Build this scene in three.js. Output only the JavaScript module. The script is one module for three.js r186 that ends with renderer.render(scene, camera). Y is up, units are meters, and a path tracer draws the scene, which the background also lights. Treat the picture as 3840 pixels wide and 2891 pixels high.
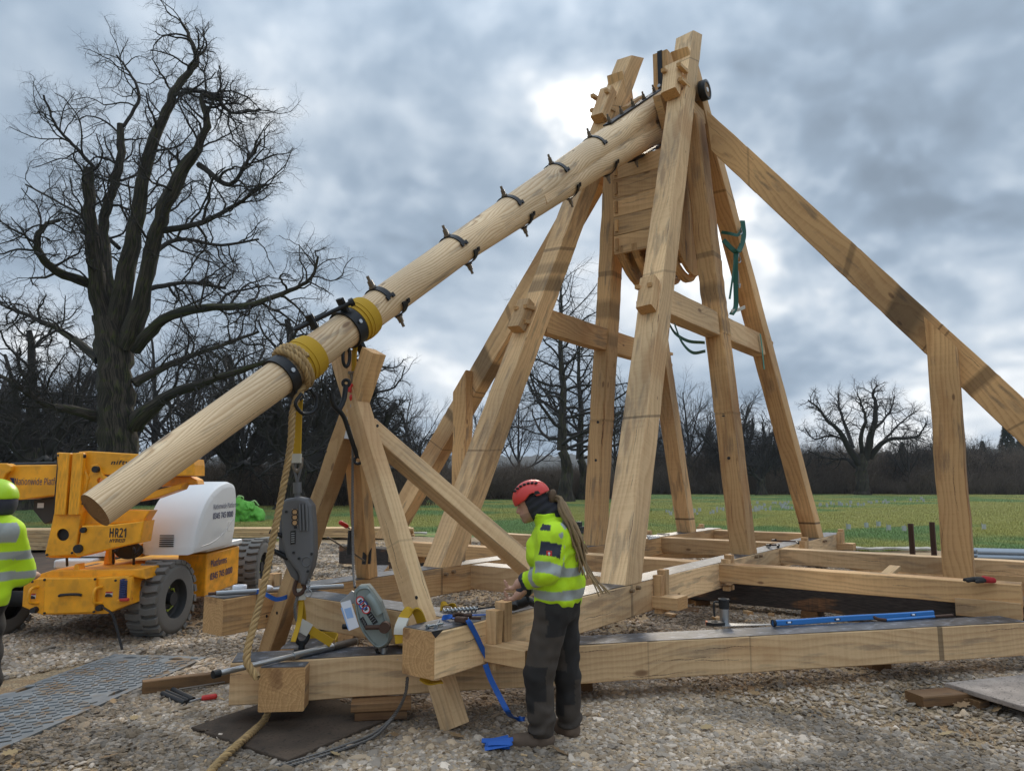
import * as THREE from 'three';
import { mergeGeometries, mergeVertices, toCreasedNormals } from 'three/addons/utils/BufferGeometryUtils.js';
import { RoundedBoxGeometry } from 'three/addons/geometries/RoundedBoxGeometry.js';
import { MarchingCubes } from 'three/addons/objects/MarchingCubes.js';
import { FontLoader } from 'three/addons/loaders/FontLoader.js';

// ---------- camera (x along the base rails, z across them, metres)
const scene = new THREE.Scene();
const PITCH = 0.1298, YAW = 0.6388, FOC = 2730.2, IW = 3840, IH = 2891;
const camera = new THREE.PerspectiveCamera(2 * Math.atan(IH / 2 / FOC) * 180 / Math.PI, 1024 / 770, 0.1, 3000);
const EYE = new THREE.Vector3(-4.998, 1.75, 4.6205);
const FW = new THREE.Vector3(Math.cos(YAW) * Math.cos(PITCH), Math.sin(PITCH), -Math.sin(YAW) * Math.cos(PITCH));
const RT = new THREE.Vector3(Math.sin(YAW), 0, Math.cos(YAW)), UPV = new THREE.Vector3().crossVectors(RT, FW);
camera.position.copy(EYE); camera.lookAt(EYE.clone().add(FW)); scene.add(camera);

// ---------- small maths
const v3 = (x, y, z) => new THREE.Vector3(x, y, z), R = (d) => d * Math.PI / 180, { sin, cos, PI, abs, min, max, floor, sqrt, hypot, exp } = Math;
const lerp = (a, b, t) => a + (b - a) * t, clamp = (x, a = 0, b = 1) => min(b, max(a, x)), sstep = (a, b, x) => { const t = clamp((x - a) / (b - a)); return t * t * (3 - 2 * t); };
function rng(seed) { let s = seed * 2654435761 >>> 0; return () => { s = (s + 0x6D2B79F5) >>> 0; let t = s; t = Math.imul(t ^ t >>> 15, t | 1); t ^= t + Math.imul(t ^ t >>> 7, t | 61); return ((t ^ t >>> 14) >>> 0) / 4294967296; }; }
const PT = (() => { const r = rng(77), a = new Float32Array(4096); for (let i = 0; i < 4096; i++) a[i] = r(); return a; })();
const hsh = (i, j, s) => PT[(i * 127 + j * 311 + s * 739 + ((i * j) & 255) * 17) & 4095];
function vn(x, y, px = 1 << 20, py = 1 << 20, s = 0) {   // value noise, periodic over px, py cells
  const xi = floor(x), yi = floor(y); let fx = x - xi, fy = y - yi; fx = fx * fx * (3 - 2 * fx); fy = fy * fy * (3 - 2 * fy);
  const a = xi % px, b = a + 1 === px ? 0 : a + 1, c = yi % py, d = c + 1 === py ? 0 : c + 1;
  const p = hsh(a, c, s), q = hsh(b, c, s), u = hsh(a, d, s), w = hsh(b, d, s);
  return p + (q - p) * fx + (u - p) * fy + (p - q - u + w) * fx * fy;
}
function vf(x, y, s) { const xi = Math.floor(x), yi = Math.floor(y); let fx = x - xi, fy = y - yi; fx = fx * fx * (3 - 2 * fx); fy = fy * fy * (3 - 2 * fy); const b = xi * 127 + yi * 311 + s * 739, k = (xi * yi & 255) * 17; const p = PT[b + k & 4095], q = PT[b + 127 + ((xi + 1) * yi & 255) * 17 & 4095], u = PT[b + 311 + (xi * (yi + 1) & 255) * 17 & 4095], w = PT[b + 438 + ((xi + 1) * (yi + 1) & 255) * 17 & 4095]; return p + (q - p) * fx + (u - p) * fy + (p - q - u + w) * fx * fy; }
function ff(x, y, o, s) { let a = 0, k = .5, n = 0; for (let i = 0; i < o; i++) { a += k * vf(x, y, s + i); n += k; x *= 2; y *= 2; k *= .5; } return a / n; }
function fbm(x, y, px, py, o = 4, s = 0) { let a = 0, k = .5, n = 0; for (let i = 0; i < o; i++) { a += k * vn(x, y, px, py, s + i); n += k; x *= 2; y *= 2; px *= 2; py *= 2; k *= .5; } return a / n; }
const BIG = 1 << 18, Yv = v3(0, 1, 0);
// pixels of the photograph (2212 wide copy, or a zoomed region) to directions
const RG = { D: [0, 0, 3840 / 2212], R1: [0, 1600, 1000 / 2081], R2: [700, 2000, 1000 / 1869], R3: [1600, 1700, 800 / 1118], R4: [2300, 1900, 1540 / 2212], R5: [2100, 50, 800 / 1211], R6: [900, 1050, 800 / 1402], S1: [0, 0, 1400 / 1295], S2: [1100, 800, 1200 / 1427], S3: [2300, 900, 800 / 1025], S4: [2800, 1300, 1040 / 1924], S5: [0, 2200, 1000 / 2212], S6: [1300, 1900, 900 / 2212], S7: [1800, 1400, 900 / 1873], Z4: [2500, 1900, 700 / 2212], T7: [950, 1600, 500 / 979], P2: [0, 1750, 500 / 1189], Z5: [3300, 2450, 540 / 2039], Z3: [3200, 2000, 640 / 2212], T4: [1550, 2200, 750 / 1921], T6: [2600, 650, 400 / 832] };
function ray(r, x, y) { const [a, b, s] = RG[r]; return FW.clone().addScaledVector(RT, (a + s * x - IW / 2) / FOC).addScaledVector(UPV, -(b + s * y - IH / 2) / FOC); }
const onY = (r, x, y, h = 0) => { const d = ray(r, x, y); return EYE.clone().addScaledVector(d, (h - EYE.y) / d.y); };
const onZ = (r, x, y, z) => { const d = ray(r, x, y); return EYE.clone().addScaledVector(d, (z - EYE.z) / d.z); };
const onX = (r, x, y, u) => { const d = ray(r, x, y); return EYE.clone().addScaledVector(d, (u - EYE.x) / d.x); };
const atD = (r, x, y, dep) => EYE.clone().addScaledVector(ray(r, x, y), dep);
const depthOf = (p) => p.clone().sub(EYE).dot(FW);

// ---------- sky: broken overcast, the sun behind thin cloud up and ahead
const SUN = ray('D', 1255, 215).normalize();
{
  const W = 1664, H = 832, d = new Float32Array(W * H * 4);
  const patches = [ // cloud gaps and dark banks seen in the photograph: direction, angular size, strength
    [1262, 262, .04, .7], [1230, 215, .16, .22], [1690, 560, .12, .05], [1640, 430, .1, .06], [1820, 420, .14, .07], [1890, 640, .08, .08], [620, 500, .15, -.06], [1950, 300, .25, .12], [2050, 700, .2, .10], [250, 150, .3, .05], [950, 500, .13, -.12],
    [1820, 90, .22, -.14], [1280, 120, .08, -.18], [900, 620, .16, -.06], [1000, 130, .12, -.16], [1900, 180, .2, -.12], [2150, 450, .12, -.12], [620, 60, .18, .02], [760, 420, .2, .10],
  ].map(([x, y, s, k]) => [ray('D', x, y).normalize(), s, k]);
  for (let j = 0; j < H; j++) {
    const el = (j + .5) / H * PI - PI / 2, cy = cos(el), y = sin(el);
    for (let i = 0; i < W; i++) {
      const az = ((i + .5) / W - .5) * 2 * PI, x = cos(az) * cy, z = sin(az) * cy, o = (j * W + i) * 4;
      if (y < -.02) { d[o] = .16; d[o + 1] = .17; d[o + 2] = .17; d[o + 3] = 1; continue; }
      const k = 1 / (max(y, 0) + .42), px = x * k * 3.4 + 40, pz = z * k * 3.4 + 40;
      const wx = ff(px * .7, pz * .7, 3, 3) * .9, wz = ff(px * .7 + 9, pz * .7, 3, 8) * .9;
      const c = ff(px * .8 + wx, pz * .8 + wz, 6, 1), bil = 1 - abs(ff(px * 1.7 + wx, pz * 1.7 + wz, 5, 21) - .5) * 3.4, fine = ff(px * 6 + wx * 3, pz * 6 + wz * 3, 5, 11);
      let b = .60 + (c - .5) * 1.15 + (bil - .5) * .09 + (fine - .5) * .27, gap = 0;
      for (const [q, s, a] of patches) { const t = max(0, 1 - (x * q.x + y * q.y + z * q.z)) * 2, g = a * exp(-t / (s * s)); b += g * (a > 0 ? .35 + 1.2 * clamp((c - .34) * 2.2 + (fine - .5) * 1.6, 0, 1.3) : 1); gap += a > .3 ? g : 0; }
      b = max(.16, b);
      const hot = max(0, b - .75), lum = (.145 + .345 * b + 1.5 * hot * hot * hot + .10 * hot) * (1 + 1.0 * sstep(.4, 1, y));
      const blue = clamp(1 - b * 1.15 + .42, .0, 1) * (1 - .6 * sstep(.7, 1.1, b));
      d[o] = lum * lerp(.98, .70, blue); d[o + 1] = lum * lerp(1.0, .88, blue); d[o + 2] = lum * lerp(1.01, 1.10, blue); d[o + 3] = 1;
    }
  }
  const t = new THREE.DataTexture(d, W, H, THREE.RGBAFormat, THREE.FloatType); t.mapping = THREE.EquirectangularReflectionMapping; t.magFilter = t.minFilter = THREE.LinearFilter; t.wrapS = THREE.RepeatWrapping; t.needsUpdate = true;
  scene.background = t; scene.environment = t;
}
const sun = new THREE.DirectionalLight(0xfff1dc, 1.0); sun.position.copy(SUN).multiplyScalar(60); sun.shadow.radius = 30; sun.castShadow = true;
Object.assign(sun.shadow.camera, { left: -40, right: 40, top: 40, bottom: -40, near: 1, far: 150 }); sun.shadow.mapSize.set(2048, 2048);
scene.add(sun, sun.target);
const renderer = new THREE.WebGLRenderer({ antialias: true });
renderer.toneMapping = THREE.LinearToneMapping; renderer.toneMappingExposure = 1.9; renderer.shadowMap.enabled = true;

// ---------- object helpers
const taken = {};
function numbered(n) { taken[n] = (taken[n] ?? -1) + 1; return taken[n] ? `${n}_${String(taken[n]).padStart(3, '0')}` : n; }
function tag(o, label, category, group) { o.userData.label = label; o.userData.category = category; if (group) o.userData.group = group; return o; }
function thing(name, label, category, pos, group) { const o = new THREE.Group(); o.name = numbered(name); if (pos) o.position.copy(pos); tag(o, label, category, group); scene.add(o); return o; }
function prep(g) {
  if (g.index === null) { const n = g.attributes.position.count, a = new Uint32Array(n); for (let i = 0; i < n; i++) a[i] = i; g.setIndex(new THREE.BufferAttribute(a, 1)); }
  if (!g.attributes.normal) g.computeVertexNormals();
  if (!g.attributes.uv) g.setAttribute('uv', new THREE.BufferAttribute(new Float32Array(g.attributes.position.count * 2), 2));
  for (const k of Object.keys(g.attributes)) if (!['position', 'normal', 'uv', 'color'].includes(k)) g.deleteAttribute(k);
  return g;
}
function merged(gs) { gs = [].concat(gs).flat(); if (gs.length === 1) return gs[0]; gs.forEach(prep); if (gs.some((g) => g.attributes.color)) for (const g of gs) if (!g.attributes.color) g.setAttribute('color', new THREE.Float32BufferAttribute(new Float32Array(g.attributes.position.count * 3).fill(1), 3)); return mergeGeometries(gs, false); }
function put(name, gs, mat, parent) { const m = new THREE.Mesh(merged(gs), mat); m.name = parent ? name : numbered(name); (parent ?? scene).add(m); return m; }
function inLocal(g, parent) { return g.translate(-parent.position.x, -parent.position.y, -parent.position.z); }   // world geometry to a part of an unturned thing
function part(name, gs, mat, parent) { let at = v3(0, 0, 0); for (let o = parent; o; o = o.parent) at.add(o.position ?? v3(0, 0, 0)); const g = merged(gs); g.translate(-at.x, -at.y, -at.z); const m = new THREE.Mesh(g, mat); m.name = name; parent.add(m); return m; }
function structure(name, gs, mat) { const m = put(name, gs, mat); m.userData.kind = 'structure'; return m; }
const box = (w, h, d, x = 0, y = 0, z = 0, r = 0) => (r ? new RoundedBoxGeometry(w, h, d, 2, r) : new THREE.BoxGeometry(w, h, d)).translate(x, y, z);
const cyl = (r0, r1, h, n = 20, open = false) => new THREE.CylinderGeometry(r0, r1, h, n, 1, open);
function orient(g, a, b) { const d = b.clone().sub(a), q = new THREE.Quaternion().setFromUnitVectors(v3(0, 1, 0), d.clone().normalize()); return g.applyQuaternion(q).translate((a.x + b.x) / 2, (a.y + b.y) / 2, (a.z + b.z) / 2); }
const rod = (a, b, r, n = 12, r2 = r) => orient(cyl(r2, r, a.distanceTo(b), n), a, b);
const tube = (pts, r, n = 64, s = 8, closed = false) => new THREE.TubeGeometry(new THREE.CatmullRomCurve3(pts, closed, 'centripetal'), n, r, s, closed);
// a frame: columns x, y, z at a point
const basis = (x, y, z, o) => new THREE.Matrix4().makeBasis(x, y, z).setPosition(o);
function extr(pts, depth, bevel = 0, holes = []) { const s = new THREE.Shape(pts.map((p) => new THREE.Vector2(p[0], p[1]))); for (const h of holes) s.holes.push(new THREE.Path(h.map((p) => new THREE.Vector2(p[0], p[1])))); return new THREE.ExtrudeGeometry(s, { depth: depth - 2 * bevel, bevelEnabled: bevel > 0, bevelSize: bevel, bevelThickness: bevel, bevelOffset: -bevel, bevelSegments: 2, curveSegments: 10 }).translate(0, 0, bevel); }
const circ = (cx, cy, r, n = 20) => Array.from({ length: n }, (_, i) => [cx + r * cos(i / n * 2 * PI), cy + r * sin(i / n * 2 * PI)]);
// a flat strap through points, its width along the given directions
function strap(pts, wid, w, thick = .004, n = 40) {
  const c = new THREE.CatmullRomCurve3(pts, false, 'centripetal'), wc = Array.isArray(wid) ? new THREE.CatmullRomCurve3(wid, false, 'centripetal') : null, P = [], I = [];
  for (let i = 0; i <= n; i++) {
    const p = c.getPoint(i / n), t = c.getTangent(i / n), a = (wc ? wc.getPoint(i / n) : wid.clone()); a.addScaledVector(t, -a.dot(t)).normalize(); const nn = t.clone().cross(a).normalize();
    for (const [s, k] of [[-1, -1], [1, -1], [1, 1], [-1, 1]]) { const q = p.clone().addScaledVector(a, s * w / 2).addScaledVector(nn, k * thick / 2); P.push(q.x, q.y, q.z); }
    if (i) for (let k = 0; k < 4; k++) { const a0 = (i - 1) * 4 + k, a1 = (i - 1) * 4 + (k + 1) % 4; I.push(a0, a1, a0 + 4, a1, a1 + 4, a0 + 4); }
  }
  I.push(0, 2, 1, 0, 3, 2); const e = n * 4; I.push(e, e + 1, e + 2, e, e + 2, e + 3);
  const g = new THREE.BufferGeometry(); g.setAttribute('position', new THREE.Float32BufferAttribute(P, 3)); g.setIndex(I); const f = g.toNonIndexed(); f.computeVertexNormals(); return prep(f);
}
// laid rope: strands that wind round a path
function laid(pts, r, { strands = 3, pitch = .12, n = 200, s = 7 } = {}) {
  const c = new THREE.CatmullRomCurve3(pts, false, 'centripetal'), L = c.getLength(), fr = c.computeFrenetFrames(n, false), out = [];
  for (let k = 0; k < strands; k++) {
    const q = []; for (let i = 0; i <= n; i++) { const t = i / n, p = c.getPointAt(t), a = t * L / pitch * 2 * PI + k * 2 * PI / strands; q.push(p.addScaledVector(fr.normals[i], cos(a) * r * .5).addScaledVector(fr.binormals[i], sin(a) * r * .5)); }
    out.push(new THREE.TubeGeometry(new THREE.CatmullRomCurve3(q), n * 2, r * .56, s, false));
  }
  return merged(out);
}

// ---------- textures
function dtex(W, H, f, srgb = true) {
  const d = new Uint8Array(W * H * 4), c = [0, 0, 0]; for (let j = 0; j < H; j++) for (let i = 0; i < W; i++) { f(i, j, c); const o = (j * W + i) * 4; d[o] = clamp(c[0], 0, 255); d[o + 1] = clamp(c[1], 0, 255); d[o + 2] = clamp(c[2], 0, 255); d[o + 3] = 255; }
  const t = new THREE.DataTexture(d, W, H); t.magFilter = THREE.LinearFilter; t.minFilter = THREE.LinearMipmapLinearFilter; t.generateMipmaps = true; t.wrapS = t.wrapT = THREE.RepeatWrapping; if (srgb) t.colorSpace = THREE.SRGBColorSpace; t.needsUpdate = true; return t;
}
// sawn timber, 4 m by 2 m
function woodTex(seed, { light, dark, rings = 9, figure = .25, sharp = 1.6, contrast = .55, fibre = .3, saw = .05, stain = .4, rust = .25, knots = 8, W = 1536, H = 768 }) {
  const r = rng(seed), CR = Array.from({ length: 26 }, () => [r() * 4, r() * 2, .15 + r() * .55, r()]), K = Array.from({ length: knots }, () => [r() * 4, r() * 2, .008 + r() * .022, r()]);
  return dtex(W, H, (i, j, c) => {
    const x = i / W * 4, y = j / H * 2, big = fbm(x * .5, y * 2, 2, 4, 3, seed), mid = fbm(x * 2, y * 10, 8, 20, 3, seed + 2);
    let q = y * 1.0 + big * figure * 2.2 + mid * figure * .22, kd = 0;
    for (const [kx, ky, kr] of K) { const dx = (x - kx) * .45, dy = y - ky; if (abs(dx) < .12 && abs(dy) < .12) { const e = hypot(dx, dy) / kr; q += .05 * exp(-e * e * .12) * kr * 40; kd = max(kd, 1 - sstep(.5, 1.25, e)); } }
    let f = (q * rings) % 1; f = f < 0 ? f + 1 : f; const ring = Math.pow(f < .8 ? f / .8 : (1 - f) / .2, sharp);
    const fib = vn(x * 14, y * 500, 56, 1000, seed + 4) * .5 + vn(x * 45, y * 260, 180, 520, seed + 5) * .5;
    const sw = vn(x * 90 + y * 3, y * 1.5, 360, 3, seed + 6);
    let t = ring * contrast + (fib - .5) * fibre + (sw - .5) * saw * 2 + (big - .5) * .35;
    t = clamp(t);
    const st = sstep(.58, .8, fbm(x * 2.5, y * 14, 10, 28, 5, seed + 9)) * stain * (.4 + .6 * fib), ru = sstep(.60, .8, fbm(x * 1 + 5, y * 3, 4, 6, 4, seed + 13)) * rust;
    let cr = 0; for (const [cx, cy, cl, ph] of CR) { if (abs(y - cy) > .03) continue; const dx = x - cx; if (dx > 0 && dx < cl) { const yy = cy + .006 * sin(dx * 9 + ph * 9) + .004 * sin(dx * 31 + ph * 4); if (abs(y - yy) < .0022 * sin(dx / cl * PI)) cr = .7; } }
    const tone = 1 + (fbm(x * .75, y * 1, 3, 2, 2, seed + 17) - .5) * .4;
    for (let k = 0; k < 3; k++) { let v = lerp(light[k], dark[k], t) * tone; v = lerp(v, [92, 82, 74][k], st); v = lerp(v, [150, 98, 52][k], ru); v = lerp(v, [92, 62, 38][k], kd * .6); c[k] = lerp(v, [52, 38, 26][k], cr); }
  });
}
const M = {};
const std = (o) => new THREE.MeshStandardMaterial({ roughness: .8, ...o });
const lin = (r, g, b) => new THREE.Color().setRGB(r, g, b);
{
  const A = woodTex(3, { light: [220, 186, 141], dark: [168, 127, 86], knots: 6, stain: .4, contrast: .36, saw: .09, rings: 14 }), B = woodTex(8, { light: [204, 165, 116], dark: [142, 102, 63], contrast: .4, stain: .6, rust: .45, knots: 8, saw: .08, rings: 16 });
  const Cc = woodTex(21, { light: [220, 195, 158], dark: [164, 126, 86], rings: 42, figure: .14, contrast: .62, sharp: 1.7, fibre: .3, stain: .5, rust: .25, knots: 12, saw: 0 });
  const mk = (map, o = {}) => std({ map, bumpMap: map, bumpScale: .0012, roughness: .78, vertexColors: true, ...o });
  M.oakA = mk(A); M.oakB = mk(B); M.oakC = mk(A, { color: lin(.9, .86, .8) }); M.larch = mk(Cc, { roughness: .62 }); M.oakD = mk(B, { color: lin(.88, .85, .8) });
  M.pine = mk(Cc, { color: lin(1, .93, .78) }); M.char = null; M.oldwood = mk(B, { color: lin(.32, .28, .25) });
  { const ch = dtex(1024, 512, (i, j, c) => { const x = i / 256, y = j / 256, n = fbm(x * 1.5, y * 6, 6, 12, 5, 4), e = fbm(x * 3, y * 9, 12, 18, 4, 9), saw = vn(x * 110, y * 2, 440, 4, 6), raw = sstep(.56, .66, n + (e - .5) * .3) * (.5 + .5 * saw), v = .8 + .5 * (vn(x * 20, y * 220, 80, 440, 2) - .5) + .3 * (e - .5); for (let k = 0; k < 3; k++) c[k] = lerp([66, 58, 54][k], [138, 96, 62][k], raw) * v; }); M.char = mk(ch, { roughness: .85 }); }
  const eg = dtex(512, 512, (i, j, c) => { const x = i / 256 - 1.3, y = j / 256 - 1.1, d = hypot(x, y) + (fbm(i / 60, j / 60, BIG, BIG, 3, 4) - .5) * .25, f = (d * 15) % 1, ra = vn(Math.atan2(y, x) * 40, d * 3, BIG, BIG, 7), s = sstep(.62, .8, fbm(i / 90, j / 90, BIG, BIG, 4, 9)); const t = f * .35 + ra * .25 + (fbm(i / 3, j / 3, BIG, BIG, 2, 2) - .5) * .3; for (let k = 0; k < 3; k++) c[k] = lerp(lerp([206, 164, 112][k], [138, 96, 56][k], clamp(t)), [92, 60, 36][k], s * .4); });
  M.end = std({ map: eg, bumpMap: eg, bumpScale: .001, roughness: .85, vertexColors: true }); M.endDark = std({ map: eg, color: lin(.3, .27, .24), roughness: .9, vertexColors: true });
  // slate coloured sheet tacked over the top faces, scuffed
  const sh = dtex(512, 512, (i, j, c) => { const a = fbm(i / 64, j / 64, 8, 8, 5, 3), b = vn(i / 2, j / 40, 256, 13, 5), e = sstep(.58, .72, fbm(i / 40, j / 25, 13, 20, 4, 8)); const v = 66 + (a - .5) * 60 + (b - .5) * 26 + e * 46; c[0] = v * .98; c[1] = v; c[2] = v * 1.06; });
  M.sheet = std({ map: sh, bumpMap: sh, bumpScale: .0015, roughness: .42 });
}
const wr = rng(5);
// a sawn baulk between two points: width across, height along the up hint, ends cut square or by a plane; bands are dark marks [metres along, width, strength]
function beamGeo(p0, p1, w, h, { up = v3(0, 1, 0), cut0, cut1, ch = .007, bands = [], wob = .0035, step = .3, taper = 1, tint, off } = {}) {
  tint ??= .82 + wr() * .22;
  const d = p1.clone().sub(p0), L = d.length(); d.normalize(); const s = d.clone().cross(up).normalize(), u = s.clone().cross(d).normalize(), a = w / 2, b = h / 2;
  const sec = [[-a + ch, -b], [a - ch, -b], [a, -b + ch], [a, b - ch], [a - ch, b], [-a + ch, b], [-a, b - ch], [-a, -b + ch]];
  let st = []; const ns = max(1, Math.round(L / step)); for (let i = 0; i <= ns; i++) st.push(i / ns * L);
  for (const [at, wd] of bands) { const e = wd > .05 ? wd * .45 : .005; st.push(at - wd / 2 - e, at - wd / 2, at + wd / 2, at + wd / 2 + e * 1.4); } st = st.filter((x) => x >= 0 && x <= L).sort((x, y) => x - y);
  const P = [], N = [], U = [], C = [], I = [], r = wr, u0 = off ?? r() * 4, fo = [r() * 2, r() * 2, r() * 2, r() * 2], faces = [[0, 1, 0], [2, 3, 1], [4, 5, 2], [6, 7, 3]], fn = [u.clone().negate(), s, u, s.clone().negate()];
  const ext = (o, c, base) => c ? -(o.dot(c)) / d.dot(c) : 0;
  const W8 = st.map(() => [(r() - .5) * 2 * wob, (r() - .5) * 2 * wob]);
  const pos = (k, i) => { const tp = lerp(1, taper, st[i] / L), o = s.clone().multiplyScalar(sec[k][0] * tp + (i && i < st.length - 1 ? W8[i][0] : 0)).addScaledVector(u, sec[k][1] * tp + (i && i < st.length - 1 ? W8[i][1] : 0)); const t0 = ext(o, cut0), t1 = ext(o, cut1), t = st[i] / L, al = lerp(t0, L + t1, t); return [p0.clone().add(o).addScaledVector(d, al), al]; };
  const dk = (x) => { let k = tint; for (const [at, wd, str] of bands) if (x >= at - wd / 2 - 1e-6 && x <= at + wd / 2 + 1e-6) k *= 1 - str; return k; };
  const quadStrip = (k0, k1, nrm, vb, len) => { const base = P.length / 3; for (let i = 0; i < st.length; i++) for (const [k, vv] of [[k0, 0], [k1, len]]) { const [q, al] = pos(k, i); P.push(q.x, q.y, q.z); N.push(nrm.x, nrm.y, nrm.z); U.push((al + u0) / 4, (vb + vv) / 2); const g = dk(st[i]); C.push(g, g, g); } for (let i = 1; i < st.length; i++) { const e = base + (i - 1) * 2; I.push(e, e + 1, e + 2, e + 1, e + 3, e + 2); } };
  for (const [k0, k1, f] of faces) quadStrip(k0, k1, fn[f], fo[f], f % 2 ? h : w);
  for (let f = 0; f < 4; f++) quadStrip(faces[f][1], faces[(f + 1) % 4][0], fn[f].clone().add(fn[(f + 1) % 4]).normalize(), fo[f], .01);
  const nBody = I.length;
  for (const e of [0, st.length - 1]) { const base = P.length / 3, nn = (e ? (cut1 ?? d).clone() : (cut0 ?? d).clone()); if (nn.dot(d) * (e ? 1 : -1) < 0) nn.negate(); nn.normalize(); const ox = r() * .3, oy = r() * .3; for (let k = 0; k < 8; k++) { const [q] = pos(k, e); P.push(q.x, q.y, q.z); N.push(nn.x, nn.y, nn.z); U.push((sec[k][0] + ox + .3) / .8, (sec[k][1] + oy + .3) / .8); C.push(1, 1, 1); } for (let k = 1; k < 7; k++) e ? I.push(base, base + k, base + k + 1) : I.push(base, base + k + 1, base + k); }
  // fix winding of the long faces
  const g = new THREE.BufferGeometry(); g.setAttribute('position', new THREE.Float32BufferAttribute(P, 3)); g.setAttribute('normal', new THREE.Float32BufferAttribute(N, 3)); g.setAttribute('uv', new THREE.Float32BufferAttribute(U, 2)); g.setAttribute('color', new THREE.Float32BufferAttribute(C, 3)); g.setIndex(I);
  const p = g.attributes.position, A = v3(0, 0, 0), B = v3(0, 0, 0), D = v3(0, 0, 0); for (let i = 0; i < I.length; i += 3) { A.fromBufferAttribute(p, I[i]); B.fromBufferAttribute(p, I[i + 1]); D.fromBufferAttribute(p, I[i + 2]); const n = B.sub(A).cross(D.sub(A)), k = I[i] * 3; if (n.x * N[k] + n.y * N[k + 1] + n.z * N[k + 2] < 0) { const t = I[i + 1]; I[i + 1] = I[i + 2]; I[i + 2] = t; } }
  g.setIndex(I); g.addGroup(0, nBody, 0); g.addGroup(nBody, I.length - nBody, 1); return g;
}
function beam(name, parent, p0, p1, w, h, mat, o = {}) {
  const g = beamGeo(p0, p1, w, h, o), at = v3(0, 0, 0); for (let q = parent; q; q = q.parent) at.add(q.position); g.translate(-at.x, -at.y, -at.z);
  const m = new THREE.Mesh(g, [mat, o.end ?? M.end]); m.name = parent ? name : numbered(name); (parent ?? scene).add(m); return m;
}
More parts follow.
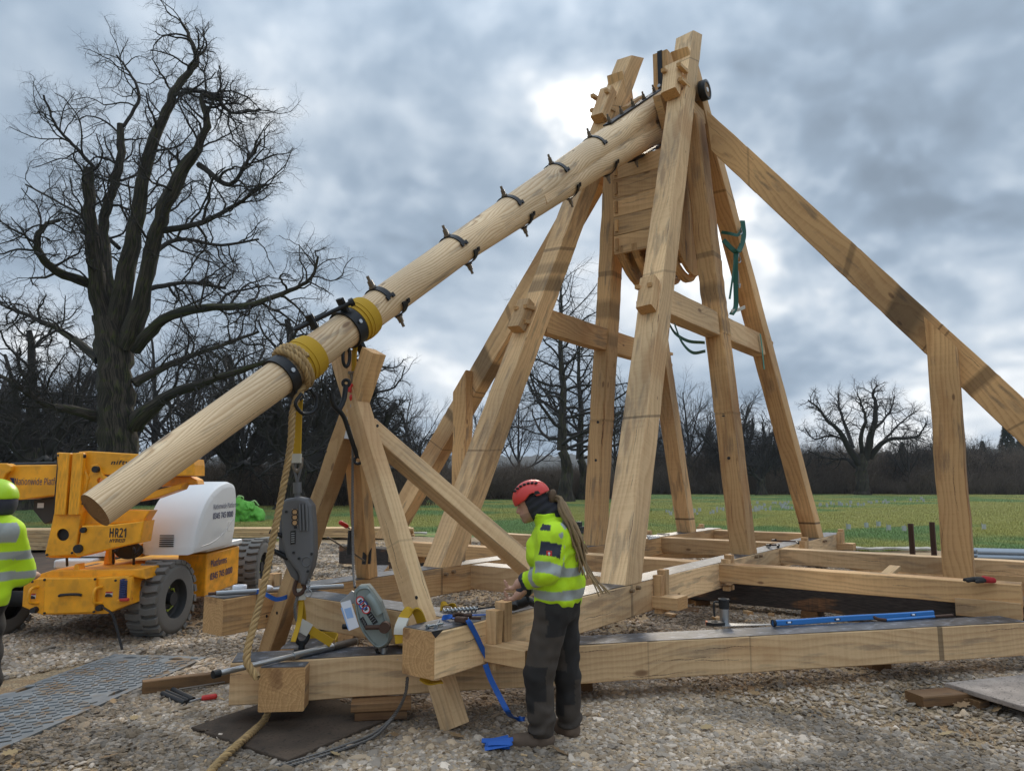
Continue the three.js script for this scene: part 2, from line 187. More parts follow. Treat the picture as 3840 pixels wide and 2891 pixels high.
// ---------- ground: meadow, gravel yard, membrane edge
{
  const gt = dtex(1024, 1024, (i, j, c) => { const x = i / 1024 * 24, y = j / 1024 * 24, a = fbm(x * .5, y * .5, 12, 12, 4, 2), f = vn(i / 1.5, j / 1.5, 682, 682, 4), b = fbm(x * 3, y * 3, 72, 72, 3, 6); const d = sstep(.5, .7, fbm(x, y, 24, 24, 4, 9)); const v = .62 + .5 * (a - .3) + .45 * (f - .5) + .3 * (b - .5); c[0] = lerp(104, 140, d) * v; c[1] = lerp(138, 138, d) * v; c[2] = lerp(48, 66, d) * v; });
  const g = new THREE.CircleGeometry(1400, 96).rotateX(-PI / 2); const uv = g.attributes.uv, p = g.attributes.position; for (let i = 0; i < uv.count; i++) uv.setXY(i, p.getX(i) / 24, p.getZ(i) / 24);
  structure('ground', g, std({ map: gt, roughness: .95 }));
  const br = gt.clone(); br.needsUpdate = true;
  // tan mown strip of meadow to the right and a bare earth patch behind the lift
  const sheet = (pts, y, mat, sc, name, jag = 0) => { const r = rng(pts.length * 7), q = []; for (let i = 0; i < pts.length; i++) { const a = pts[i], b = pts[(i + 1) % pts.length], n = jag ? Math.ceil(hypot(b[0] - a[0], b[1] - a[1]) / jag) : 1; for (let k = 0; k < n; k++) q.push([lerp(a[0], b[0], k / n) + (k ? (r() - .5) * jag * .6 : 0), lerp(a[1], b[1], k / n) + (k ? (r() - .5) * jag * .6 : 0)]); } const s = new THREE.ShapeGeometry(new THREE.Shape(q.map((t) => new THREE.Vector2(t[0], -t[1])))).rotateX(-PI / 2).translate(0, y, 0), u = s.attributes.uv, pp = s.attributes.position; for (let i = 0; i < u.count; i++) u.setXY(i, pp.getX(i) / sc, pp.getZ(i) / sc); return structure(name, s, mat); };
  const gp = (x, y) => { const p = onY('D', x, y, 0); return [p.x, p.z]; };
  sheet([gp(1560, 1128), gp(1800, 1108), gp(1990, 1092), gp(2260, 1082), [60, 30], [30, 20], gp(2300, 1128), gp(2100, 1130), gp(1800, 1142)], .012, std({ map: gt, color: lin(.95, .8, .8), roughness: .95 }), 24, 'mown_meadow', 1.2);
  const soil = dtex(512, 512, (i, j, c) => { const v = .5 + .7 * fbm(i / 30, j / 30, 17, 17, 5, 3) + .2 * (vn(i / 2, j / 2, 256, 256, 5) - .5); c[0] = 82 * v; c[1] = 62 * v; c[2] = 46 * v; });
  sheet([[-14, -6], [-4, -9.5], [.5, -10], [3.6, -13.2], [3.2, -16], [-2, -18], [-14, -14]], .008, std({ map: soil, bumpMap: soil, bumpScale: .05, roughness: 1 }), 3, 'bare_earth', .7);
  const grv = dtex(1024, 1024, (i, j, c) => { const a = fbm(i / 80, j / 80, 13, 13, 5, 3), n = vn(i / 5, j / 5, 205, 205, 5), m = vn(i / 3, j / 3, 341, 341, 8), v = .52 + .35 * n + .28 * m + .35 * (a - .5), d = sstep(.52, .72, a); c[0] = lerp(184, 158, d) * v; c[1] = lerp(158, 128, d) * v; c[2] = lerp(122, 92, d) * v; });
  M.gravelBed = std({ map: grv, bumpMap: grv, bumpScale: .02, roughness: .95 });
  sheet([[-30, 30], [-30, -5], [-8, -6.5], [-2, -9.3], [.8, -9.8], [3.6, -13], [6.2, -12.76], [7.7, -13.8], [9.5, -13.2], [11, -12.8], [13.5, -8], [14.6, -3], [15, .87], [17.5, 3.8], [24, 10], [24, 30]], .016, M.gravelBed, 2.2, 'gravel_yard', 1.5);
  // pale membrane showing at the edge of the yard
  const mem = (pts) => { const g = strap(pts.map(([x, z]) => v3(x, .05, z)), v3(.6, 0, -.8), .3, .04, 80), p = g.attributes.position; for (let i = 0; i < p.count; i++) p.setY(i, p.getY(i) + .08 * fbm(p.getX(i) * 3 + 50, p.getZ(i) * 3 + 50, BIG, BIG, 3, 2)); g.computeVertexNormals(); return g; };
  tag(put('ground_membrane', [mem([[4.6, -13.5], [6.2, -13.0], [7.7, -14], [9.5, -13.4], [11.2, -12.9], [12.3, -11.6]]), mem([[14.5, -1.2], [15.1, .87], [15.9, 2]])], std({ color: lin(.38, .36, .31), roughness: .9 })), 'pale crumpled ground membrane along the edge of the gravel', 'membrane');
}
// loose stones lying on the yard
{
  const r = rng(9), geos = [0, 1, 2].map((k) => { const g = mergeVertices(new THREE.IcosahedronGeometry(1, 1).deleteAttribute('normal').deleteAttribute('uv')), p = g.attributes.position; for (let i = 0; i < p.count; i++) { const q = v3(p.getX(i), p.getY(i), p.getZ(i)).multiplyScalar(.72 + .5 * r()); p.setXYZ(i, q.x * (1 + k * .25), q.y * (.62 - k * .08), q.z); } g.computeVertexNormals(); return g; });
  const mat = std({ roughness: .92, flatShading: true }), col = new THREE.Color(), q = new THREE.Quaternion(), e = new THREE.Euler(), m = new THREE.Matrix4(), lists = [[], [], []];
  const bare = [[[-260, 1740], [445, 1424], [248, 1418], [0, 1468], [-400, 1560]], [[416, 1572], [620, 1640], [834, 1553], [662, 1492]]].map((q) => q.map(([a, b]) => { const p = onY('D', a, b, .03); return [p.x, p.z]; })), inside = (q, x, z) => { let c = false; for (let i = 0, j = q.length - 1; i < q.length; j = i++) if ((q[i][1] > z) !== (q[j][1] > z) && x < (q[j][0] - q[i][0]) * (z - q[i][1]) / (q[j][1] - q[i][1]) + q[i][0]) c = !c; return c; };
  const inYard = (x, z) => z > -13 + max(0, 3.2 - x) * .9 && !(z < -9.2 && x < 2) && x + .0 * z < 14.2 && z - .9 * x > -24;
  const cand = (n, d0, d1, s0, s1) => { for (let i = 0; i < n; i++) { const d = sqrt(lerp(d0 * d0, d1 * d1, r())), a = (r() - .5) * 1.5, dx = FW.x / cos(PITCH), dz = FW.z / cos(PITCH), x = EYE.x + d * (dx * cos(a) - dz * sin(a)), z = EYE.z + d * (dx * sin(a) + dz * cos(a)); if (!inYard(x, z) || bare.some((q) => inside(q, x, z))) continue; const cl = fbm(x * .55 + 60, z * .55 + 60, BIG, BIG, 4, 2), fl = fbm(x * 1.6 + 60, z * 1.6 + 60, BIG, BIG, 3, 12); if (r() < sstep(.46, .62, cl) * .9) continue; const s = lerp(s0, s1, Math.pow(r(), 2.6)) * (r() < .02 ? 1.7 : 1); lists[floor(r() * 3)].push([x, z, s, cl, fl]); } };
  cand(330000, 3.2, 7.5, .006, .024); cand(200000, 7.5, 13, .010, .028); cand(90000, 13, 21, .018, .04);
  lists.forEach((L, k) => {
    const im = new THREE.InstancedMesh(geos[k], mat, L.length); L.forEach(([x, z, s, cl, fl], i) => { q.setFromEuler(e.set((r() - .5) * .9, r() * 6.3, (r() - .5) * .9)); m.compose(v3(x, .016 + s * .28 + r() * .008, z), q, v3(s * (.8 + r() * .6), s * (.8 + r() * .5), s)); im.setMatrixAt(i, m); const t = r(), dk = sstep(.40, .62, fl) * .5, v = (.27 + .32 * r() * r() + (t > .92 ? .2 : 0)) * (1 - dk); im.setColorAt(i, col.setRGB(v * 1.16, v * (t < .5 ? .87 : .96), v * (t < .5 ? .58 : .76))); });
    im.name = numbered('gravel_stones'); im.userData = { kind: 'stuff', label: 'loose buff and white crushed stone covering the yard', category: 'gravel' }; scene.add(im);
  });
}
// meadow grass in tufts, nearest part of the field
{
  const P = [], I = [], N = [], r = rng(4); for (let k = 0; k < 9; k++) { const a = r() * 6.3, l = .6 + r() * .5, ox = (r() - .5) * .9, oz = (r() - .5) * .9, tx = ox + cos(a) * .5 * l, tz = oz + sin(a) * .5 * l, w = .05, b = P.length / 3; P.push(ox - sin(a) * w, 0, oz + cos(a) * w, ox + sin(a) * w, 0, oz - cos(a) * w, tx, l, tz); N.push(0, 1, 0, 0, 1, 0, 0, 1, 0); I.push(b, b + 1, b + 2); }
  const g = new THREE.BufferGeometry(); g.setAttribute('position', new THREE.Float32BufferAttribute(P, 3)); g.setIndex(I); g.computeVertexNormals();
  const spots = [], inY = (x, z) => z > -13.4 + max(0, 3.2 - x) * .9 && x < 14.6 + max(0, z) * .9 && z - .9 * x > -25 ; for (let i = 0; i < 330000; i++) { const d = lerp(16, 108, Math.pow(r(), 1.7)), a = (r() - .5) * 1.5, dx = FW.x / cos(PITCH), dz = FW.z / cos(PITCH), x = EYE.x + d * (dx * cos(a) - dz * sin(a)), z = EYE.z + d * (dx * sin(a) + dz * cos(a)); if (inY(x, z) || (x < 3.4 && z > -17)) continue; spots.push([x, z, d]); }
  const mown = [[1540, 1130], [1800, 1106], [1990, 1090], [2600, 1078], [2600, 1140], [2100, 1134], [1800, 1146]].map(([a, b]) => { const p = onY('D', a, b, 0); return [p.x, p.z]; }), isIn = (q, x, z) => { let c = false; for (let i = 0, j = q.length - 1; i < q.length; j = i++) if ((q[i][1] > z) !== (q[j][1] > z) && x < (q[j][0] - q[i][0]) * (z - q[i][1]) / (q[j][1] - q[i][1]) + q[i][0]) c = !c; return c; };
  const im = new THREE.InstancedMesh(g, std({ roughness: .8, side: THREE.DoubleSide }), spots.length), m = new THREE.Matrix4(), q = new THREE.Quaternion(), c = new THREE.Color();
  spots.forEach(([x, z, d], i) => { const h = .05 + .06 * r() * (fbm(x * .4 + 90, z * .4 + 90, BIG, BIG, 3, 1) + .4); q.setFromAxisAngle(Yv, r() * 6.3); m.compose(v3(x, 0, z), q, v3(.09 + d * .0022, h, .09 + d * .0022)); im.setMatrixAt(i, m); const t = isIn(mown, x, z) ? .75 + .2 * r() : fbm(x * .25 + 40, z * .25 + 40, BIG, BIG, 3, 5), v = (.95 + .7 * r()) * (x > 12 ? 1.25 : 1); im.setColorAt(i, c.setRGB(lerp(.115, .24, sstep(.35, .65, t)) * v, lerp(.18, .225, sstep(.35, .65, t)) * v, .062 * v)); });
  im.name = 'meadow_grass'; im.userData = { kind: 'stuff', label: 'short green grass of the meadow around the yard', category: 'grass' }; scene.add(im);
}
// ---------- bare trees
class TB { constructor() { this.P = []; this.N = []; this.I = []; } ribbon(pts, rad, r) { const w = v3(r() - .5, r() - .5, r() - .5).cross(pts[1].clone().sub(pts[0])).normalize(), n = w.clone().cross(pts[1].clone().sub(pts[0])).normalize(), b = this.P.length / 3; pts.forEach((p, i) => { const k = rad[i] * 1.1; this.P.push(p.x - w.x * k, p.y - w.y * k, p.z - w.z * k, p.x + w.x * k, p.y + w.y * k, p.z + w.z * k); this.N.push(n.x, n.y, n.z, n.x, n.y, n.z); if (i) { const o = b + (i - 1) * 2; this.I.push(o, o + 1, o + 2, o + 1, o + 3, o + 2); } }); } tube(pts, rad, sides) {
  let prev = null; const a = v3(0, 0, 0), b = v3(0, 0, 0), t = v3(0, 0, 0), base0 = this.P.length / 3;
  for (let i = 0; i < pts.length; i++) { t.copy(pts[min(i + 1, pts.length - 1)]).sub(pts[max(i - 1, 0)]).normalize(); if (!prev) { a.set(abs(t.y) > .9 ? 1 : 0, abs(t.y) > .9 ? 0 : 1, 0).cross(t).normalize(); prev = a.clone(); } else { a.copy(prev).addScaledVector(t, -prev.dot(t)).normalize(); prev.copy(a); } b.copy(t).cross(a); for (let k = 0; k < sides; k++) { const c = cos(k / sides * 2 * PI), s = sin(k / sides * 2 * PI), x = a.x * c + b.x * s, y = a.y * c + b.y * s, z = a.z * c + b.z * s, rr = rad[i] * (sides > 7 ? 1 + .12 * sin(k * 2.7 + i * 1.3) + .06 * sin(k * 5 + i) : 1); this.P.push(pts[i].x + x * rr, pts[i].y + y * rr, pts[i].z + z * rr); this.N.push(x, y, z); } if (i) { const o = base0 + (i - 1) * sides; for (let k = 0; k < sides; k++) { const k1 = (k + 1) % sides; this.I.push(o + k, o + k1, o + sides + k, o + k1, o + sides + k1, o + sides + k); } } }
} geo() { const g = new THREE.BufferGeometry(); g.setAttribute('position', new THREE.Float32BufferAttribute(this.P, 3)); g.setAttribute('normal', new THREE.Float32BufferAttribute(this.N, 3)); g.setIndex(this.I); return g; } }
function sprout(tb, r, p, dir, len, rad, lvl, o) { // one branch and all that grows from it
  const ns = lvl >= o.max ? 3 : lvl === 0 ? 10 : lvl === 1 ? 8 : 5, pts = [p.clone()], rs = [rad], d = dir.clone(), tmp = v3(0, 0, 0); let q = p.clone();
  for (let i = 1; i <= ns; i++) { const g = o.gnarl * (lvl ? 1 : .5); d.add(tmp.set((r() - .5) * g, (r() - .5) * g + o.lift * (lvl < 2 ? 1 : .6), (r() - .5) * g)).normalize(); q = q.clone().addScaledVector(d, len / ns); if (q.y < .6 && d.y < 0) d.y = abs(d.y) * .5; pts.push(q); rs.push(rad * lerp(1, lvl >= o.max ? .45 : .38, i / ns)); }
  lvl >= o.max ? tb.ribbon(pts, rs, r) : tb.tube(pts, rs, lvl >= 3 ? 3 : lvl === 2 ? 4 : lvl === 1 ? 6 : 9);
  if (lvl < o.max) children(tb, r, pts, rs, len, lvl, o);
}
function children(tb, r, pts, rs, len, lvl, o, k = 1, from = .22) {
  const n = Math.round(o.kids[min(lvl, o.kids.length - 1)] * k); let az = r() * 6.3;
  for (let j = 0; j < n; j++) { const t = lerp(from, 1, (j + r() * .8) / n), f = t * (pts.length - 1), i = min(floor(f), pts.length - 2), p = pts[i].clone().lerp(pts[i + 1], f - i), d = pts[i + 1].clone().sub(pts[i]).normalize(); az += 2.4 + r(); const s = v3(cos(az), sin(az) * .8 + .1, sin(az * 1.7)).cross(d).normalize(), an = R(o.ang[0] + r() * o.ang[1]), dd = d.multiplyScalar(cos(an)).addScaledVector(s, sin(an)).normalize(); sprout(tb, r, p, dd, len * lerp(.38, .66, r()) * lerp(1.1, .75, t) * (o.kl ?? 1), lerp(rs[i], rs[i + 1], f - i) * lerp(.45, .62, r()), lvl + 1, o); }
}
M.bark = std({ color: lin(.052, .046, .038), roughness: .95 }); M.barkMoss = std({ color: lin(.06, .058, .04), roughness: .95 }); M.twig = std({ color: lin(.034, .029, .026), roughness: .95 }); M.twigPale = std({ color: lin(.10, .082, .066), roughness: .95 });
{ const t = dtex(256, 256, (i, j, c) => { const a = fbm(i / 9, j / 40, 28, 6, 4, 3), b = fbm(i / 30, j / 30, 8, 8, 3, 8), v = .55 + .55 * sstep(.3, .75, a), g = sstep(.5, .75, b); c[0] = lerp(76, 74, g) * v; c[1] = lerp(68, 76, g) * v; c[2] = lerp(60, 46, g) * v; }); M.barkTex = std({ map: t, bumpMap: t, bumpScale: .04, roughness: .95 }); }
const barkUV = (g) => { const p = g.attributes.position, n = g.attributes.normal, u = new Float32Array(p.count * 2); for (let i = 0; i < p.count; i++) { u[i * 2] = Math.atan2(n.getZ(i), n.getX(i)) * .6; u[i * 2 + 1] = p.getY(i) * .45; } g.setAttribute('uv', new THREE.BufferAttribute(u, 2)); return g; };
function tree(name, label, at, { seed, h, r0, limbs = 8, trunk = .3, o, twig = M.twig, spread = 1, group }) {
  const r = rng(seed), t = thing(name, label, 'tree', at, group), tt = new TB(), tb = new TB(), th = h * trunk, pts = [], rs = []; for (let i = 0; i <= 8; i++) { const k = i / 8; pts.push(v3((r() - .5) * .04 * h * k, th * k, (r() - .5) * .04 * h * k)); rs.push(r0 * (1 + .55 * exp(-k * 7)) * lerp(1, .72, k)); }
  tt.tube(pts, rs, 12);
  for (let j = 0; j < limbs; j++) { const a = j / limbs * 6.283 + r() * .6, up = o.cone ? 0 : lerp(.25, 1.5, r()), y = o.leader ? 0 : 0, f = lerp(.62, 1, r()) * 8, i = min(floor(f), 7), p = pts[i].clone().lerp(pts[i + 1], f - i); sprout(tb, r, p, v3(cos(a) * spread, up, sin(a) * spread).normalize(), h * lerp(.36, .6, r()), r0 * lerp(.32, .5, r()), 0, o); }
  if (o.leader) { const lp = [pts[8].clone()], lr = [rs[8]]; for (let i = 1; i <= 9; i++) { lp.push(v3(pts[8].x + (r() - .5) * .3, lerp(th, h * .93, i / 9), pts[8].z + (r() - .5) * .3)); lr.push(rs[8] * lerp(1, .12, i / 9)); } tt.tube(lp, lr, 8); for (let j = 0; j < o.leader; j++) { const k = j / o.leader, f = k * 8.9, i = floor(f), p = lp[i].clone().lerp(lp[i + 1], f - i), a = j * 2.4; sprout(tb, r, p, v3(cos(a), lerp(.05, .9, k), sin(a)).normalize(), h * lerp(.36, .14, k) * lerp(.8, 1.15, r()), lr[i] * .42, 1, o); } }
  else sprout(tb, r, pts[8], v3((r() - .5) * .3, 1, (r() - .5) * .3).normalize(), h * .55, rs[8] * .8, 0, o);
  put('trunk', barkUV(tt.geo()), M.barkTex, t); put('crown', tb.geo(), twig, t); return t;
}
function again(t, at, turn, sc, label, group) { const c = t.clone(); c.name = numbered(t.name.replace(/_\d+$/, '')); c.userData = { ...t.userData, label }; if (group) c.userData.group = group; c.position.copy(at); c.rotation.y = turn; c.scale.setScalar(sc); scene.add(c); return c; }
const OAK = { max: 4, kids: [9, 7, 6, 5], ang: [32, 38], gnarl: .55, lift: .03, kl: 1 };
// the great oak on the left: its limbs follow the photograph
{
  const dep = 34, base = atD('S1', 415, 1640, dep); base.y = 0; const t = thing('oak_tree', 'huge leafless old oak with lopped upright limbs behind the boom lift', 'tree', base), tt = new TB(), tb = new TB(), r = rng(12), px = dep * 1.0811 / FOC;
  const limbs = [[[[412, 1660, 84, 0], [408, 1560, 66, 0], [402, 1430, 60, 0], [395, 1300, 58, 0], [385, 1180, 56, 0], [375, 1090, 50, 0]], 0, 0],
    [[[370, 1160, 38, 0], [338, 1000, 33, .3], [318, 850, 26, .6], [306, 700, 23, .8], [303, 578, 20, 1]], 1, 1.2], [[[385, 1130, 34, 0], [366, 930, 26, -.5], [358, 760, 21, -1], [386, 665, 18, -1], [413, 580, 18, -1], [418, 430, 13, -1.2]], 1, 1.6],
    [[[400, 1150, 42, 0], [436, 950, 35, .4], [470, 780, 29, .7], [490, 650, 25, .9], [530, 490, 21, 1], [590, 350, 17, 1], [635, 270, 14, .8], [682, 205, 11, .6], [650, 120, 7, .4], [620, 60, 4, .2]], 1, 2.4], [[[440, 1200, 42, 0], [500, 1000, 31, .8], [530, 850, 29, 1.4], [570, 720, 27, 1.8], [625, 600, 26, 2], [690, 500, 15, 2.2], [718, 420, 13, 2.2], [696, 330, 9, 2], [760, 350, 6, 2]], 1, 2.2],
    [[[315, 985, 21, 0], [205, 945, 17, 1.2], [145, 895, 15, 2], [126, 825, 12, 2.6], [155, 780, 8, 2.6], [210, 760, 5, 2.4]], 1, 1.3], [[[470, 1210, 27, 0], [560, 1112, 21, 1], [720, 1066, 15, 2.4], [850, 1060, 12, 3.4], [1000, 1010, 8, 4], [1080, 965, 6, 4.4], [1105, 890, 4, 4.6]], 1, 2.2],
    [[[470, 1470, 40, 0], [560, 1385, 24, 1], [700, 1330, 15, 2], [850, 1280, 11, 3], [1000, 1230, 7, 4], [1120, 1230, 5, 4]], 1, 1.9], [[[460, 1330, 20, 0], [600, 1260, 13, -1.2], [760, 1200, 9, -2.5], [900, 1150, 6, -3.5]], 1, 1.8], [[[340, 1445, 24, 0], [240, 1420, 17, 1], [150, 1400, 12, 2], [60, 1340, 8, 3], [-40, 1280, 5, 3]], 1, 1.6], [[[345, 1250, 20, 0], [230, 1160, 13, -1.5], [110, 1100, 9, -3], [10, 1060, 6, -4]], 1, 1.8],
    [[[570, 800, 14, 1.5], [700, 770, 10, 2.5], [830, 700, 7, 3.2], [920, 640, 5, 3.6]], 1, 1.4], [[[690, 570, 12, 2], [800, 640, 9, 3], [860, 560, 6, 3.4], [905, 480, 4, 3.6]], 1, 1.2], [[[640, 310, 9, 1], [740, 330, 8, 1.6], [800, 390, 6, 2], [900, 380, 4, 2.4]], 1, 1.2], [[[430, 440, 8, -1.2], [480, 330, 7, -1.6], [440, 240, 5, -2], [400, 190, 4, -2.2]], 1, 1.0], [[[330, 590, 8, .8], [260, 510, 7, 1.2], [190, 430, 5, 1.6], [150, 330, 4, 2]], 1, 1.2], [[[500, 900, 12, -1], [620, 830, 9, -2.4], [760, 850, 7, -3.4], [900, 830, 5, -4]], 1, 1.4], [[[410, 860, 10, -1.5], [300, 760, 7, -2.6], [200, 700, 5, -3.4], [90, 640, 4, -3.8]], 1, 1.3], [[[520, 1000, 12, -2], [650, 980, 9, -4], [780, 1000, 7, -5]], 1, 1.4]];
  const q = (x, y, dz) => atD('S1', x, y, dep - dz).sub(base), up = { ...OAK, max: 4, kids: [9, 8, 6, 6], gnarl: .95, lift: .02, ang: [34, 42], kl: .9 };
  for (const [L, kidsOn, k] of limbs) { const c = new THREE.CatmullRomCurve3(L.map(([x, y, , dz]) => q(x, y, dz)), false, 'centripetal'), n = L.length * 4, pts = [], rs = []; for (let i = 0; i <= n; i++) { const f = i / n * (L.length - 1), a = min(floor(f), L.length - 2); pts.push(c.getPoint(i / n).add(v3((r() - .5) * .1, 0, (r() - .5) * .1))); rs.push(lerp(L[a][2], L[a + 1][2], f - a) * px * (kidsOn ? .82 : .95)); } (rs[0] > .22 ? tt : tb).tube(pts, rs, rs[0] > .22 ? 12 : 7); if (kidsOn) children(tb, r, pts, rs.map((x) => min(x, .11)), 5.6, 0, up, k * 1.15, .2); }
  put('trunk', barkUV(tt.geo()), M.barkTex, t); put('crown', tb.geo(), M.twig, t);
}
const gD = (x, dep) => { const p = atD('D', x, 1038, dep); p.y = 0; return p; };
const oak2 = tree('oak_tree', 'broad leafless oak with low spreading crown behind the winch trestle', gD(632, 44), { seed: 5, h: 14.5, r0: .75, limbs: 9, trunk: .26, o: { ...OAK, kids: [8, 6, 5, 6], gnarl: .95, kl: .95 }, spread: 1.1 });
{ // the lone round crowned oak across the meadow, limbs as in the photograph
  const dep = 88, base = gD(1863, dep), t = thing('oak_tree', 'round crowned leafless oak standing alone at the far edge of the meadow', 'tree', base), tt = new TB(), tb = new TB(), r = rng(33), px = dep * RG.S4[2] / FOC, q = (x, y, dz) => atD('S4', x, y, dep - dz).sub(base);
  const limbs = [[[810, 1045, 60, 0], [805, 1000, 44, 0], [802, 900, 38, 0], [800, 800, 36, 0], [805, 740, 30, 0]], [[780, 810, 28, 0], [700, 680, 20, 1], [640, 580, 15, 2], [560, 510, 11, 3], [500, 430, 8, 3], [430, 370, 5, 3]], [[765, 835, 17, 0], [700, 780, 12, -1], [620, 780, 9, -2], [520, 760, 6, -3], [430, 720, 4, -3]], [[720, 690, 13, 1], [640, 630, 9, -1], [560, 620, 8, -2], [470, 640, 5, -3], [400, 560, 4, -3]], [[740, 700, 16, 0], [690, 560, 12, -2], [660, 470, 9, -2], [640, 400, 6, -3], [640, 320, 4, -3]], [[825, 780, 30, 0], [860, 640, 24, 1], [890, 520, 18, 2], [900, 400, 13, 2], [880, 330, 9, 2], [905, 265, 5, 2]], [[800, 740, 18, 0], [800, 600, 13, 2], [830, 500, 10, 3], [800, 400, 6, 3], [770, 320, 4, 3]], [[855, 770, 24, 0], [930, 680, 17, 1], [1010, 640, 13, 2], [1110, 635, 11, 3], [1190, 620, 8, 3], [1230, 570, 5, 3], [1250, 510, 3, 3]], [[900, 560, 11, 2], [960, 500, 8, 1], [1010, 420, 5, 0], [1030, 340, 3, 0]], [[940, 670, 11, 1], [1040, 560, 7, -1], [1130, 480, 4, -2], [1180, 450, 3, -2]]];
  limbs.forEach((L, li) => { const c = new THREE.CatmullRomCurve3(L.map(([x, y, , dz]) => q(x, y, dz)), false, 'centripetal'), n = L.length * 4, pts = [], rs = []; for (let i = 0; i <= n; i++) { const f = i / n * (L.length - 1), a = min(floor(f), L.length - 2); pts.push(c.getPoint(i / n).add(v3((r() - .5) * .12, 0, (r() - .5) * .12))); rs.push(lerp(L[a][2], L[a + 1][2], f - a) * px); } (li ? tb : tt).tube(pts, rs, li ? 7 : 12); if (li) children(tb, r, pts, rs.map((x) => min(x, .13)), 4.2, 1, { ...OAK, kids: [0, 13, 7, 7], gnarl: .95, lift: .03, ang: [34, 42] }, 1.5, .25); });
  put('trunk', barkUV(tt.geo()), M.barkTex, t); put('crown', tb.geo(), M.twig, t);
}
const ash = tree('alder_tree', 'tall straight leafless tree with level branches seen between the far legs', gD(1222, 60), { seed: 41, h: 21, r0: .55, limbs: 0, trunk: .2, o: { max: 4, kids: [8, 6, 5, 5], ang: [35, 35], gnarl: .6, lift: .02, leader: 34, kl: 1 } });
const thin = tree('ash_tree', 'slender leafless tree in the line beyond the meadow', gD(1492, 95), { seed: 61, h: 15, r0: .3, limbs: 6, trunk: .35, o: { max: 3, kids: [9, 8, 9], ang: [22, 30], gnarl: .45, lift: .06 }, group: 'bare trees beyond the meadow' });
const belt = [6, 7, 9].map((sd, i) => { const t = tree('belt_tree', 'dark spreading leafless tree in the belt beyond the meadow', gD([1590, 2060, 120][i], [94, 104, 60][i]), { seed: sd * 7, h: i === 1 ? 10 : 14.5, r0: .5, limbs: 8, trunk: .24, o: { max: 3, kids: [8, 7, 9], ang: [30, 40], gnarl: .9, lift: .03 }, spread: 1, group: 'spreading bare trees in the far belt', twig: M.twig }); return t; });
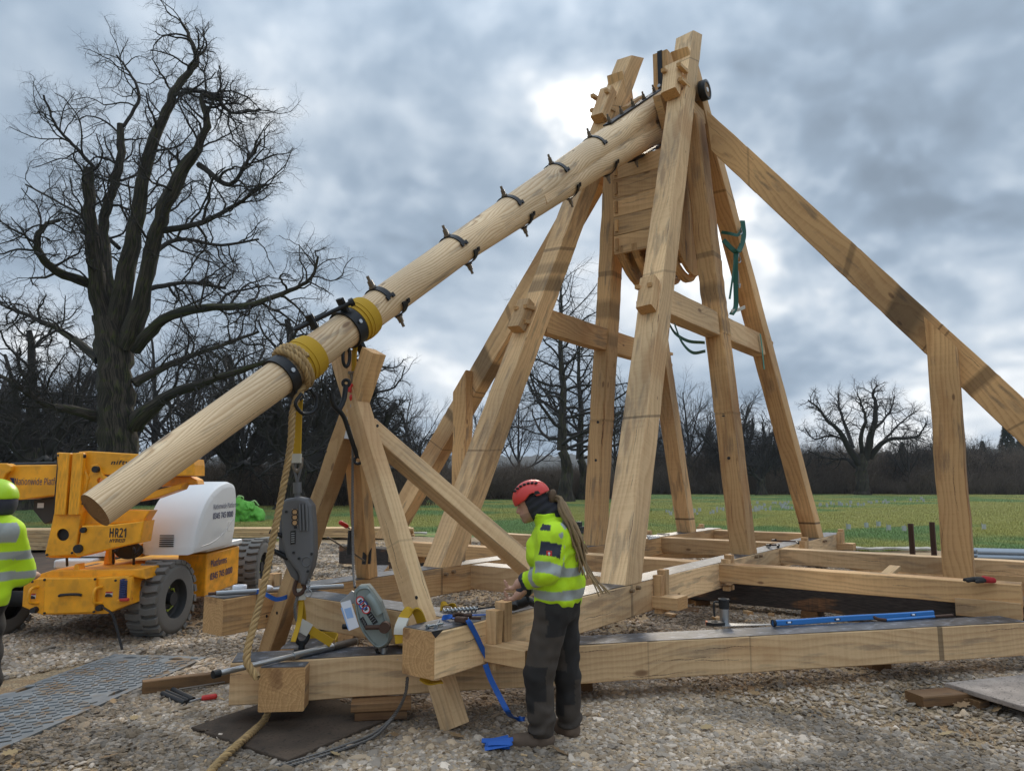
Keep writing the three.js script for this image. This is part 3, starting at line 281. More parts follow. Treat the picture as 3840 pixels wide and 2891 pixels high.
{ // far trees: copies turned and scaled
  const g = 'bare trees beyond the meadow', r = rng(3);
  const spots = [[30, 52, 'o', 1.0], [120, 60, 'o', 1.15], [-80, 46, 'o', 1.05], [420, 66, 'o', .95], [520, 75, 't', 1.1], [700, 58, 'o', .95], [800, 64, 'o', .9], [900, 70, 'o', .78], [870, 90, 't', .9], [960, 100, 't', .6], [1060, 90, 't', .8], [1120, 84, 't', .75], [1260, 66, 'a', .93], [1330, 95, 't', .9], [1400, 105, 't', .85], [1450, 98, 't', .7], [1530, 104, 't', .9], [1590, 92, 'o', .95], [1645, 86, 'o', 1.0], [1690, 94, 'o', .8], [1750, 100, 't', .75], [1790, 104, 'o', .75], [1935, 96, 'o', .8], [1985, 100, 't', .85], [2060, 104, 'o', .95], [2120, 98, 'o', .85], [2180, 106, 'o', .95], [2260, 98, 'o', .95], [1965, 92, 't', .8], [2030, 95, 't', .9], [330, 70, 't', 1.3], [230, 72, 'o', 1.0], [600, 80, 'o', .9]];
  for (const [x, d, k, s] of spots) again(k === 'o' ? belt[floor(r() * 3)] : k === 'a' ? ash : thin, gD(x, d), r() * 6.3, s * (.92 + r() * .16) * (x > 1720 ? .66 : 1), k === 't' ? 'slender leafless tree in the line beyond the meadow' : k === 'a' ? 'second tall straight leafless tree just behind the first' : 'dark spreading leafless tree in the belt beyond the meadow', k === 'a' ? undefined : k === 't' ? g : 'spreading bare trees in the far belt');
  for (const [x, d, s, lab] of [[795, 47, .82, 'leafless oak with tangled twigs filling the gap right of the winch trestle'], [500, 50, .9, 'leafless oak with tangled twigs behind the boom lift hood'], [60, 43, .92, 'leafless oak with tangled twigs behind the great oak trunk']]) again(oak2, gD(x, d), r() * 6.3, s, lab);
  // bramble and hedge along the foot of the trees
  const tb = new TB(), q = rng(71), bo = { max: 2, kids: [7, 5], ang: [20, 45], gnarl: .7, lift: .05 }; for (let i = 0; i < 26; i++) sprout(tb, q, v3((q() - .5) * 1.6, 0, (q() - .5) * 1.6), v3(q() - .5, 1.1, q() - .5).normalize(), 1.1 + q() * 1.1, .014, 0, bo);
  const geo = tb.geo(), sp = []; for (let x = -160; x < 2400; x += 3.6) for (let k = 0; k < 4; k++) { const ov = x < 900 ? lerp(50, 72, q()) : x < 1350 ? lerp(66, 90, q()) : lerp(90, 112, q()); const p = gD(x + q() * 5, ov); if (ov < 92 && abs(x - 1863) < 60) continue; sp.push([p, (.6 + q() * .9 + (ov > 95 ? q() * 1.5 : 0)) * (.45 + 1.15 * fbm(x * .018 + 9, 3, BIG, BIG, 3, 5))]); }
  const im = new THREE.InstancedMesh(geo, std({ roughness: .95 }), sp.length), m = new THREE.Matrix4(), c = new THREE.Color(); sp.forEach(([p, s], i) => { m.compose(p, new THREE.Quaternion().setFromAxisAngle(Yv, q() * 6.3), v3(s * 1.3, s, s * 1.3)); im.setMatrixAt(i, m); const t = q(); im.setColorAt(i, c.setRGB(.11 * (.6 + t), .082 * (.6 + t), .06 * (.6 + t))); }); im.name = 'hedge_scrub'; im.userData = { kind: 'stuff', label: 'tangle of brown winter scrub along the foot of the trees', category: 'scrub' }; scene.add(im);
  // conifers and dark evergreens
  const nee = (h, w, seed) => { const r = rng(seed), P = [], I = []; for (let i = 0; i < 2600; i++) { const k = Math.pow(r(), .8), y = h * (.12 + .88 * k), rr = w * (1 - k) * (.55 + .5 * r()) + .1, a = r() * 6.3, b = P.length / 3, x = cos(a) * rr, z = sin(a) * rr, l = .5 * (1 - k) + .25, dx = cos(a) * l, dz = sin(a) * l, s = .16; P.push(x - sin(a) * s, y, z + cos(a) * s, x + sin(a) * s, y + .05, z - cos(a) * s, x + dx, y - .22 * l - .1, z + dz); I.push(b, b + 1, b + 2); } const g = new THREE.BufferGeometry(); g.setAttribute('position', new THREE.Float32BufferAttribute(P, 3)); g.setIndex(I); g.computeVertexNormals(); return g; };
  M.needle = std({ color: lin(.02, .032, .02), roughness: .9, side: THREE.DoubleSide });
  const fir = thing('conifer_tree', 'dark green conifer standing above the bare trees', 'tree', gD(1535, 110), 'conifers in the tree belt'); put('trunk', rod(v3(0, 0, 0), v3(0, 9, 0), .2, 8, .05), M.bark, fir); put('crown', nee(10, 2.2, 3), M.needle, fir);
  for (const [x, d, s] of [[2185, 118, 1.15], [1558, 116, .8], [2215, 121, 1.0], [2130, 115, .8], [2035, 112, .8], [1955, 108, .75]]) again(fir, gD(x, d), r() * 6, s, 'dark green conifer standing above the bare trees', 'conifers in the tree belt');
  // wooded hill far off
  const hp = [], n = 900; for (let i = 0; i <= n; i++) { const az = lerp(-1.7, .35, i / n); hp.push([az, 11 + 8 * fbm(i * .009 + 3, 2, BIG, BIG, 3, 1) + 5 * fbm(i * .35, 7, BIG, BIG, 4, 4)]); }
  const HP = [], HI = []; hp.forEach(([az, h], i) => { for (const [d, y] of [[430, -1], [480, h * .55], [560, h * 1.15], [700, h * 1.3]]) { HP.push(EYE.x + cos(az) * d, y, EYE.z + sin(az) * d); } if (i) for (let k = 0; k < 3; k++) { const a = (i - 1) * 4 + k; HI.push(a, a + 4, a + 1, a + 1, a + 4, a + 5); } });
  const hg = new THREE.BufferGeometry(); hg.setAttribute('position', new THREE.Float32BufferAttribute(HP, 3)); hg.setIndex(HI); hg.computeVertexNormals(); structure('hills', hg, std({ color: lin(.04, .05, .055), roughness: 1 }));
}
// ---------- trebuchet frame
const VI = 1.0137, BW = .29, VO = VI + BW, VC = VI + BW / 2, HT = .771, HB = .474, KL = .0816, UC = 4.92, LOW = HB - .29;
const Yup = v3(0, 1, 0);
const treb = thing('trebuchet_frame', 'large pale oak trebuchet frame with two A-shaped sides on a timber base', 'trebuchet', v3(UC, 0, 0));
const fr = (u, s, h, o = 0) => v3(u, h, s * (VC + o - KL * (h - HT)));   // a point in the leaning plane of a side frame
function topSheet(b, p0, p1, w, y) { const d = p1.clone().sub(p0), L = d.length(), g = box(L, .003, w, 0, 0, 0).rotateY(-Math.atan2(d.z, d.x)).translate((p0.x + p1.x) / 2, y, (p0.z + p1.z) / 2); const uv = g.attributes.uv; for (let i = 0; i < uv.count; i++) uv.setXY(i, uv.getX(i) * L / .8, uv.getY(i) * w / .8); return part('top_sheet', g, M.sheet, b); }
for (const s of [-1, 1]) {
  // base rail
  const u0 = s > 0 ? -1.372 : -1.432, u1 = 9.86, rail = beam('base_rail', treb, v3(u0, (HT + HB) / 2, s * VC), v3(u1, (HT + HB) / 2, s * VC), BW, HT - HB, s > 0 ? M.oakA : M.oakB, { ch: .008, bands: s > 0 ? [[2.75, .04, .4], [8.55, .05, .5]] : [[.32, .02, .5], [2.7, .03, .4]] });
  topSheet(rail, v3(u0 + .005, 0, s * VC), v3(u1 - .005, 0, s * VC), BW - .012, HT + .0035);
  // legs and king post of the side frame
  const L0 = 1.255, L1 = 1.598, wl = (L1 - L0) * .875, top = 8.676, mid = (L0 + L1) / 2;
  const apexF = 5.215, kf = (apexF - mid) / (top - HT);
  const fU = (h) => mid + kf * (h - HT), bU = (h) => 2 * UC - fU(h);
  const sideUp = v3(0, KL * s, 1 * s).normalize();
  beam('front_leg', treb, fr(fU(HT + .003), s, HT + .003), fr(fU(top), s, top), wl, BW, s > 0 ? M.oakA : M.oakC, { up: sideUp, cut0: Yup, cut1: v3(-.35, 1, s * -.1).normalize(), ch: .008, bands: s > 0 ? [[1.85, .025, .5], [3.9, .03, .25], [8.1, .02, .4]] : [[4.05, .16, .5], [4.35, .12, .35], [4.7, .05, .45], [1.5, .02, .3], [7.6, .02, .3]] });
  beam('back_leg', treb, fr(bU(HT + .003), s, HT + .003), fr(bU(top - .55), s, top - .55), wl, BW * .94, s > 0 ? M.oakB : M.oakC, { up: sideUp, cut0: Yup, cut1: v3(.3, 1, 0).normalize(), ch: .008, bands: [[.28, .03, .7], [6.0, .03, .4]] });
  beam('king_post', treb, fr(UC, s, HT + .003, -.002), fr(UC, s, 7.12, -.002), .33, BW * .9, s > 0 ? M.oakD : M.oakB, { up: sideUp, cut0: Yup, ch: .02, wob: .007, bands: [[3.15, .12, .35], [3.62, .18, .45], [4.2, .06, .4], [1.9, .03, .2]] });
  // mid tie, passing through the legs, with keys and wedges
  const hy = 3.92, tu0 = 2.28, tu1 = 7.30;
  for (const [a, b] of [[fU(hy) + .17, UC - .166], [UC + .166, bU(hy) - .17]]) beam('tie_beam', treb, fr(a, s, hy, -.01), fr(b, s, hy, -.01), .2, .34, s > 0 ? M.oakA : M.oakB, { up: v3(0, 1, -KL * s).normalize() });
  for (const f of [-1, 1]) { // keyed tie ends outside the legs
    const lu = f < 0 ? fU(hy) : bU(hy), ou = lu + f * .215;
    const bl = f < 0 ? beam('key_block', treb, fr(fU(hy - .2) - .265, s, hy - .2, .02), fr(fU(hy + .2) - .265, s, hy + .2, .02), .15, .2, M.oakC, { up: sideUp, ch: .012 }) : null;
    for (const dy of [-.1, .1]) for (const dz of [-.09, .09]) if (dz * s > 0 || f < 0) beam('wedge', treb, fr(lu + f * .12, s, hy + dy - f * dy * .02, dz * .9), fr(lu + f * (f < 0 ? .33 : .27), s, hy + dy, dz * .9), .06, .05, M.oakC, { ch: .004 });
  }
  // axle bearing blocks near the apex
  const hb = 7.55;
  beam('bearing_key', treb, fr(fU(hb - .26) - .30, s, hb - .3, -.04), fr(fU(hb + .24) - .30, s, hb + .24, -.04), .17, .23, M.oakA, { up: sideUp, ch: .014 });
  for (const dy of [-.1, .13]) for (const dz of [-.12, .12]) beam('wedge', treb, fr(fU(hb) - .40, s, hb + dy, dz), fr(fU(hb) - .12, s, hb + dy + .02, dz), .065, .055, M.oakC, { ch: .004 });
  beam('bearing_beam', treb, fr(fU(7.22) + .16, s, 7.22, 0), fr(bU(7.22) - .16, s, 7.22, 0), BW * .8, .2, M.oakB, { ch: .006 });
}
const post = (u, s) => { // peg holes are flush black discs, coloured for the dark inside a hole
};
// cross beams of the base
for (const [uf, wd, hh, tz] of [[-.90, .30, .25, 1], [1.77, .30, .27, 1], [3.64, .28, .25, 0], [6.98, .28, .25, 1], [9.42, .28, .27, 1]]) {
  const u = uf + wd / 2, cb = beam('cross_beam', treb, v3(u, HT - .012 - hh / 2, -VI + .001), v3(u, HT - .012 - hh / 2, VI - .001), wd, hh, uf < 3 ? M.oakA : M.oakC, { ch: .006 });
  if (uf < 3) topSheet(cb, v3(u, 0, -VI + .004), v3(u, 0, VI - .004), wd - .012, HT - .0085);
  for (const s of [-1, 1]) { // through tenon and two upright wedges outside the rail
    const yT = .57, big = uf < 0 ? .36 : .27; if (tz || s < 0) beam('tenon', cb, v3(u, yT - .015, s * (VO + .001)), v3(u, yT - .015, s * (VO + big)), .24, .12, M.oakC, { ch: .005 });
    for (const du of [-.055, .06]) { beam('wedge', cb, v3(u + du, yT + .046, s * (VO + .045)), v3(u + du * .9, HT + (du < 0 ? .04 : .085) + (uf < 0 ? .03 : 0), s * (VO + .045)), .085, .08, M.oakC, { up: v3(1, 0, 0), ch: .004, taper: 1.12 }); beam('wedge', cb, v3(u + du, yT - .076, s * (VO + .045)), v3(u + du, HB - .03, s * (VO + .045)), .08, .07, M.oakC, { up: v3(1, 0, 0), ch: .004 }); }
  }
}
// outriggers: a V to each side, lapped over one another at the front and the back
const OD = v3(.757, 0, .653).normalize();
for (const f of [1, -1]) for (const s of [1, -1]) {
  const far = s > 0 ? 9.6 : 9, a = v3(-1.83, LOW + .145, -.31), q = (t) => { const p = a.clone().addScaledVector(OD, t); return v3(f > 0 ? p.x : 2 * UC - p.x - .06, p.y, p.z * s); };
  // the front pair is half lapped: the nearer timber runs through, the other stops against it on both sides
  const seg = s > 0 ? [[f > 0 ? .05 : .1, 6.9]] : [[.10, .25], [.66, 6.2]];
  for (const [t0, t1] of seg) {
    const o = beam('outrigger', treb, q(t0), q(t1), .31, .288, s > 0 ? M.oakA : M.oakB, { ch: .008, bands: f > 0 && s > 0 ? [[3.15, .008, .25], [4.05, .01, .3], [5.9, .045, .6]] : [] });
    topSheet(o, q(t0 + .006), q(t1 - .006), .3, LOW + .289 + .0032);
  }
}
// the short stub of the far front outrigger that sticks out towards the site road
// central sole: one dark baulk across the whole frame under the rails
for (const s of [-1, 1]) beam('sole_beam', treb, v3(UC + .02, HB - .175, s * .02), v3(UC + .02, HB - .175, s * 6.9), .34, .345, M.char, { end: M.char, wob: .006, step: .2 });
// outer joists beside the sole, each with a bearer block on the outrigger
for (const s of [1, -1]) for (const u of [3.735, 6.13]) {
  beam('joist', treb, v3(u, HT - .115, s * (VO + .002)), v3(u, HT - .115, s * 4.27), .25, .215, u < 5 ? M.oakB : M.oakA, { ch: .006 });
  beam('bearer_block', treb, v3(u - .02, HB + .04, s * 3.72), v3(u - .02, HB + .04, s * 4.26), .3, .085 * 2 - .005, M.oakC, { ch: .006 });
}
// raking struts and their upright posts
for (const s of [1, -1]) {
  const A = v3(UC, 7.0, s * .84), B = v3(UC, 6.62, s * .87), zt = 7.0;
  const a = v3(4.945, 6.83, s * .93), e = v3(4.945, .66, s * 5.72); const dir = e.clone().sub(a).normalize();
  beam('raking_strut', treb, a, e, .29, .36, s > 0 ? M.oakD : M.oakC, { cut0: v3(0, KL, s).normalize(), cut1: Yup, ch: .008, bands: [[2.9, .06, .4], [3.85, .34, .62], [4.3, .02, .5], [4.4, .02, .45], [5.0, .1, .55], [5.62, .02, .4], [.9, .04, .25]] });
  beam('prop_post', treb, v3(4.70, HB + .002, s * 3.665), v3(4.70, 3.47, s * 3.665), .3, .2, M.oakD, { up: v3(1, 0, 0), cut1: v3(0, dir.z * s, -dir.y * s).multiplyScalar(1).normalize(), ch: .012, wob: .008, bands: [] });
}
// front winch trestle: crossed legs and two braces
{
  const tp = 2.83;
  for (const s of [-1, 1]) {
    const b = s < 0 ? v3(-.955, .19, -1.05) : v3(-.96, .05, 1.13), t = s < 0 ? v3(-.955, 2.80, .21) : v3(-.96, 2.82, -.19);
    beam('trestle_leg', treb, b, t, .155, .145, s < 0 ? M.oakB : M.oakA, { up: v3(1, 0, 0), ch: .006, bands: s > 0 ? [[1.35, .01, .2]] : [] });
    let bt = s < 0 ? v3(.23, HT + .004, -VI - .09) : v3(.42, HT + .004, VI + .1), tt = s > 0 ? v3(-.81, 2.19, -.01) : v3(-.81, 1.98, -.13);
    beam('trestle_brace', treb, bt, tt, .15, .16, s < 0 ? M.oakB : M.oakA, { up: v3(0, 0, 1), cut0: Yup, ch: .006 });
  }
}
// ---------- materials for fittings
M.iron = std({ color: lin(.018, .019, .021), roughness: .42, metalness: .55 }); M.steel = std({ color: lin(.42, .43, .44), roughness: .34, metalness: .9 }); M.galv = std({ color: lin(.36, .38, .4), roughness: .45, metalness: .8 }); M.rustIron = std({ color: lin(.09, .05, .035), roughness: .8, metalness: .3 });
const webTex = (r, g, b) => dtex(128, 128, (i, j, c) => { const v = .78 + .22 * vn(i / 2, j / 2, 64, 64, 1) - .25 * (j % 32 < 3 ? 1 : 0) - .15 * sstep(.55, .8, fbm(i / 20, j / 20, 6, 6, 3, 5)); c[0] = r * v; c[1] = g * v; c[2] = b * v; });
M.yellowWeb = std({ map: webTex(226, 178, 30), roughness: .8 }); M.whiteWeb = std({ color: lin(.5, .48, .42), roughness: .8 }); M.blueWeb = std({ color: lin(.012, .10, .42), roughness: .6 }); M.greenWeb = std({ color: lin(.012, .10, .075), roughness: .7 });
{ const t = dtex(64, 256, (i, j, c) => { const v = .8 + .3 * (vn(i / 2, j / 9, 32, 28, 2) - .5) + .2 * (vn(i / 8, j / 40, 8, 6, 3) - .5); c[0] = 196 * v; c[1] = 162 * v; c[2] = 110 * v; }); M.rope = std({ map: t, roughness: .9 }); }
M.cable = std({ color: lin(.16, .15, .14), roughness: .5, metalness: .6 }); M.redPaint = std({ color: lin(.55, .03, .025), roughness: .4 }); M.paper = std({ color: lin(.72, .74, .8), roughness: .7 }); M.black = std({ color: lin(.012, .012, .013), roughness: .6 });

// ---------- throwing arm
const A0 = v3(-2.95, 1.574, 0), AD = v3(7.87, 5.926, 0).normalize(), AN = v3(-AD.y, AD.x, 0), AZ = v3(0, 0, 1);
const aP = (s, n = 0, z = 0) => A0.clone().addScaledVector(AD, s).addScaledVector(AN, n).addScaledVector(AZ, z);
const armS = (r, x, y) => onZ(r, x, y, 0).sub(A0).dot(AD);
const aR = (s) => s < 3 ? lerp(.118, .152, s / 3) : s < 7 ? lerp(.152, .185, (s - 3) / 4) : lerp(.185, .2, (s - 7) / 4);
const arm = thing('throwing_arm', 'long tapered pale wooden throwing arm with black iron straps, pivoting between the side frames', 'throwing arm', v3(UC, 7.53, 0));
function spar(s0, s1, rad, cen, flatTop, mat, name) {
  const ns = Math.ceil((s1 - s0) / .12), nk = 40, P = [], U = [], C = [], I = [], r = rng(31);
  for (let i = 0; i <= ns; i++) { const s = lerp(s0, s1, i / ns); for (let k = 0; k <= nk; k++) { const th = k / nk * 2 * PI, f = 1 + (fbm(s * 1.1, 3 + cos(th) * 1.5 + sin(th), BIG, BIG, 3, name.length) - .5) * .05; let n = cos(th) * rad(s) * f, z = sin(th) * rad(s) * f; if (flatTop !== undefined) n = min(n, flatTop(s)); const p = aP(s, cen(s) + n, z); P.push(p.x, p.y, p.z); U.push(s / 4, (k / nk * 2 * PI * .17) / 2); C.push(1, 1, 1); } }
  for (let i = 0; i < ns; i++) for (let k = 0; k < nk; k++) { const a = i * (nk + 1) + k, b = a + nk + 1; I.push(a, a + 1, b, a + 1, b + 1, b); }
  const nb = I.length; for (const e of [0, ns]) { const base = P.length / 3, s = e ? s1 : s0, c = aP(s, cen(s)); P.push(c.x, c.y, c.z); U.push(.5, .5); C.push(1, 1, 1); for (let k = 0; k <= nk; k++) { const o = (e * (nk + 1) + k) * 3; P.push(P[o], P[o + 1], P[o + 2]); U.push(.5 + cos(k / nk * 2 * PI) * .2, .5 + sin(k / nk * 2 * PI) * .2); C.push(1, 1, 1); } for (let k = 0; k < nk; k++) e ? I.push(base, base + k + 1, base + k + 2) : I.push(base, base + k + 2, base + k + 1); }
  const g = new THREE.BufferGeometry(); g.setAttribute('position', new THREE.Float32BufferAttribute(P, 3)); g.setAttribute('uv', new THREE.Float32BufferAttribute(U, 2)); g.setAttribute('color', new THREE.Float32BufferAttribute(C, 3)); g.setIndex(I); g.computeVertexNormals(); g.addGroup(0, nb, 0); g.addGroup(nb, I.length - nb, 1);
  g.translate(-UC, -7.53, 0); const m = new THREE.Mesh(g, [mat, M.endArm]); m.name = name; arm.add(m); return m;
}
M.endArm = std({ map: M.end.map, color: lin(.42, .36, .3), roughness: .9, vertexColors: true });
const lowOff = (s) => s < 7.4 ? -lerp(.01, .15, clamp((s - 4.2) / 3.2)) : -lerp(.15, .32, clamp((s - 7.4) / 2.4));
spar(0, 10.35, aR, () => 0, undefined, M.larch, 'main_spar');
spar(4.0, 9.75, (s) => lerp(.15, .19, clamp((s - 4) / 4)), lowOff, (s) => .17, M.larch, 'lower_spar');
part('filler_plank', beamGeo(aP(5.7, lowOff(5.7) * .5), aP(9.4, lowOff(9.4) * .5), .345, .2, { up: AN, ch: .02, wob: .003 }), M.larch, arm);
// a bent iron band on the arm: angles from the top, towards the camera positive
function arcBand(s, n0, rr, w, th, a0, a1, seg = 22) {
  const pts = [], P = [], I = []; for (let i = 0; i <= seg; i++) { const a = lerp(a0, a1, i / seg); for (const [ds, dr] of [[-w / 2, 0], [w / 2, 0], [w / 2, th], [-w / 2, th]]) { const p = aP(s + ds, n0 + cos(a) * (rr + dr), sin(a) * (rr + dr)); P.push(p.x, p.y, p.z); } if (i) for (let k = 0; k < 4; k++) { const b = (i - 1) * 4, a = b + k, c = b + (k + 1) % 4; I.push(a, a + 4, c, c, a + 4, c + 4); } }
  I.push(0, 1, 2, 0, 2, 3); const e = seg * 4; I.push(e, e + 2, e + 1, e, e + 3, e + 2);
  const g = new THREE.BufferGeometry(); g.setAttribute('position', new THREE.Float32BufferAttribute(P, 3)); g.setIndex(I); const f = g.toNonIndexed(); f.computeVertexNormals(); return prep(f);
}
function stud(s, n, dir, len = .11) { const p = aP(s, n), d = AN.clone().multiplyScalar(dir), q = (t) => p.clone().addScaledVector(d, t); return [rod(q(-.01), q(len), .014, 10), rod(q(.0), q(.012), .036, 12), rod(q(.012), q(.04), .027, 6), rod(q(.042), q(.066), .025, 6)]; }
function clampPart(s, top) {
  const n0 = top ? 0 : lowOff(max(s, 4.2)), rr = (top || s < 4.2 ? aR(s) : lerp(.15, .205, clamp((s - 4) / 4))) + .002, sg = top ? 0 : PI;
  const c = part('strap_clamp', [arcBand(s, n0, rr, .06, .012, sg - 1.25, sg + 1.25)].concat([-1, 1].map((e) => [arcBand(s, n0, rr + .004, .1, .016, sg + e * 1.17 - .07, sg + e * 1.17 + .07, 3), arcBand(s - .035, n0, rr + .004, .03, .016, sg + e * 1.27 - .07, sg + e * 1.27 + .07, 3), arcBand(s + .035, n0, rr + .004, .03, .016, sg + e * 1.27 - .07, sg + e * 1.27 + .07, 3)]).flat()), M.iron, arm);
  part('stud_bolt', stud(s, n0 + (top ? 1 : -1) * (rr + .012), top ? 1 : -1), M.rustSteel ?? M.galv, c);
}
M.rustSteel = std({ color: lin(.2, .17, .14), roughness: .5, metalness: .7 });
const topS = [[812, 628], [970, 512], [1093, 425], [1192, 350], [1275, 292]].map(([x, y]) => armS('D', x, y) - .02), botS = [[848, 668], [1003, 556], [1127, 474], [1222, 408], [1304, 352]].map(([x, y]) => armS('D', x, y));
for (const s of topS) clampPart(s, true); for (const s of [.0, 1, 2, 3, 4].map((i) => topS[i] + .14)) clampPart(s, false);
// long plate bolted along the top near the pivot, and one under it
{ const s0 = armS('D', 1310, 252) - .05, s1 = 10.25, q = (s, n, z) => aP(s, n, z), a = aR(8.7); const pl = beamGeo(aP(s0, a + .012), aP(s1, a + .012), .13, .022, { up: AN, ch: .003 }); const p = part('top_plate', pl, M.iron, arm); for (let i = 0; i < 5; i++) part('stud_bolt', stud(lerp(s0 + .1, s1 - .15, i / 4), a + .024, 1), M.rustSteel, p); const pl2 = part('bottom_plate', beamGeo(aP(8.55, lowOff(8.55) - .215), aP(9.75, lowOff(9.75) - .215), .13, .022, { up: AN, ch: .003 }), M.iron, arm); for (const s of [8.7, 9.15, 9.6]) part('stud_bolt', stud(s, lowOff(s) - .226, -1), M.rustSteel, pl2); }
// axle with iron bands
part('axle', rod(v3(UC, 7.53, -.86), v3(UC, 7.53, .88), .115, 32), M.oakD2 ?? (M.oakD2 = std({ color: lin(.2, .13, .07), roughness: .8 })), arm);
for (const s of [-1, 1]) { part('axle_band', new THREE.LatheGeometry([[.112, -.05], [.15, -.05], [.15, .05], [.112, .05]].map((p) => new THREE.Vector2(...p)), 36).rotateX(PI / 2).translate(UC, 7.53, s * .84), M.iron, arm); part('axle_pin', rod(v3(UC, 7.53, s * .86), v3(UC, 7.53, s * .893), .035, 20), M.paper, arm); }
for (const z of [-.27, .27]) part('saddle_block', beamGeo(aP(9.45, -.03, z), aP(10.2, -.03, z), .12, .5, { up: AN }), M.oakC, arm);

// collars near the tip
function collar(px, wide) { const s = armS(...px), r = aR(s) + .006; return [s, r, part('iron_collar', [arcBand(s, 0, r, wide, .016, 0, 2 * PI, 48)], M.iron, arm)]; }
const [sU, rU, cU] = collar(['D', 752, 707], .1), [sL, rL, cL] = collar(['D', 603, 803], .085);
for (const [s, r, c] of [[sU, rU, cU], [sL, rL, cL]]) { const p = aP(s, cos(1.35) * r, sin(1.35) * r), q = aP(s, cos(1.35) * (r + .03), sin(1.35) * (r + .03)); part('collar_bolt', rod(p, q, .017, 12), M.steel, c); }
{ const n = rU + .045; part('cross_pin', [rod(aP(sU - .38, n + .0, -.16), aP(sU + .04, n, .12), .019, 14), rod(aP(sU + .03, n, .113), aP(sU + .06, n, .133), .034, 6)], M.iron, cU); for (const [s, z] of [[sU - .0, .06], [sU - .26, -.06]]) part('lug', [beamGeo(aP(s, rU - .02, z), aP(s, rU + .11, z), .075, .035, { up: AD, ch: .006 })], M.iron, cU); part('link_loop', tube([0, 1, 2, 3, 4, 5, 6, 7].map((i) => { const a = i / 8 * 2 * PI; return aP(sU + .02, 0, 0).add(v3(-.1 + .035 * cos(a), -rU - .12 + .085 * sin(a), .08)); }), .014, 40, 8, true), M.iron, cU); part('lug_plate', beamGeo(aP(sU, -rU + .03, .03), aP(sU, -rU - .1, .03), .08, .05, { up: AD }), M.iron, cU); }
part('hook_loop', [tube([[.0, -.02], [-.05, -.1], [.02, -.17], [.12, -.14], [.14, -.05], [.08, .02]].map(([x, y]) => aP(sL, -rL, .07).add(v3(x, y, .06))), .014, 40, 8), beamGeo(aP(sL, -rL + .02, .05), aP(sL, -rL - .07, .05), .09, .06, { up: AD })], M.iron, cL);

// ---------- counterweight box
{
  const cw = thing('counterweight_box', 'tall boarded oak counterweight box with rounded bottom hung inside the frame', 'counterweight', v3(5, 4.75, 0));
  const u0 = 4.5, u1 = 5.46, zh = .485, top = 6.6, bot = 5.13, nB = 5;
  for (let i = 0; i < nB; i++) { const a = lerp(bot, top, i / nB), b = lerp(bot, top, (i + 1) / nB) - .006; beam('board', cw, v3(u0, (a + b) / 2, -zh), v3(u0, (a + b) / 2, zh), .06, b - a, M.oakC, { ch: .004 }); beam('board', cw, v3(u1, (a + b) / 2, -zh), v3(u1, (a + b) / 2, zh), .06, b - a, M.oakC, { ch: .004 });
    part('tenon', beamGeo(v3(u0 - .032, (a + b) / 2 - .09, -zh + .055), v3(u0 - .032, (a + b) / 2 + .09, -zh + .055), .05, .06, { up: v3(1, 0, 0) }), M.oakD, cw); }
  const prof = [[u0, 6.6], [u0, 5.1], [u0 + .1, 4.93], [u0 + .25, 4.83], [u0 + .48, 4.79], [u1 - .25, 4.83], [u1 - .1, 4.93], [u1, 5.1], [u1, 6.6]];
  for (const s of [-1, 1]) for (let i = 0; i < 3; i++) { const x0 = lerp(u0 + .035, u1 - .035, i / 3), x1 = lerp(u0 + .035, u1 - .035, (i + 1) / 3) - .005, yb = (x) => 4.80 + (x < 5.2 ? .78 : 2) * (x - 5.2) ** 2; const g = extr([[x0, 6.62], [x0, yb(x0)], [(x0 + x1) / 2, yb((x0 + x1) / 2)], [x1, yb(x1)], [x1, 6.62]], .05, .003); const uv = g.attributes.uv; for (let k = 0; k < uv.count; k++) uv.setXY(k, uv.getY(k) / 4, uv.getX(k) / 2 + i * .3); g.setAttribute('color', new THREE.Float32BufferAttribute(new Float32Array(uv.count * 3).fill(1), 3)); part('side_board', g.translate(0, 0, s > 0 ? zh - .05 : -zh), M.oakD, cw); }
  for (const z of [-.43, -.2, .05, .3]) { const pts = []; for (let i = 0; i <= 10; i++) { const x = lerp(u0 - .03, u1, i / 10); pts.push([x, 4.73 + (x < 5.2 ? .78 : 2) * (x - 5.2) ** 2]); } const g = extr(pts.concat(pts.slice().reverse().map(([x, y]) => [x, y + .1])), .1, .004).translate(0, 0, z); const uv = g.attributes.uv; for (let k = 0; k < uv.count; k++) uv.setXY(k, uv.getX(k) / 4, uv.getY(k) / 2 + z); g.setAttribute('color', new THREE.Float32BufferAttribute(new Float32Array(uv.count * 3).fill(1), 3)); part('bottom_rib', g, M.oakD, cw); }
  const hz = onX('R5', 572, 300, 5.4).z; const hp = beam('hanger_post', cw, v3(5.5, 5.5, hz), v3(5.5, 8.72, hz), .26, .24, M.oakD, { up: v3(1, 0, 0), ch: .01 }); part('iron_strap', [box(.012, 1.5, .08, 5.374, 7.985, hz), box(.25, .012, .08, 5.5, 8.73, hz)], M.iron, hp); part('stud_bolt', rod(v3(5.37, 8.1, hz), v3(5.31, 8.1, hz), .028, 10), M.steel, hp);
  beam('hanger_post', cw, v3(5.5, 5.5, -hz + .2), v3(5.5, 7.3, -hz + .2), .2, .2, M.oakD, { up: v3(1, 0, 0), ch: .01 });
}

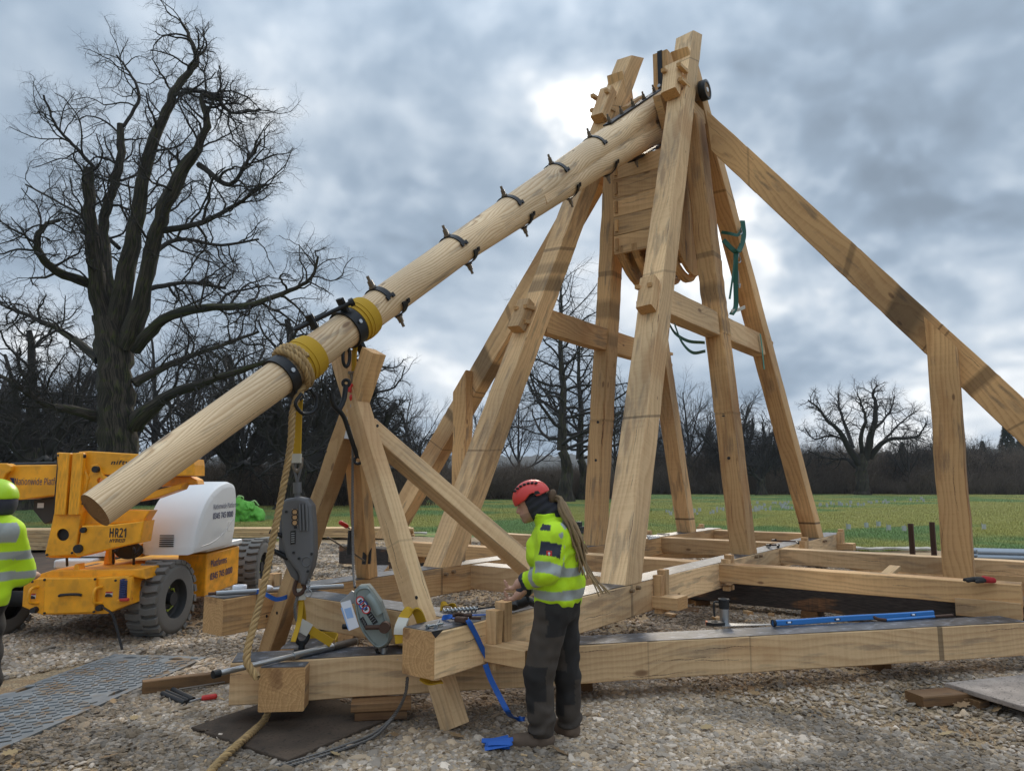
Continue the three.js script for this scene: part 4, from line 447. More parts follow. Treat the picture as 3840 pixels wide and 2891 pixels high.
// ---------- rigging below the arm
function wrap(name, label, s0, s1, r, turns) { const pts = []; for (let i = 0; i <= turns; i++) { } const o = thing(name, label, 'sling', aP((s0 + s1) / 2)); const q = rng(turns + 3); for (let i = 0; i < turns; i++) { const s = lerp(s0, s1, (i + .5) / turns), w = (s1 - s0) / turns * 1.12; part('turn', arcBand(s + (q() - .5) * .01, 0, r + .004 + .012 * sin(PI * (i + .5) / turns) + q() * .008, w, .014, 0, 2 * PI, 40), M.yellowWeb, o); } return o; }
const wU = wrap('round_sling', 'yellow webbing sling wound round the arm above the upper iron collar', sU + .055, sU + .23, aR(sU + .1), 5), wL = wrap('round_sling', 'yellow webbing sling wound round the arm beside the coiled rope', sL + .15, sL + .34, aR(sL + .2), 5);
// where the hanging gear is: pixel on the arm's plane
const H0 = (r, x, y, z = 0) => onZ(r, x, y, z);
part('hanging_loop', strap([H0('D', 768, 735), H0('D', 765, 770, .02), H0('D', 764, 806, .02)], AZ, .05, .012), M.yellowWeb, wU);
part('hanging_loop', strap([H0('D', 651, 820), H0('D', 645, 870, .02), H0('D', 641, 985, .02)], AZ.clone().add(RT), .065, .012), M.yellowWeb, wL); part('loop_end', strap([H0('D', 641, 980, .02), H0('D', 640, 1000, .02)], AZ.clone().add(RT), .075, .018, 6), M.whiteWeb, wL);
// ---------- articulated boom lift
const fontB = await new FontLoader().loadAsync('fonts/droid/droid_sans_bold.typeface.json'), fontR = await new FontLoader().loadAsync('fonts/droid/droid_sans_regular.typeface.json');
const lettering = (s, size, font = fontB, slant = 0, wide = 1) => { const g = new THREE.ShapeGeometry(font.generateShapes(s, size), 6); g.computeBoundingBox(); const b = g.boundingBox; g.translate(-b.min.x, -b.min.y, 0); if (slant) g.applyMatrix4(new THREE.Matrix4().makeShear(0, 0, slant, 0, 0, 0)); return g.scale(wide, 1, 1); };
{
  const yt = dtex(256, 256, (i, j, c) => { const a = fbm(i / 40, j / 40, 6, 6, 5, 3), d = sstep(.55, .8, fbm(i / 16, j / 24, 16, 10, 5, 9)) * 1.6, v = 1 + (a - .5) * .3; c[0] = lerp(236, 176, d * .22) * v; c[1] = lerp(162, 124, d * .22) * v; c[2] = lerp(30, 40, d * .4) * v; });
  const Y = std({ map: yt, roughness: .42 }), Gy = std({ color: lin(.70, .72, .73), roughness: .38 }), Dk = std({ color: lin(.016, .016, .017), roughness: .7 }), Ty = std({ color: lin(.15, .145, .135), roughness: .9 }), Ink = std({ color: lin(.02, .02, .022), roughness: .6 }), Navy = std({ color: lin(.02, .03, .11), roughness: .5 }), Wt = std({ color: lin(.7, .7, .68), roughness: .6 }), Hub = std({ color: lin(.025, .026, .028), roughness: .6 }), Lime = std({ color: lin(.5, .6, .08), roughness: .5 }), Rd = std({ color: lin(.45, .03, .02), roughness: .5 });
  const TH = -52.3 * PI / 180, ax = v3(cos(TH), 0, -sin(TH)), az = v3(sin(TH), 0, cos(TH));
  const cw = onY('R1', 1245, 1640, .0), O = cw.clone().addScaledVector(ax, -.93); O.y = 0;
  const m = thing('boom_lift', 'yellow and grey articulated boom lift with chunky tyres on the gravel', 'boom lift', O); m.rotation.y = TH;
  const mp = (x, y, c, r = 'R1') => { const d = ray(r, x, y), p0 = O.clone().addScaledVector(az, c), t = p0.sub(EYE).dot(az) / d.dot(az), q = EYE.clone().addScaledVector(d, t).sub(O); return [q.dot(ax), q.y]; };
  const poly = (pts, z1, dep, bev = .012, holes = []) => extr(pts.map(([x, y]) => mp(x, y, z1)), dep, bev, holes.map((h) => h.map(([x, y]) => mp(x, y, z1)))).translate(0, 0, z1 - dep);
  const pt = (n, g, mat, par = m) => put(n, g, mat, par);
  const mb = (x0, y0, x1, y1, z1, dep, r = .01) => { const a = mp(x0, y0, z1), b = mp(x1, y1, z1); return box(abs(b[0] - a[0]), abs(a[1] - b[1]), dep, (a[0] + b[0]) / 2, (a[1] + b[1]) / 2, z1 - dep / 2, r); };
  const txt = (s, x0, y0, x1, y1, z, mat, font = fontB, slant = 0, par = m) => { const a = mp(x0, y1, z), b = mp(x1, y0, z), g = lettering(s, 1, font, slant); g.computeBoundingBox(); const q = g.boundingBox; g.scale((b[0] - a[0]) / (q.max.x - q.min.x), (b[1] - a[1]) / (q.max.y - q.min.y), 1).translate(a[0], a[1], z + .004); return pt('lettering', g, mat, par); };
  // chassis front with its cover, towing loops, handle, lights and spring
  const ZF = .62, ZE_ = .55;
  pt('chassis', [poly([[180, 1192], [330, 1182], [760, 1177], [1000, 1167], [1015, 1385], [830, 1462], [320, 1470], [165, 1405]], ZF, .5), poly([[180, 1192], [400, 1120], [1120, 1110], [1130, 1190], [1000, 1170]], ZF - .1, .9), box(1.1, .34, 3.0, 0, .5, -1.6, .03)], Y);
  const cov = pt('front_cover', poly([[338, 1184], [748, 1178], [738, 1452], [330, 1466]], ZF + .03, .03, .012), Y);
  { const [a, b] = [mp(450, 1322, ZF + .05), mp(626, 1318, ZF + .05)]; pt('handle_strap', tube([v3(a[0], a[1], ZF + .035), v3(a[0] + .03, a[1] + .01, ZF + .055), v3(b[0] - .03, b[1] + .012, ZF + .055), v3(b[0], b[1], ZF + .035)], .014, 20, 8), Dk, cov); }
  for (const [x, s] of [[272, -1], [770, 1]]) { const a = mp(x + 22, 1248, ZF), b = mp(x - 6, 1310, ZF), c = mp(x + 22, 1378, ZF); pt('towing_loop', tube([v3(a[0], a[1], ZF - .01), v3(b[0], a[1] - .02, ZF + .07), v3(b[0], c[1] + .02, ZF + .07), v3(c[0], c[1], ZF - .01)], .017, 24, 8), Y); }
  for (const [x, y] of [[246, 1322], [847, 1307]]) { const s = pt('warning_sticker', mb(x - 26, y - 20, x + 26, y + 20, ZF + .004, .003, 0), Wt); pt('sticker_band', mb(x - 26, y - 20, x + 26, y - 8, ZF + .007, .003, 0), Rd, s); const [px, py] = mp(x, y + 6, ZF); pt('pictogram', [circ(0, 0, .012), 0].filter(Boolean).map((c) => new THREE.ShapeGeometry(new THREE.Shape([[-.04, -.02], [.04, -.02], [.035, .0], [.01, .012], [-.02, .014], [-.035, .0]].map((q) => new THREE.Vector2(...q)))).translate(px, py, ZF + .009)), Ink, s); }
  { const q = []; const a = mp(960, 1340, ZF + .03), b = mp(960, 1190, ZF + .03); for (let i = 0; i <= 160; i++) { const t = i / 160, an = t * 11 * 2 * PI; q.push(v3(a[0] + .038 * cos(an), lerp(a[1], b[1], t), ZF + .03 + .038 * sin(an))); } const s = pt('spring', tube(q, .009, 400, 6), Navy); pt('spring_foot', mb(925, 1340, 995, 1365, ZF + .08, .1, .01), Rd, s); pt('spring_bracket', poly([[985, 1180], [1030, 1175], [1010, 1370], [900, 1372], [905, 1352], [985, 1350]], ZF + .05, .04, .006), Y, s); }
  for (const [x, y] of [[275, 1428], [785, 1410]]) { const [px, py] = mp(x, y, ZF); pt('tie_bolt', cyl(.03, .035, .06, 8).rotateX(PI / 2).translate(px, py, ZF + .03), Dk); }
  { const a = mp(800, 1410, ZF + .05), b = mp(890, 1480, ZF + .1), c = mp(960, 1640, ZF + .2); pt('loose_strap', strap([v3(a[0], a[1], ZF + .05), v3(b[0] - .03, b[1] + .03, ZF + .1), v3(b[0], b[1], ZF + .12), v3(c[0], .03, ZF + .2)], v3(0, 0, 1), .04, .006, 20), Dk); }
  const [px0, py0] = mp(600, 1090, ZF - .2); pt('deck_plate', mb(560, 1105, 920, 1140, ZF - .25, .5), Dk); pt('stop_block', poly([[575, 1075], [610, 1070], [618, 1135], [560, 1140]], ZF - .12, .12), Y);
  pt('turntable', new THREE.CylinderGeometry(.62, .66, .14, 36).translate(0, .93, -1.35), Dk);
  // wheels
  const wheel = (x, z, steer) => {
    const w = new THREE.Group(); w.name = 'wheel'; w.position.set(x, .42, z); w.rotation.y = steer; m.add(w); const sd = Math.sign(x);
    const prof = [[.22, -.17], [.33, -.175], [.385, -.16], [.392, -.1], [.392, .1], [.385, .16], [.33, .175], [.22, .17]].map((p) => new THREE.Vector2(...p)); const gs = [new THREE.LatheGeometry(prof, 40).rotateZ(PI / 2)];
    for (let i = 0; i < 22; i++) for (const s of [-1, 1]) { const a = (i + (s > 0 ? .5 : 0)) / 22 * 2 * PI, g = extr([[-.012, -.045], [.06, -.062], [.17, -.045], [.178, .03], [.07, .012], [-.012, .03]], .05, .006).scale(s, 1, 1); if (s < 0) { const ix = g.index; const p = g.attributes.position.array, n = g.attributes.normal; for (let k = 0; k < p.length; k += 9) for (let e = 0; e < 3; e++) { const t = p[k + 3 + e]; p[k + 3 + e] = p[k + 6 + e]; p[k + 6 + e] = t; } g.computeVertexNormals(); } g.translate(0, 0, .382); g.rotateX(a); gs.push(g); }
    put('tyre', gs, Ty, w);
    put('rim', new THREE.LatheGeometry([[.0, .05], [.2, .05], [.215, .09], [.215, .165], [.235, .168], [.235, -.1], [.0, -.1]].map((p) => new THREE.Vector2(...p)), 36).rotateZ(-PI / 2 * sd), Hub, w);
    put('hub', new THREE.CylinderGeometry(.06, .075, .1, 20).rotateZ(PI / 2).translate(sd * .09, 0, 0), Hub, w);
    for (let i = 0; i < 8; i++) { const a = i / 8 * 2 * PI; const n = put('wheel_nut', cyl(.013, .015, .03, 6).rotateZ(PI / 2).translate(sd * .062, .13 * cos(a), .13 * sin(a)), Lime, w); }
    put('nut_marker', [0, 1, 2, 3].map((i) => { const a = i / 4 * 2 * PI, b = (i + .5) / 4 * 2 * PI; return rod(v3(sd * .08, .13 * cos(a), .13 * sin(a)), v3(sd * .08, .13 * cos(b), .13 * sin(b)), .006, 6); }), Lime, w);
  };
  wheel(.93, 0, -.12); wheel(-.93, 0, -.12); const rw = mp(1850, 1270, -3.0); wheel(.93, -3.1, 0); wheel(-.93, -3.1, 0);
  pt('axle', [rod(v3(-.8, .42, 0), v3(.8, .42, 0), .09, 16), rod(v3(-.8, .42, -3.1), v3(.8, .42, -3.1), .09, 16)], Dk);
  // side box between the wheels with its grey lid
  const sb = pt('side_box', box(.36, .52, 1.15, .93, .58, -1.35, .02), Y); pt('side_lid', box(.62, .07, 1.25, .82, .90, -1.35, .02), Gy);
  { const t1 = lettering('Platforms', .085), t2 = lettering('0345 745 0000', .085); const P = (g, y) => g.translate(-.45, 0, 0).rotateY(PI / 2).translate(1.116, y, -1.35); pt('lettering', [P(t1, .66), P(t2, .50)], Navy, sb); }
  pt('rear_arm', box(.3, .42, 1.2, .55, .52, -2.5, .02), Y);
  // grey engine hood
  const hoodZ = .0, hoodA = mp(1085, 1003, 0), hoodB = mp(1512, 985, 0), hoodP = new THREE.SplineCurve([[.0, .98], [-.05, 1.16], [-.15, 1.34], [-.30, 1.50], [-.50, 1.62], [-.74, 1.70], [-1.0, 1.735], [-1.2, 1.71], [-1.3, 1.62], [-1.34, 1.4], [-1.32, 1.1]].map(([z, y]) => new THREE.Vector2(-z, y))).getPoints(60).map((q) => [q.x, q.y]), hood = pt('hood', toCreasedNormals(extr([[0, hoodA[1]], ...hoodP, [1.25, hoodA[1]]].reverse(), hoodB[0] - hoodA[0], .07), .6).rotateY(PI / 2).translate(hoodA[0], 0, 0), Gy);
  { const hx = hoodB[0] - .002; const P = (g, z, y) => g.rotateY(PI / 2).translate(hx + .006, y, z); const l1 = lettering('Nationwide Platforms', .062, fontR), l2 = lettering('0345 745 0000', .075); pt('lettering', [P(l1, -.5, 1.40), P(l2, -.5, 1.28)], Navy, hood); pt('maker_name', P(lettering('nifty', .11, fontB, .2, 1.3), -.5, hoodA[1] + .12), std({ color: lin(.7, .72, .73), roughness: .4 }), hood); pt('sticker', box(.004, .12, .16, hx + .004, 1.16, -1.1), Wt, hood);  }
  { const hx = hoodB[0]; pt('hood_recess_line', [tube([v3(hx, .98, -.2), v3(hx, 1.0, -.5), v3(hx, 1.08, -.85), v3(hx, 1.24, -1.2)], .006, 30, 6)], std({ color: lin(.4, .41, .42), roughness: .5 }), hood); pt('hood_vent', [0, 1, 2, 3, 4, 5].map((i) => box(.16, .012, .01, hoodA[0] + .3, hoodA[1] + .1 + i * .024, .004)), Dk, hood); }  // darker tube draws the curved recess line, its shade put into the colour
  for (const [x, y] of [[520, 1055], [1040, 1050], [880, 1040]]) { const a = mp(x, y + 30, .1), b = mp(x + 60, y - 120, .2); pt('hydraulic_hose', tube([v3(a[0], a[1], .1), v3(a[0] + .05, a[1] + .2, .22), v3(b[0] - .03, b[1] - .08, .26), v3(b[0], b[1], .2)], .014, 24, 8), Dk); }
  for (const [x, y] of [[365, 1000], [560, 985], [640, 600], [450, 520], [455, 225], [625, 215], [345, 1195], [740, 1190], [345, 1455], [730, 1445], [900, 1200], [250, 1210]]) { const z = y > 1100 ? ZF + .03 : ZE_ , q = mp(x, y, z); pt('bolt_head', cyl(.013, .013, .012, 6).rotateX(PI / 2).translate(q[0], q[1], z + .005), Dk); }
  pt('counterweight', box(.5, .5, .35, .62, 1.05, -1.5, .08), Y);
  pt('turret', [poly([[900, 925], [1090, 915], [1090, 1020], [900, 1020]], .0, .8), poly([[820, 955], [845, 955], [845, 1075], [800, 1078]], .1, .15)], Y); { const [ex, ey] = mp(1003, 965, .0); pt('turret_opening', cyl(.16, .16, .02, 28).scale(1, 1, .62).rotateX(PI / 2).translate(ex, ey, .004), Dk); }
  pt('far_hood', [mb(410, 1040, 700, 1112, -.4, .5, .03), mb(520, 975, 900, 1015, -.6, .4)], Gy);
  // elbow casting
  const ZE = .55;
  pt('elbow_casting', poly([[436, 205], [455, 200], [560, 208], [640, 197], [655, 330], [690, 400], [640, 600], [590, 950], [575, 1003], [350, 1018], [345, 985], [400, 740], [452, 500]], ZE, .34, .014, [[[512, 262], [548, 262], [556, 640], [548, 690], [506, 690], [500, 640]], circ(487, 843, 58, 22)]), Y);
  pt('slot_back', mb(440, 250, 620, 900, ZE - .04, .02), Dk); { const [bx, by] = mp(465, 990, ZE), [b2] = mp(580, 990, ZE); pt('elbow_roll', rod(v3(mp(350, 990, ZE)[0], by, ZE - .1), v3(b2, by, ZE - .1), .055, 18), Y); }
  for (const x of [478, 585]) { pt('elbow_rib', mb(x - 24, 205, x + 24, 690, ZE + .05, .06), Y); }
  { const q = [mp(528, 270, ZE - .08), mp(520, 480, ZE - .08), mp(530, 660, ZE - .08)]; pt('hose', [-.03, 0, .03].map((d) => tube(q.map(([x, y]) => v3(x + d, y, ZE - .02)), .014, 20, 8)), Dk); }
  // boom arms
  const up = pt('upper_arm', poly([[608, 195], [690, 190], [1065, 213], [1505, 253], [1512, 300], [1512, 382], [1370, 386], [820, 376], [690, 368], [652, 330]], ZE - .04, .3), Y);
  txt('nifty', 858, 262, 1010, 306, ZE - .04, Ink, fontB, .2, up); for (const [x, y] of [[643, 232], [752, 333]]) { const [ex, ey] = mp(x, y, ZE); pt('pivot_pin', cyl(.035, .035, .05, 12).rotateX(PI / 2).translate(ex, ey, ZE + .02), Dk, up); }
  pt('link_plate', poly([[700, 300], [760, 290], [800, 380], [1010, 470], [940, 560], [760, 540], [690, 640], [640, 620]], ZE - .02, .05, .01, [circ(775, 420, 30, 14)]), Y);
  pt('middle_arm', [poly([[640, 640], [1165, 655], [1112, 742], [640, 775]], ZE - .1, .2), poly([[960, 520], [1180, 505], [1425, 440], [1400, 490], [1200, 560], [960, 600]], ZE - .15, .2), poly([[1240, 395], [1480, 390], [1530, 415], [1540, 450], [1240, 470]], ZE - .3, .2)], Y);
  const lo = pt('lower_arm', poly([[577, 1000], [575, 962], [612, 905], [632, 772], [860, 765], [1120, 735], [1090, 905], [900, 945], [645, 1008], [600, 1020]], ZE + .02, .26, .014, [[[700, 760], [790, 756], [782, 772], [700, 790]].map((q) => q)].slice(1)), Y);
  txt('HR21', 850, 790, 985, 864, ZE + .02, Ink, fontB, 0, lo); txt('HYBRID', 850, 874, 975, 902, ZE + .02, Ink, fontB, .35, lo); for (const [x, y, r] of [[622, 950, .045], [663, 805, .03]]) { const [ex, ey] = mp(x, y, ZE); pt('pivot_pin', cyl(r, r, .06, 14).rotateX(PI / 2).translate(ex, ey, ZE + .03), Dk, lo); }
  const bm = pt('main_boom', poly([[-700, 285], [-5, 290], [60, 288], [90, 300], [446, 296], [442, 532], [160, 570], [-700, 590]], ZE - .1, .3), Y); txt('Nationwide Platfo', 110, 398, 450, 455, ZE - .1, Navy, fontR, 0, bm); pt('logo', [poly([[70, 400], [105, 400], [85, 428], [105, 455], [70, 455], [90, 428]], ZE - .095, .004, 0)], Navy, bm);
  pt('boom_plate', [poly([[-60, 285], [40, 285], [82, 310], [78, 345], [40, 370], [-60, 560]], ZE - .02, .05)], Y, bm); pt('boom_cable', [rod(v3(...mp(80, 300, ZE - .2), ZE - .2), v3(...mp(440, 290, ZE - .2), ZE - .2), .025, 8)], Dk, bm);
  pt('boom_cradle', [poly([[260, 575], [440, 545], [440, 600], [400, 740], [340, 760], [250, 650]], ZE - .3, .3)], std({ color: lin(.06, .055, .05), roughness: .8 })); pt('cradle_sticker', mb(288, 596, 335, 634, ZE - .29, .004, 0), Wt);
}
// ---------- people: bodies meshed from distance fields
function nets(f, lo, hi, cell, color) { // naive surface nets
  const nx = Math.ceil((hi[0] - lo[0]) / cell) + 1, ny = Math.ceil((hi[1] - lo[1]) / cell) + 1, nz = Math.ceil((hi[2] - lo[2]) / cell) + 1, F = new Float32Array(nx * ny * nz), id = new Int32Array(nx * ny * nz).fill(-1), P = [], I = [], X = (i, j, k) => (k * ny + j) * nx + i;
  const S = 4, RR = cell * 4 + (cell > .008 ? .026 : cell > .0064 ? .01 : .004); for (let k = 0; k < nz; k += S) for (let j = 0; j < ny; j += S) for (let i = 0; i < nx; i += S) { const c = f(lo[0] + (i + 1.5) * cell, lo[1] + (j + 1.5) * cell, lo[2] + (k + 1.5) * cell), skip = abs(c) > RR; for (let z = k; z < min(k + S, nz); z++) for (let y = j; y < min(j + S, ny); y++) for (let x = i; x < min(i + S, nx); x++) F[X(x, y, z)] = skip ? c : f(lo[0] + x * cell, lo[1] + y * cell, lo[2] + z * cell); }
  const E = [[0, 1], [2, 3], [4, 5], [6, 7], [0, 2], [1, 3], [4, 6], [5, 7], [0, 4], [1, 5], [2, 6], [3, 7]];
  for (let k = 0; k < nz - 1; k++) for (let j = 0; j < ny - 1; j++) for (let i = 0; i < nx - 1; i++) { const v = []; let m = 0; for (let c = 0; c < 8; c++) { v[c] = F[X(i + (c & 1), j + (c >> 1 & 1), k + (c >> 2))]; if (v[c] < 0) m++; } if (m === 0 || m === 8) continue; let x = 0, y = 0, z = 0, n = 0; for (const [a, b] of E) if ((v[a] < 0) !== (v[b] < 0)) { const t = v[a] / (v[a] - v[b]); x += lerp(a & 1, b & 1, t); y += lerp(a >> 1 & 1, b >> 1 & 1, t); z += lerp(a >> 2, b >> 2, t); n++; } id[X(i, j, k)] = P.length / 3; P.push(lo[0] + (i + x / n) * cell, lo[1] + (j + y / n) * cell, lo[2] + (k + z / n) * cell); }
  const q = (a, b, c, d, fl) => { if (a < 0 || b < 0 || c < 0 || d < 0) return; fl ? I.push(a, b, c, a, c, d) : I.push(a, c, b, a, d, c); };
  for (let k = 1; k < nz - 1; k++) for (let j = 1; j < ny - 1; j++) for (let i = 1; i < nx - 1; i++) { const s = F[X(i, j, k)] < 0; if (s !== F[X(i + 1, j, k)] < 0) q(id[X(i, j - 1, k - 1)], id[X(i, j, k - 1)], id[X(i, j, k)], id[X(i, j - 1, k)], s); if (s !== F[X(i, j + 1, k)] < 0) q(id[X(i - 1, j, k - 1)], id[X(i - 1, j, k)], id[X(i, j, k)], id[X(i, j, k - 1)], s); if (s !== F[X(i, j, k + 1)] < 0) q(id[X(i - 1, j - 1, k)], id[X(i, j - 1, k)], id[X(i, j, k)], id[X(i - 1, j, k)], s); }
  const g = new THREE.BufferGeometry(); g.setAttribute('position', new THREE.Float32BufferAttribute(P, 3)); g.setIndex(I); g.computeVertexNormals(); if (color) { const C = []; for (let i = 0; i < P.length; i += 3) C.push(...color(P[i], P[i + 1], P[i + 2])); g.setAttribute('color', new THREE.Float32BufferAttribute(C, 3)); } return g;
}
function capsule(a, b, ra, rb, sq = 1) { const bx = b[0] - a[0], by = b[1] - a[1], bz = b[2] - a[2], L = bx * bx + by * by + bz * bz; return (x, y, z) => { const t = clamp(((x - a[0]) * bx + (y - a[1]) * by + (z - a[2]) * bz) / L), dx = x - a[0] - bx * t, dy = y - a[1] - by * t, dz = (z - a[2] - bz * t) / sq; return sqrt(dx * dx + dy * dy + dz * dz) - lerp(ra, rb, t); }; }
const ellip = (c, r) => (x, y, z) => { const a = (x - c[0]) / r[0], b = (y - c[1]) / r[1], d = (z - c[2]) / r[2], k = sqrt(a * a + b * b + d * d); return (k - 1) * min(r[0], r[1], r[2]) * (k > .3 ? 1 : 1); };
const blend = (fs, k = .03) => (x, y, z) => { let d = 9; for (const f of fs) { const e = f(x, y, z), h = max(k - abs(d - e), 0) / k; d = min(d, e) - h * h * k * .25; } return d; };
const n3 = (x, y, z, s) => vf(x * s + 50 + z * s * .7, y * s + 50 + z * s * .4, 3) - .5;
M.skin = std({ color: lin(.48, .27, .19), roughness: .6, vertexColors: true }); M.cloth = std({ roughness: .85, vertexColors: true }); M.hiVis = std({ roughness: .75, vertexColors: true });
const LIME = [.52, .80, .012], SILV = [.34, .37, .36], NAVY = [.022, .026, .045], DKB = [.016, .014, .013], BRN = [.05, .039, .03];
{ // the carpenter beside the near rail
  const P0 = v3(-.70, 0, 1.79), fd = FW.clone().setY(0).normalize(), TURN = .2, xf = RT.clone().multiplyScalar(-cos(TURN)).addScaledVector(fd, sin(TURN)), zl = xf.clone().cross(Yv);   // forward, his left
  const man = thing('person', 'person in yellow jacket and red helmet with long dreadlocks leaning over the near rail', 'person', P0); man.rotation.y = Math.atan2(-xf.z, xf.x);
  const J = (x, y, z = 0) => { const d = ray('D', x, y), n = fd, p0 = P0.clone().addScaledVector(fd, -z * cos(TURN)); const t = p0.sub(EYE).dot(n) / d.dot(n), q = EYE.clone().addScaledVector(d, t).sub(P0); const w = v3(q.dot(xf), q.y, q.dot(zl)); return [w.x, w.y, z]; };
  const zs = zl.dot(fd) < 0 ? 1 : -1;   // his left is towards the camera
  const hipL = J(1196, 1318, .09), kneeL = J(1163, 1455, .12), ankL = J(1168, 1568, .12), hipR = J(1215, 1316, -.09), kneeR = J(1226, 1460, -.11), ankR = J(1229, 1572, -.12);
  const pel = J(1206, 1300), chest = J(1200, 1195), neck = J(1190, 1128), head = J(1152, 1084), shL = J(1196, 1158, .19), elL = J(1182, 1238, .27), wrL = J(1126, 1256, .17), shR = J(1196, 1158, -.19), elR = J(1165, 1245, -.22), wrR = J(1125, 1282, -.05);
  const W = (fs, k) => blend(fs, k);
  // body under the clothes, one skin: head, neck, trunk, limbs, hands
  const hx = head[0], hy = head[1];
  const headF = W([ellip([hx - .005, hy + .015, 0], [.098, .115, .078]), ellip([hx + .035, hy - .06, 0], [.06, .062, .054]), capsule([hx + .085, hy + .01, 0], [hx + .108, hy - .028, 0], .012, .016), ellip([hx + .082, hy - .066, 0], [.02, .012, .026]), ellip([hx + .075, hy - .1, 0], [.024, .02, .024]), ellip([hx + .075, hy + .035, .03], [.02, .012, .025]), ellip([hx + .075, hy + .035, -.03], [.02, .012, .025]), capsule([hx - .02, hy - .05, 0], neck, .058, .062)], .02);
  const trunk = W([capsule(neck, chest, .06, .13, 1.3), capsule(chest, pel, .14, .14, 1.25), capsule(shL, elL, .05, .042), capsule(elL, wrL, .042, .03), capsule(shR, elR, .05, .042), capsule(elR, wrR, .042, .03), capsule(pel, hipL, .13, .1), capsule(hipL, kneeL, .09, .06), capsule(kneeL, ankL, .058, .042), capsule(pel, hipR, .13, .1), capsule(hipR, kneeR, .09, .06), capsule(kneeR, ankR, .058, .042)], .04);
  const hand = (w, tip, dz, s) => { const d = v3(tip[0] - w[0], tip[1] - w[1], tip[2] - w[2]).normalize(), side = v3(0, 0, 1).addScaledVector(d, -d.z).normalize(), up = d.clone().cross(side), at = (a, b, c) => [w[0] + d.x * a + side.x * b + up.x * c, w[1] + d.y * a + side.y * b + up.y * c, w[2] + d.z * a + side.z * b + up.z * c], fs = [capsule(at(-.02, 0, 0), at(.03, 0, 0), .027, .032), capsule(at(.03, -.02, 0), at(.075, -.024, 0), .02, .017), capsule(at(.03, .02, 0), at(.075, .026, 0), .02, .016)]; const out = []; [[-.030, .042, .03, .026], [-.010, .045, .034, .026], [.011, .04, .03, .024], [.030, .032, .024, .02]].forEach(([b, l1, l2, l3], i) => { const curl = i === (s > 0 ? 0 : 0) ? .25 : .75 + i * .12, sg = -1; let a = at(.078, b, 0), an = curl * .5; const nx = (p, l, an) => [p[0] + (d.x * cos(an) + up.x * sg * sin(an)) * l, p[1] + (d.y * cos(an) + up.y * sg * sin(an)) * l, p[2] + (d.z * cos(an) + up.z * sg * sin(an)) * l]; const p1 = nx(a, l1, an), p2 = nx(p1, l2, an + curl), p3 = nx(p2, l3, an + curl * 1.7); out.push(W([capsule(a, p1, .0098, .0092), capsule(p1, p2, .0092, .0085), capsule(p2, p3, .0085, .0072)], .004)); }); const t0 = at(.012, -.03, -.004), t1 = at(.05, -.052, -.012), t2 = at(.082, -.05, -.022); out.push(W([capsule(t0, t1, .014, .0115), capsule(t1, t2, .0112, .0085)], .005)); const palm = W(fs, .02); return (x, y, z) => { let q = palm(x, y, z); for (const o of out) { const e = o(x, y, z), h = max(.008 - abs(q - e), 0) / .008; q = min(q, e) - h * h * .002; } return q; }; };
  const tipL = J(1092, 1284, .12), tipR = J(1100, 1300, -.08), HL = hand(wrL, tipL, 0, 1), HR = hand(wrR, tipR, 0, -1);
  const nod = (g) => g.translate(-hx + .03, -hy + .06, 0).rotateZ(-.3).translate(hx - .03, hy - .06, 0);
  const sk = (x, y, z) => { const lip = hypot(x - hx - .095, (y - hy + .066) * 2.4, z * .7) < .022 ? 1 : 0, beard = y < hy - .055 && x > hx - .02 && y > hy - .16 ? .3 : 0, brow = x > hx + .06 && abs(y - hy - .04) < .007 && abs(abs(z) - .033) < .02 ? .6 : 0, eye = x > hx + .06 && abs(y - hy - .018) < .007 && abs(abs(z) - .033) < .013 ? .75 : 0; const k = 1 - max(beard, brow, eye); return [k * (lip ? .9 : 1), k * (lip ? .65 : 1), k * (lip ? .65 : 1)]; };
  const bb = (c, r) => [[c[0] - r, c[1] - r, c[2] - r], [c[0] + r, c[1] + r, c[2] + r]];
  const handBox = (w, t) => [[min(w[0], t[0]) - .1, min(w[1], t[1]) - .1, min(w[2], t[2]) - .1], [max(w[0], t[0]) + .12, max(w[1], t[1]) + .09, max(w[2], t[2]) + .1]];
  put('body', [nets(trunk, [-.5, 0, -.45], [.6, 1.75, .45], .016, () => [1, 1, 1]), nod(nets(headF, [hx - .16, hy - .22, -.13], [hx + .17, hy + .18, .13], .005, sk)), nets(HL, ...handBox(wrL, tipL), .0042, () => [1, 1, 1]), nets(HR, ...handBox(wrR, tipR), .0042, () => [1, 1, 1])], M.skin, man);
  // jacket
  const hemY = J(1205, 1308)[1], hemF = J(1150, 1290), jb = [];
  const jack0 = W([capsule([neck[0] - .02, neck[1] - .03, 0], [chest[0] - .0, chest[1] + .03, 0], .085, .165, 1.28), capsule([chest[0], chest[1], 0], [pel[0] + .0, hemY + .12, 0], .19, .182, 1.2), capsule(shL, [chest[0], chest[1] + .08, 0], .085, .13), capsule(shR, [chest[0], chest[1] + .08, 0], .085, .13)], .09);
  const sleeve = (s, e, w) => W([capsule(s, e, .1, .086), capsule(e, [lerp(e[0], w[0], .86), lerp(e[1], w[1], .86), lerp(e[2], w[2], .86)], .08, .056)], .03);
  const slL = sleeve(shL, elL, wrL), slR = sleeve(shR, elR, wrR);
  const hood = W([ellip([neck[0] - .075, neck[1] - .03, 0], [.105, .075, .125]), ellip([neck[0] - .10, neck[1] - .075, 0], [.075, .085, .1])], .05), coll = (x, y, z) => { const q = hypot((x - neck[0] - .012 - (y - neck[1]) * .35), z * .9); return max(abs(q - .092) - .013, abs(y - neck[1] - .005) - .06); };
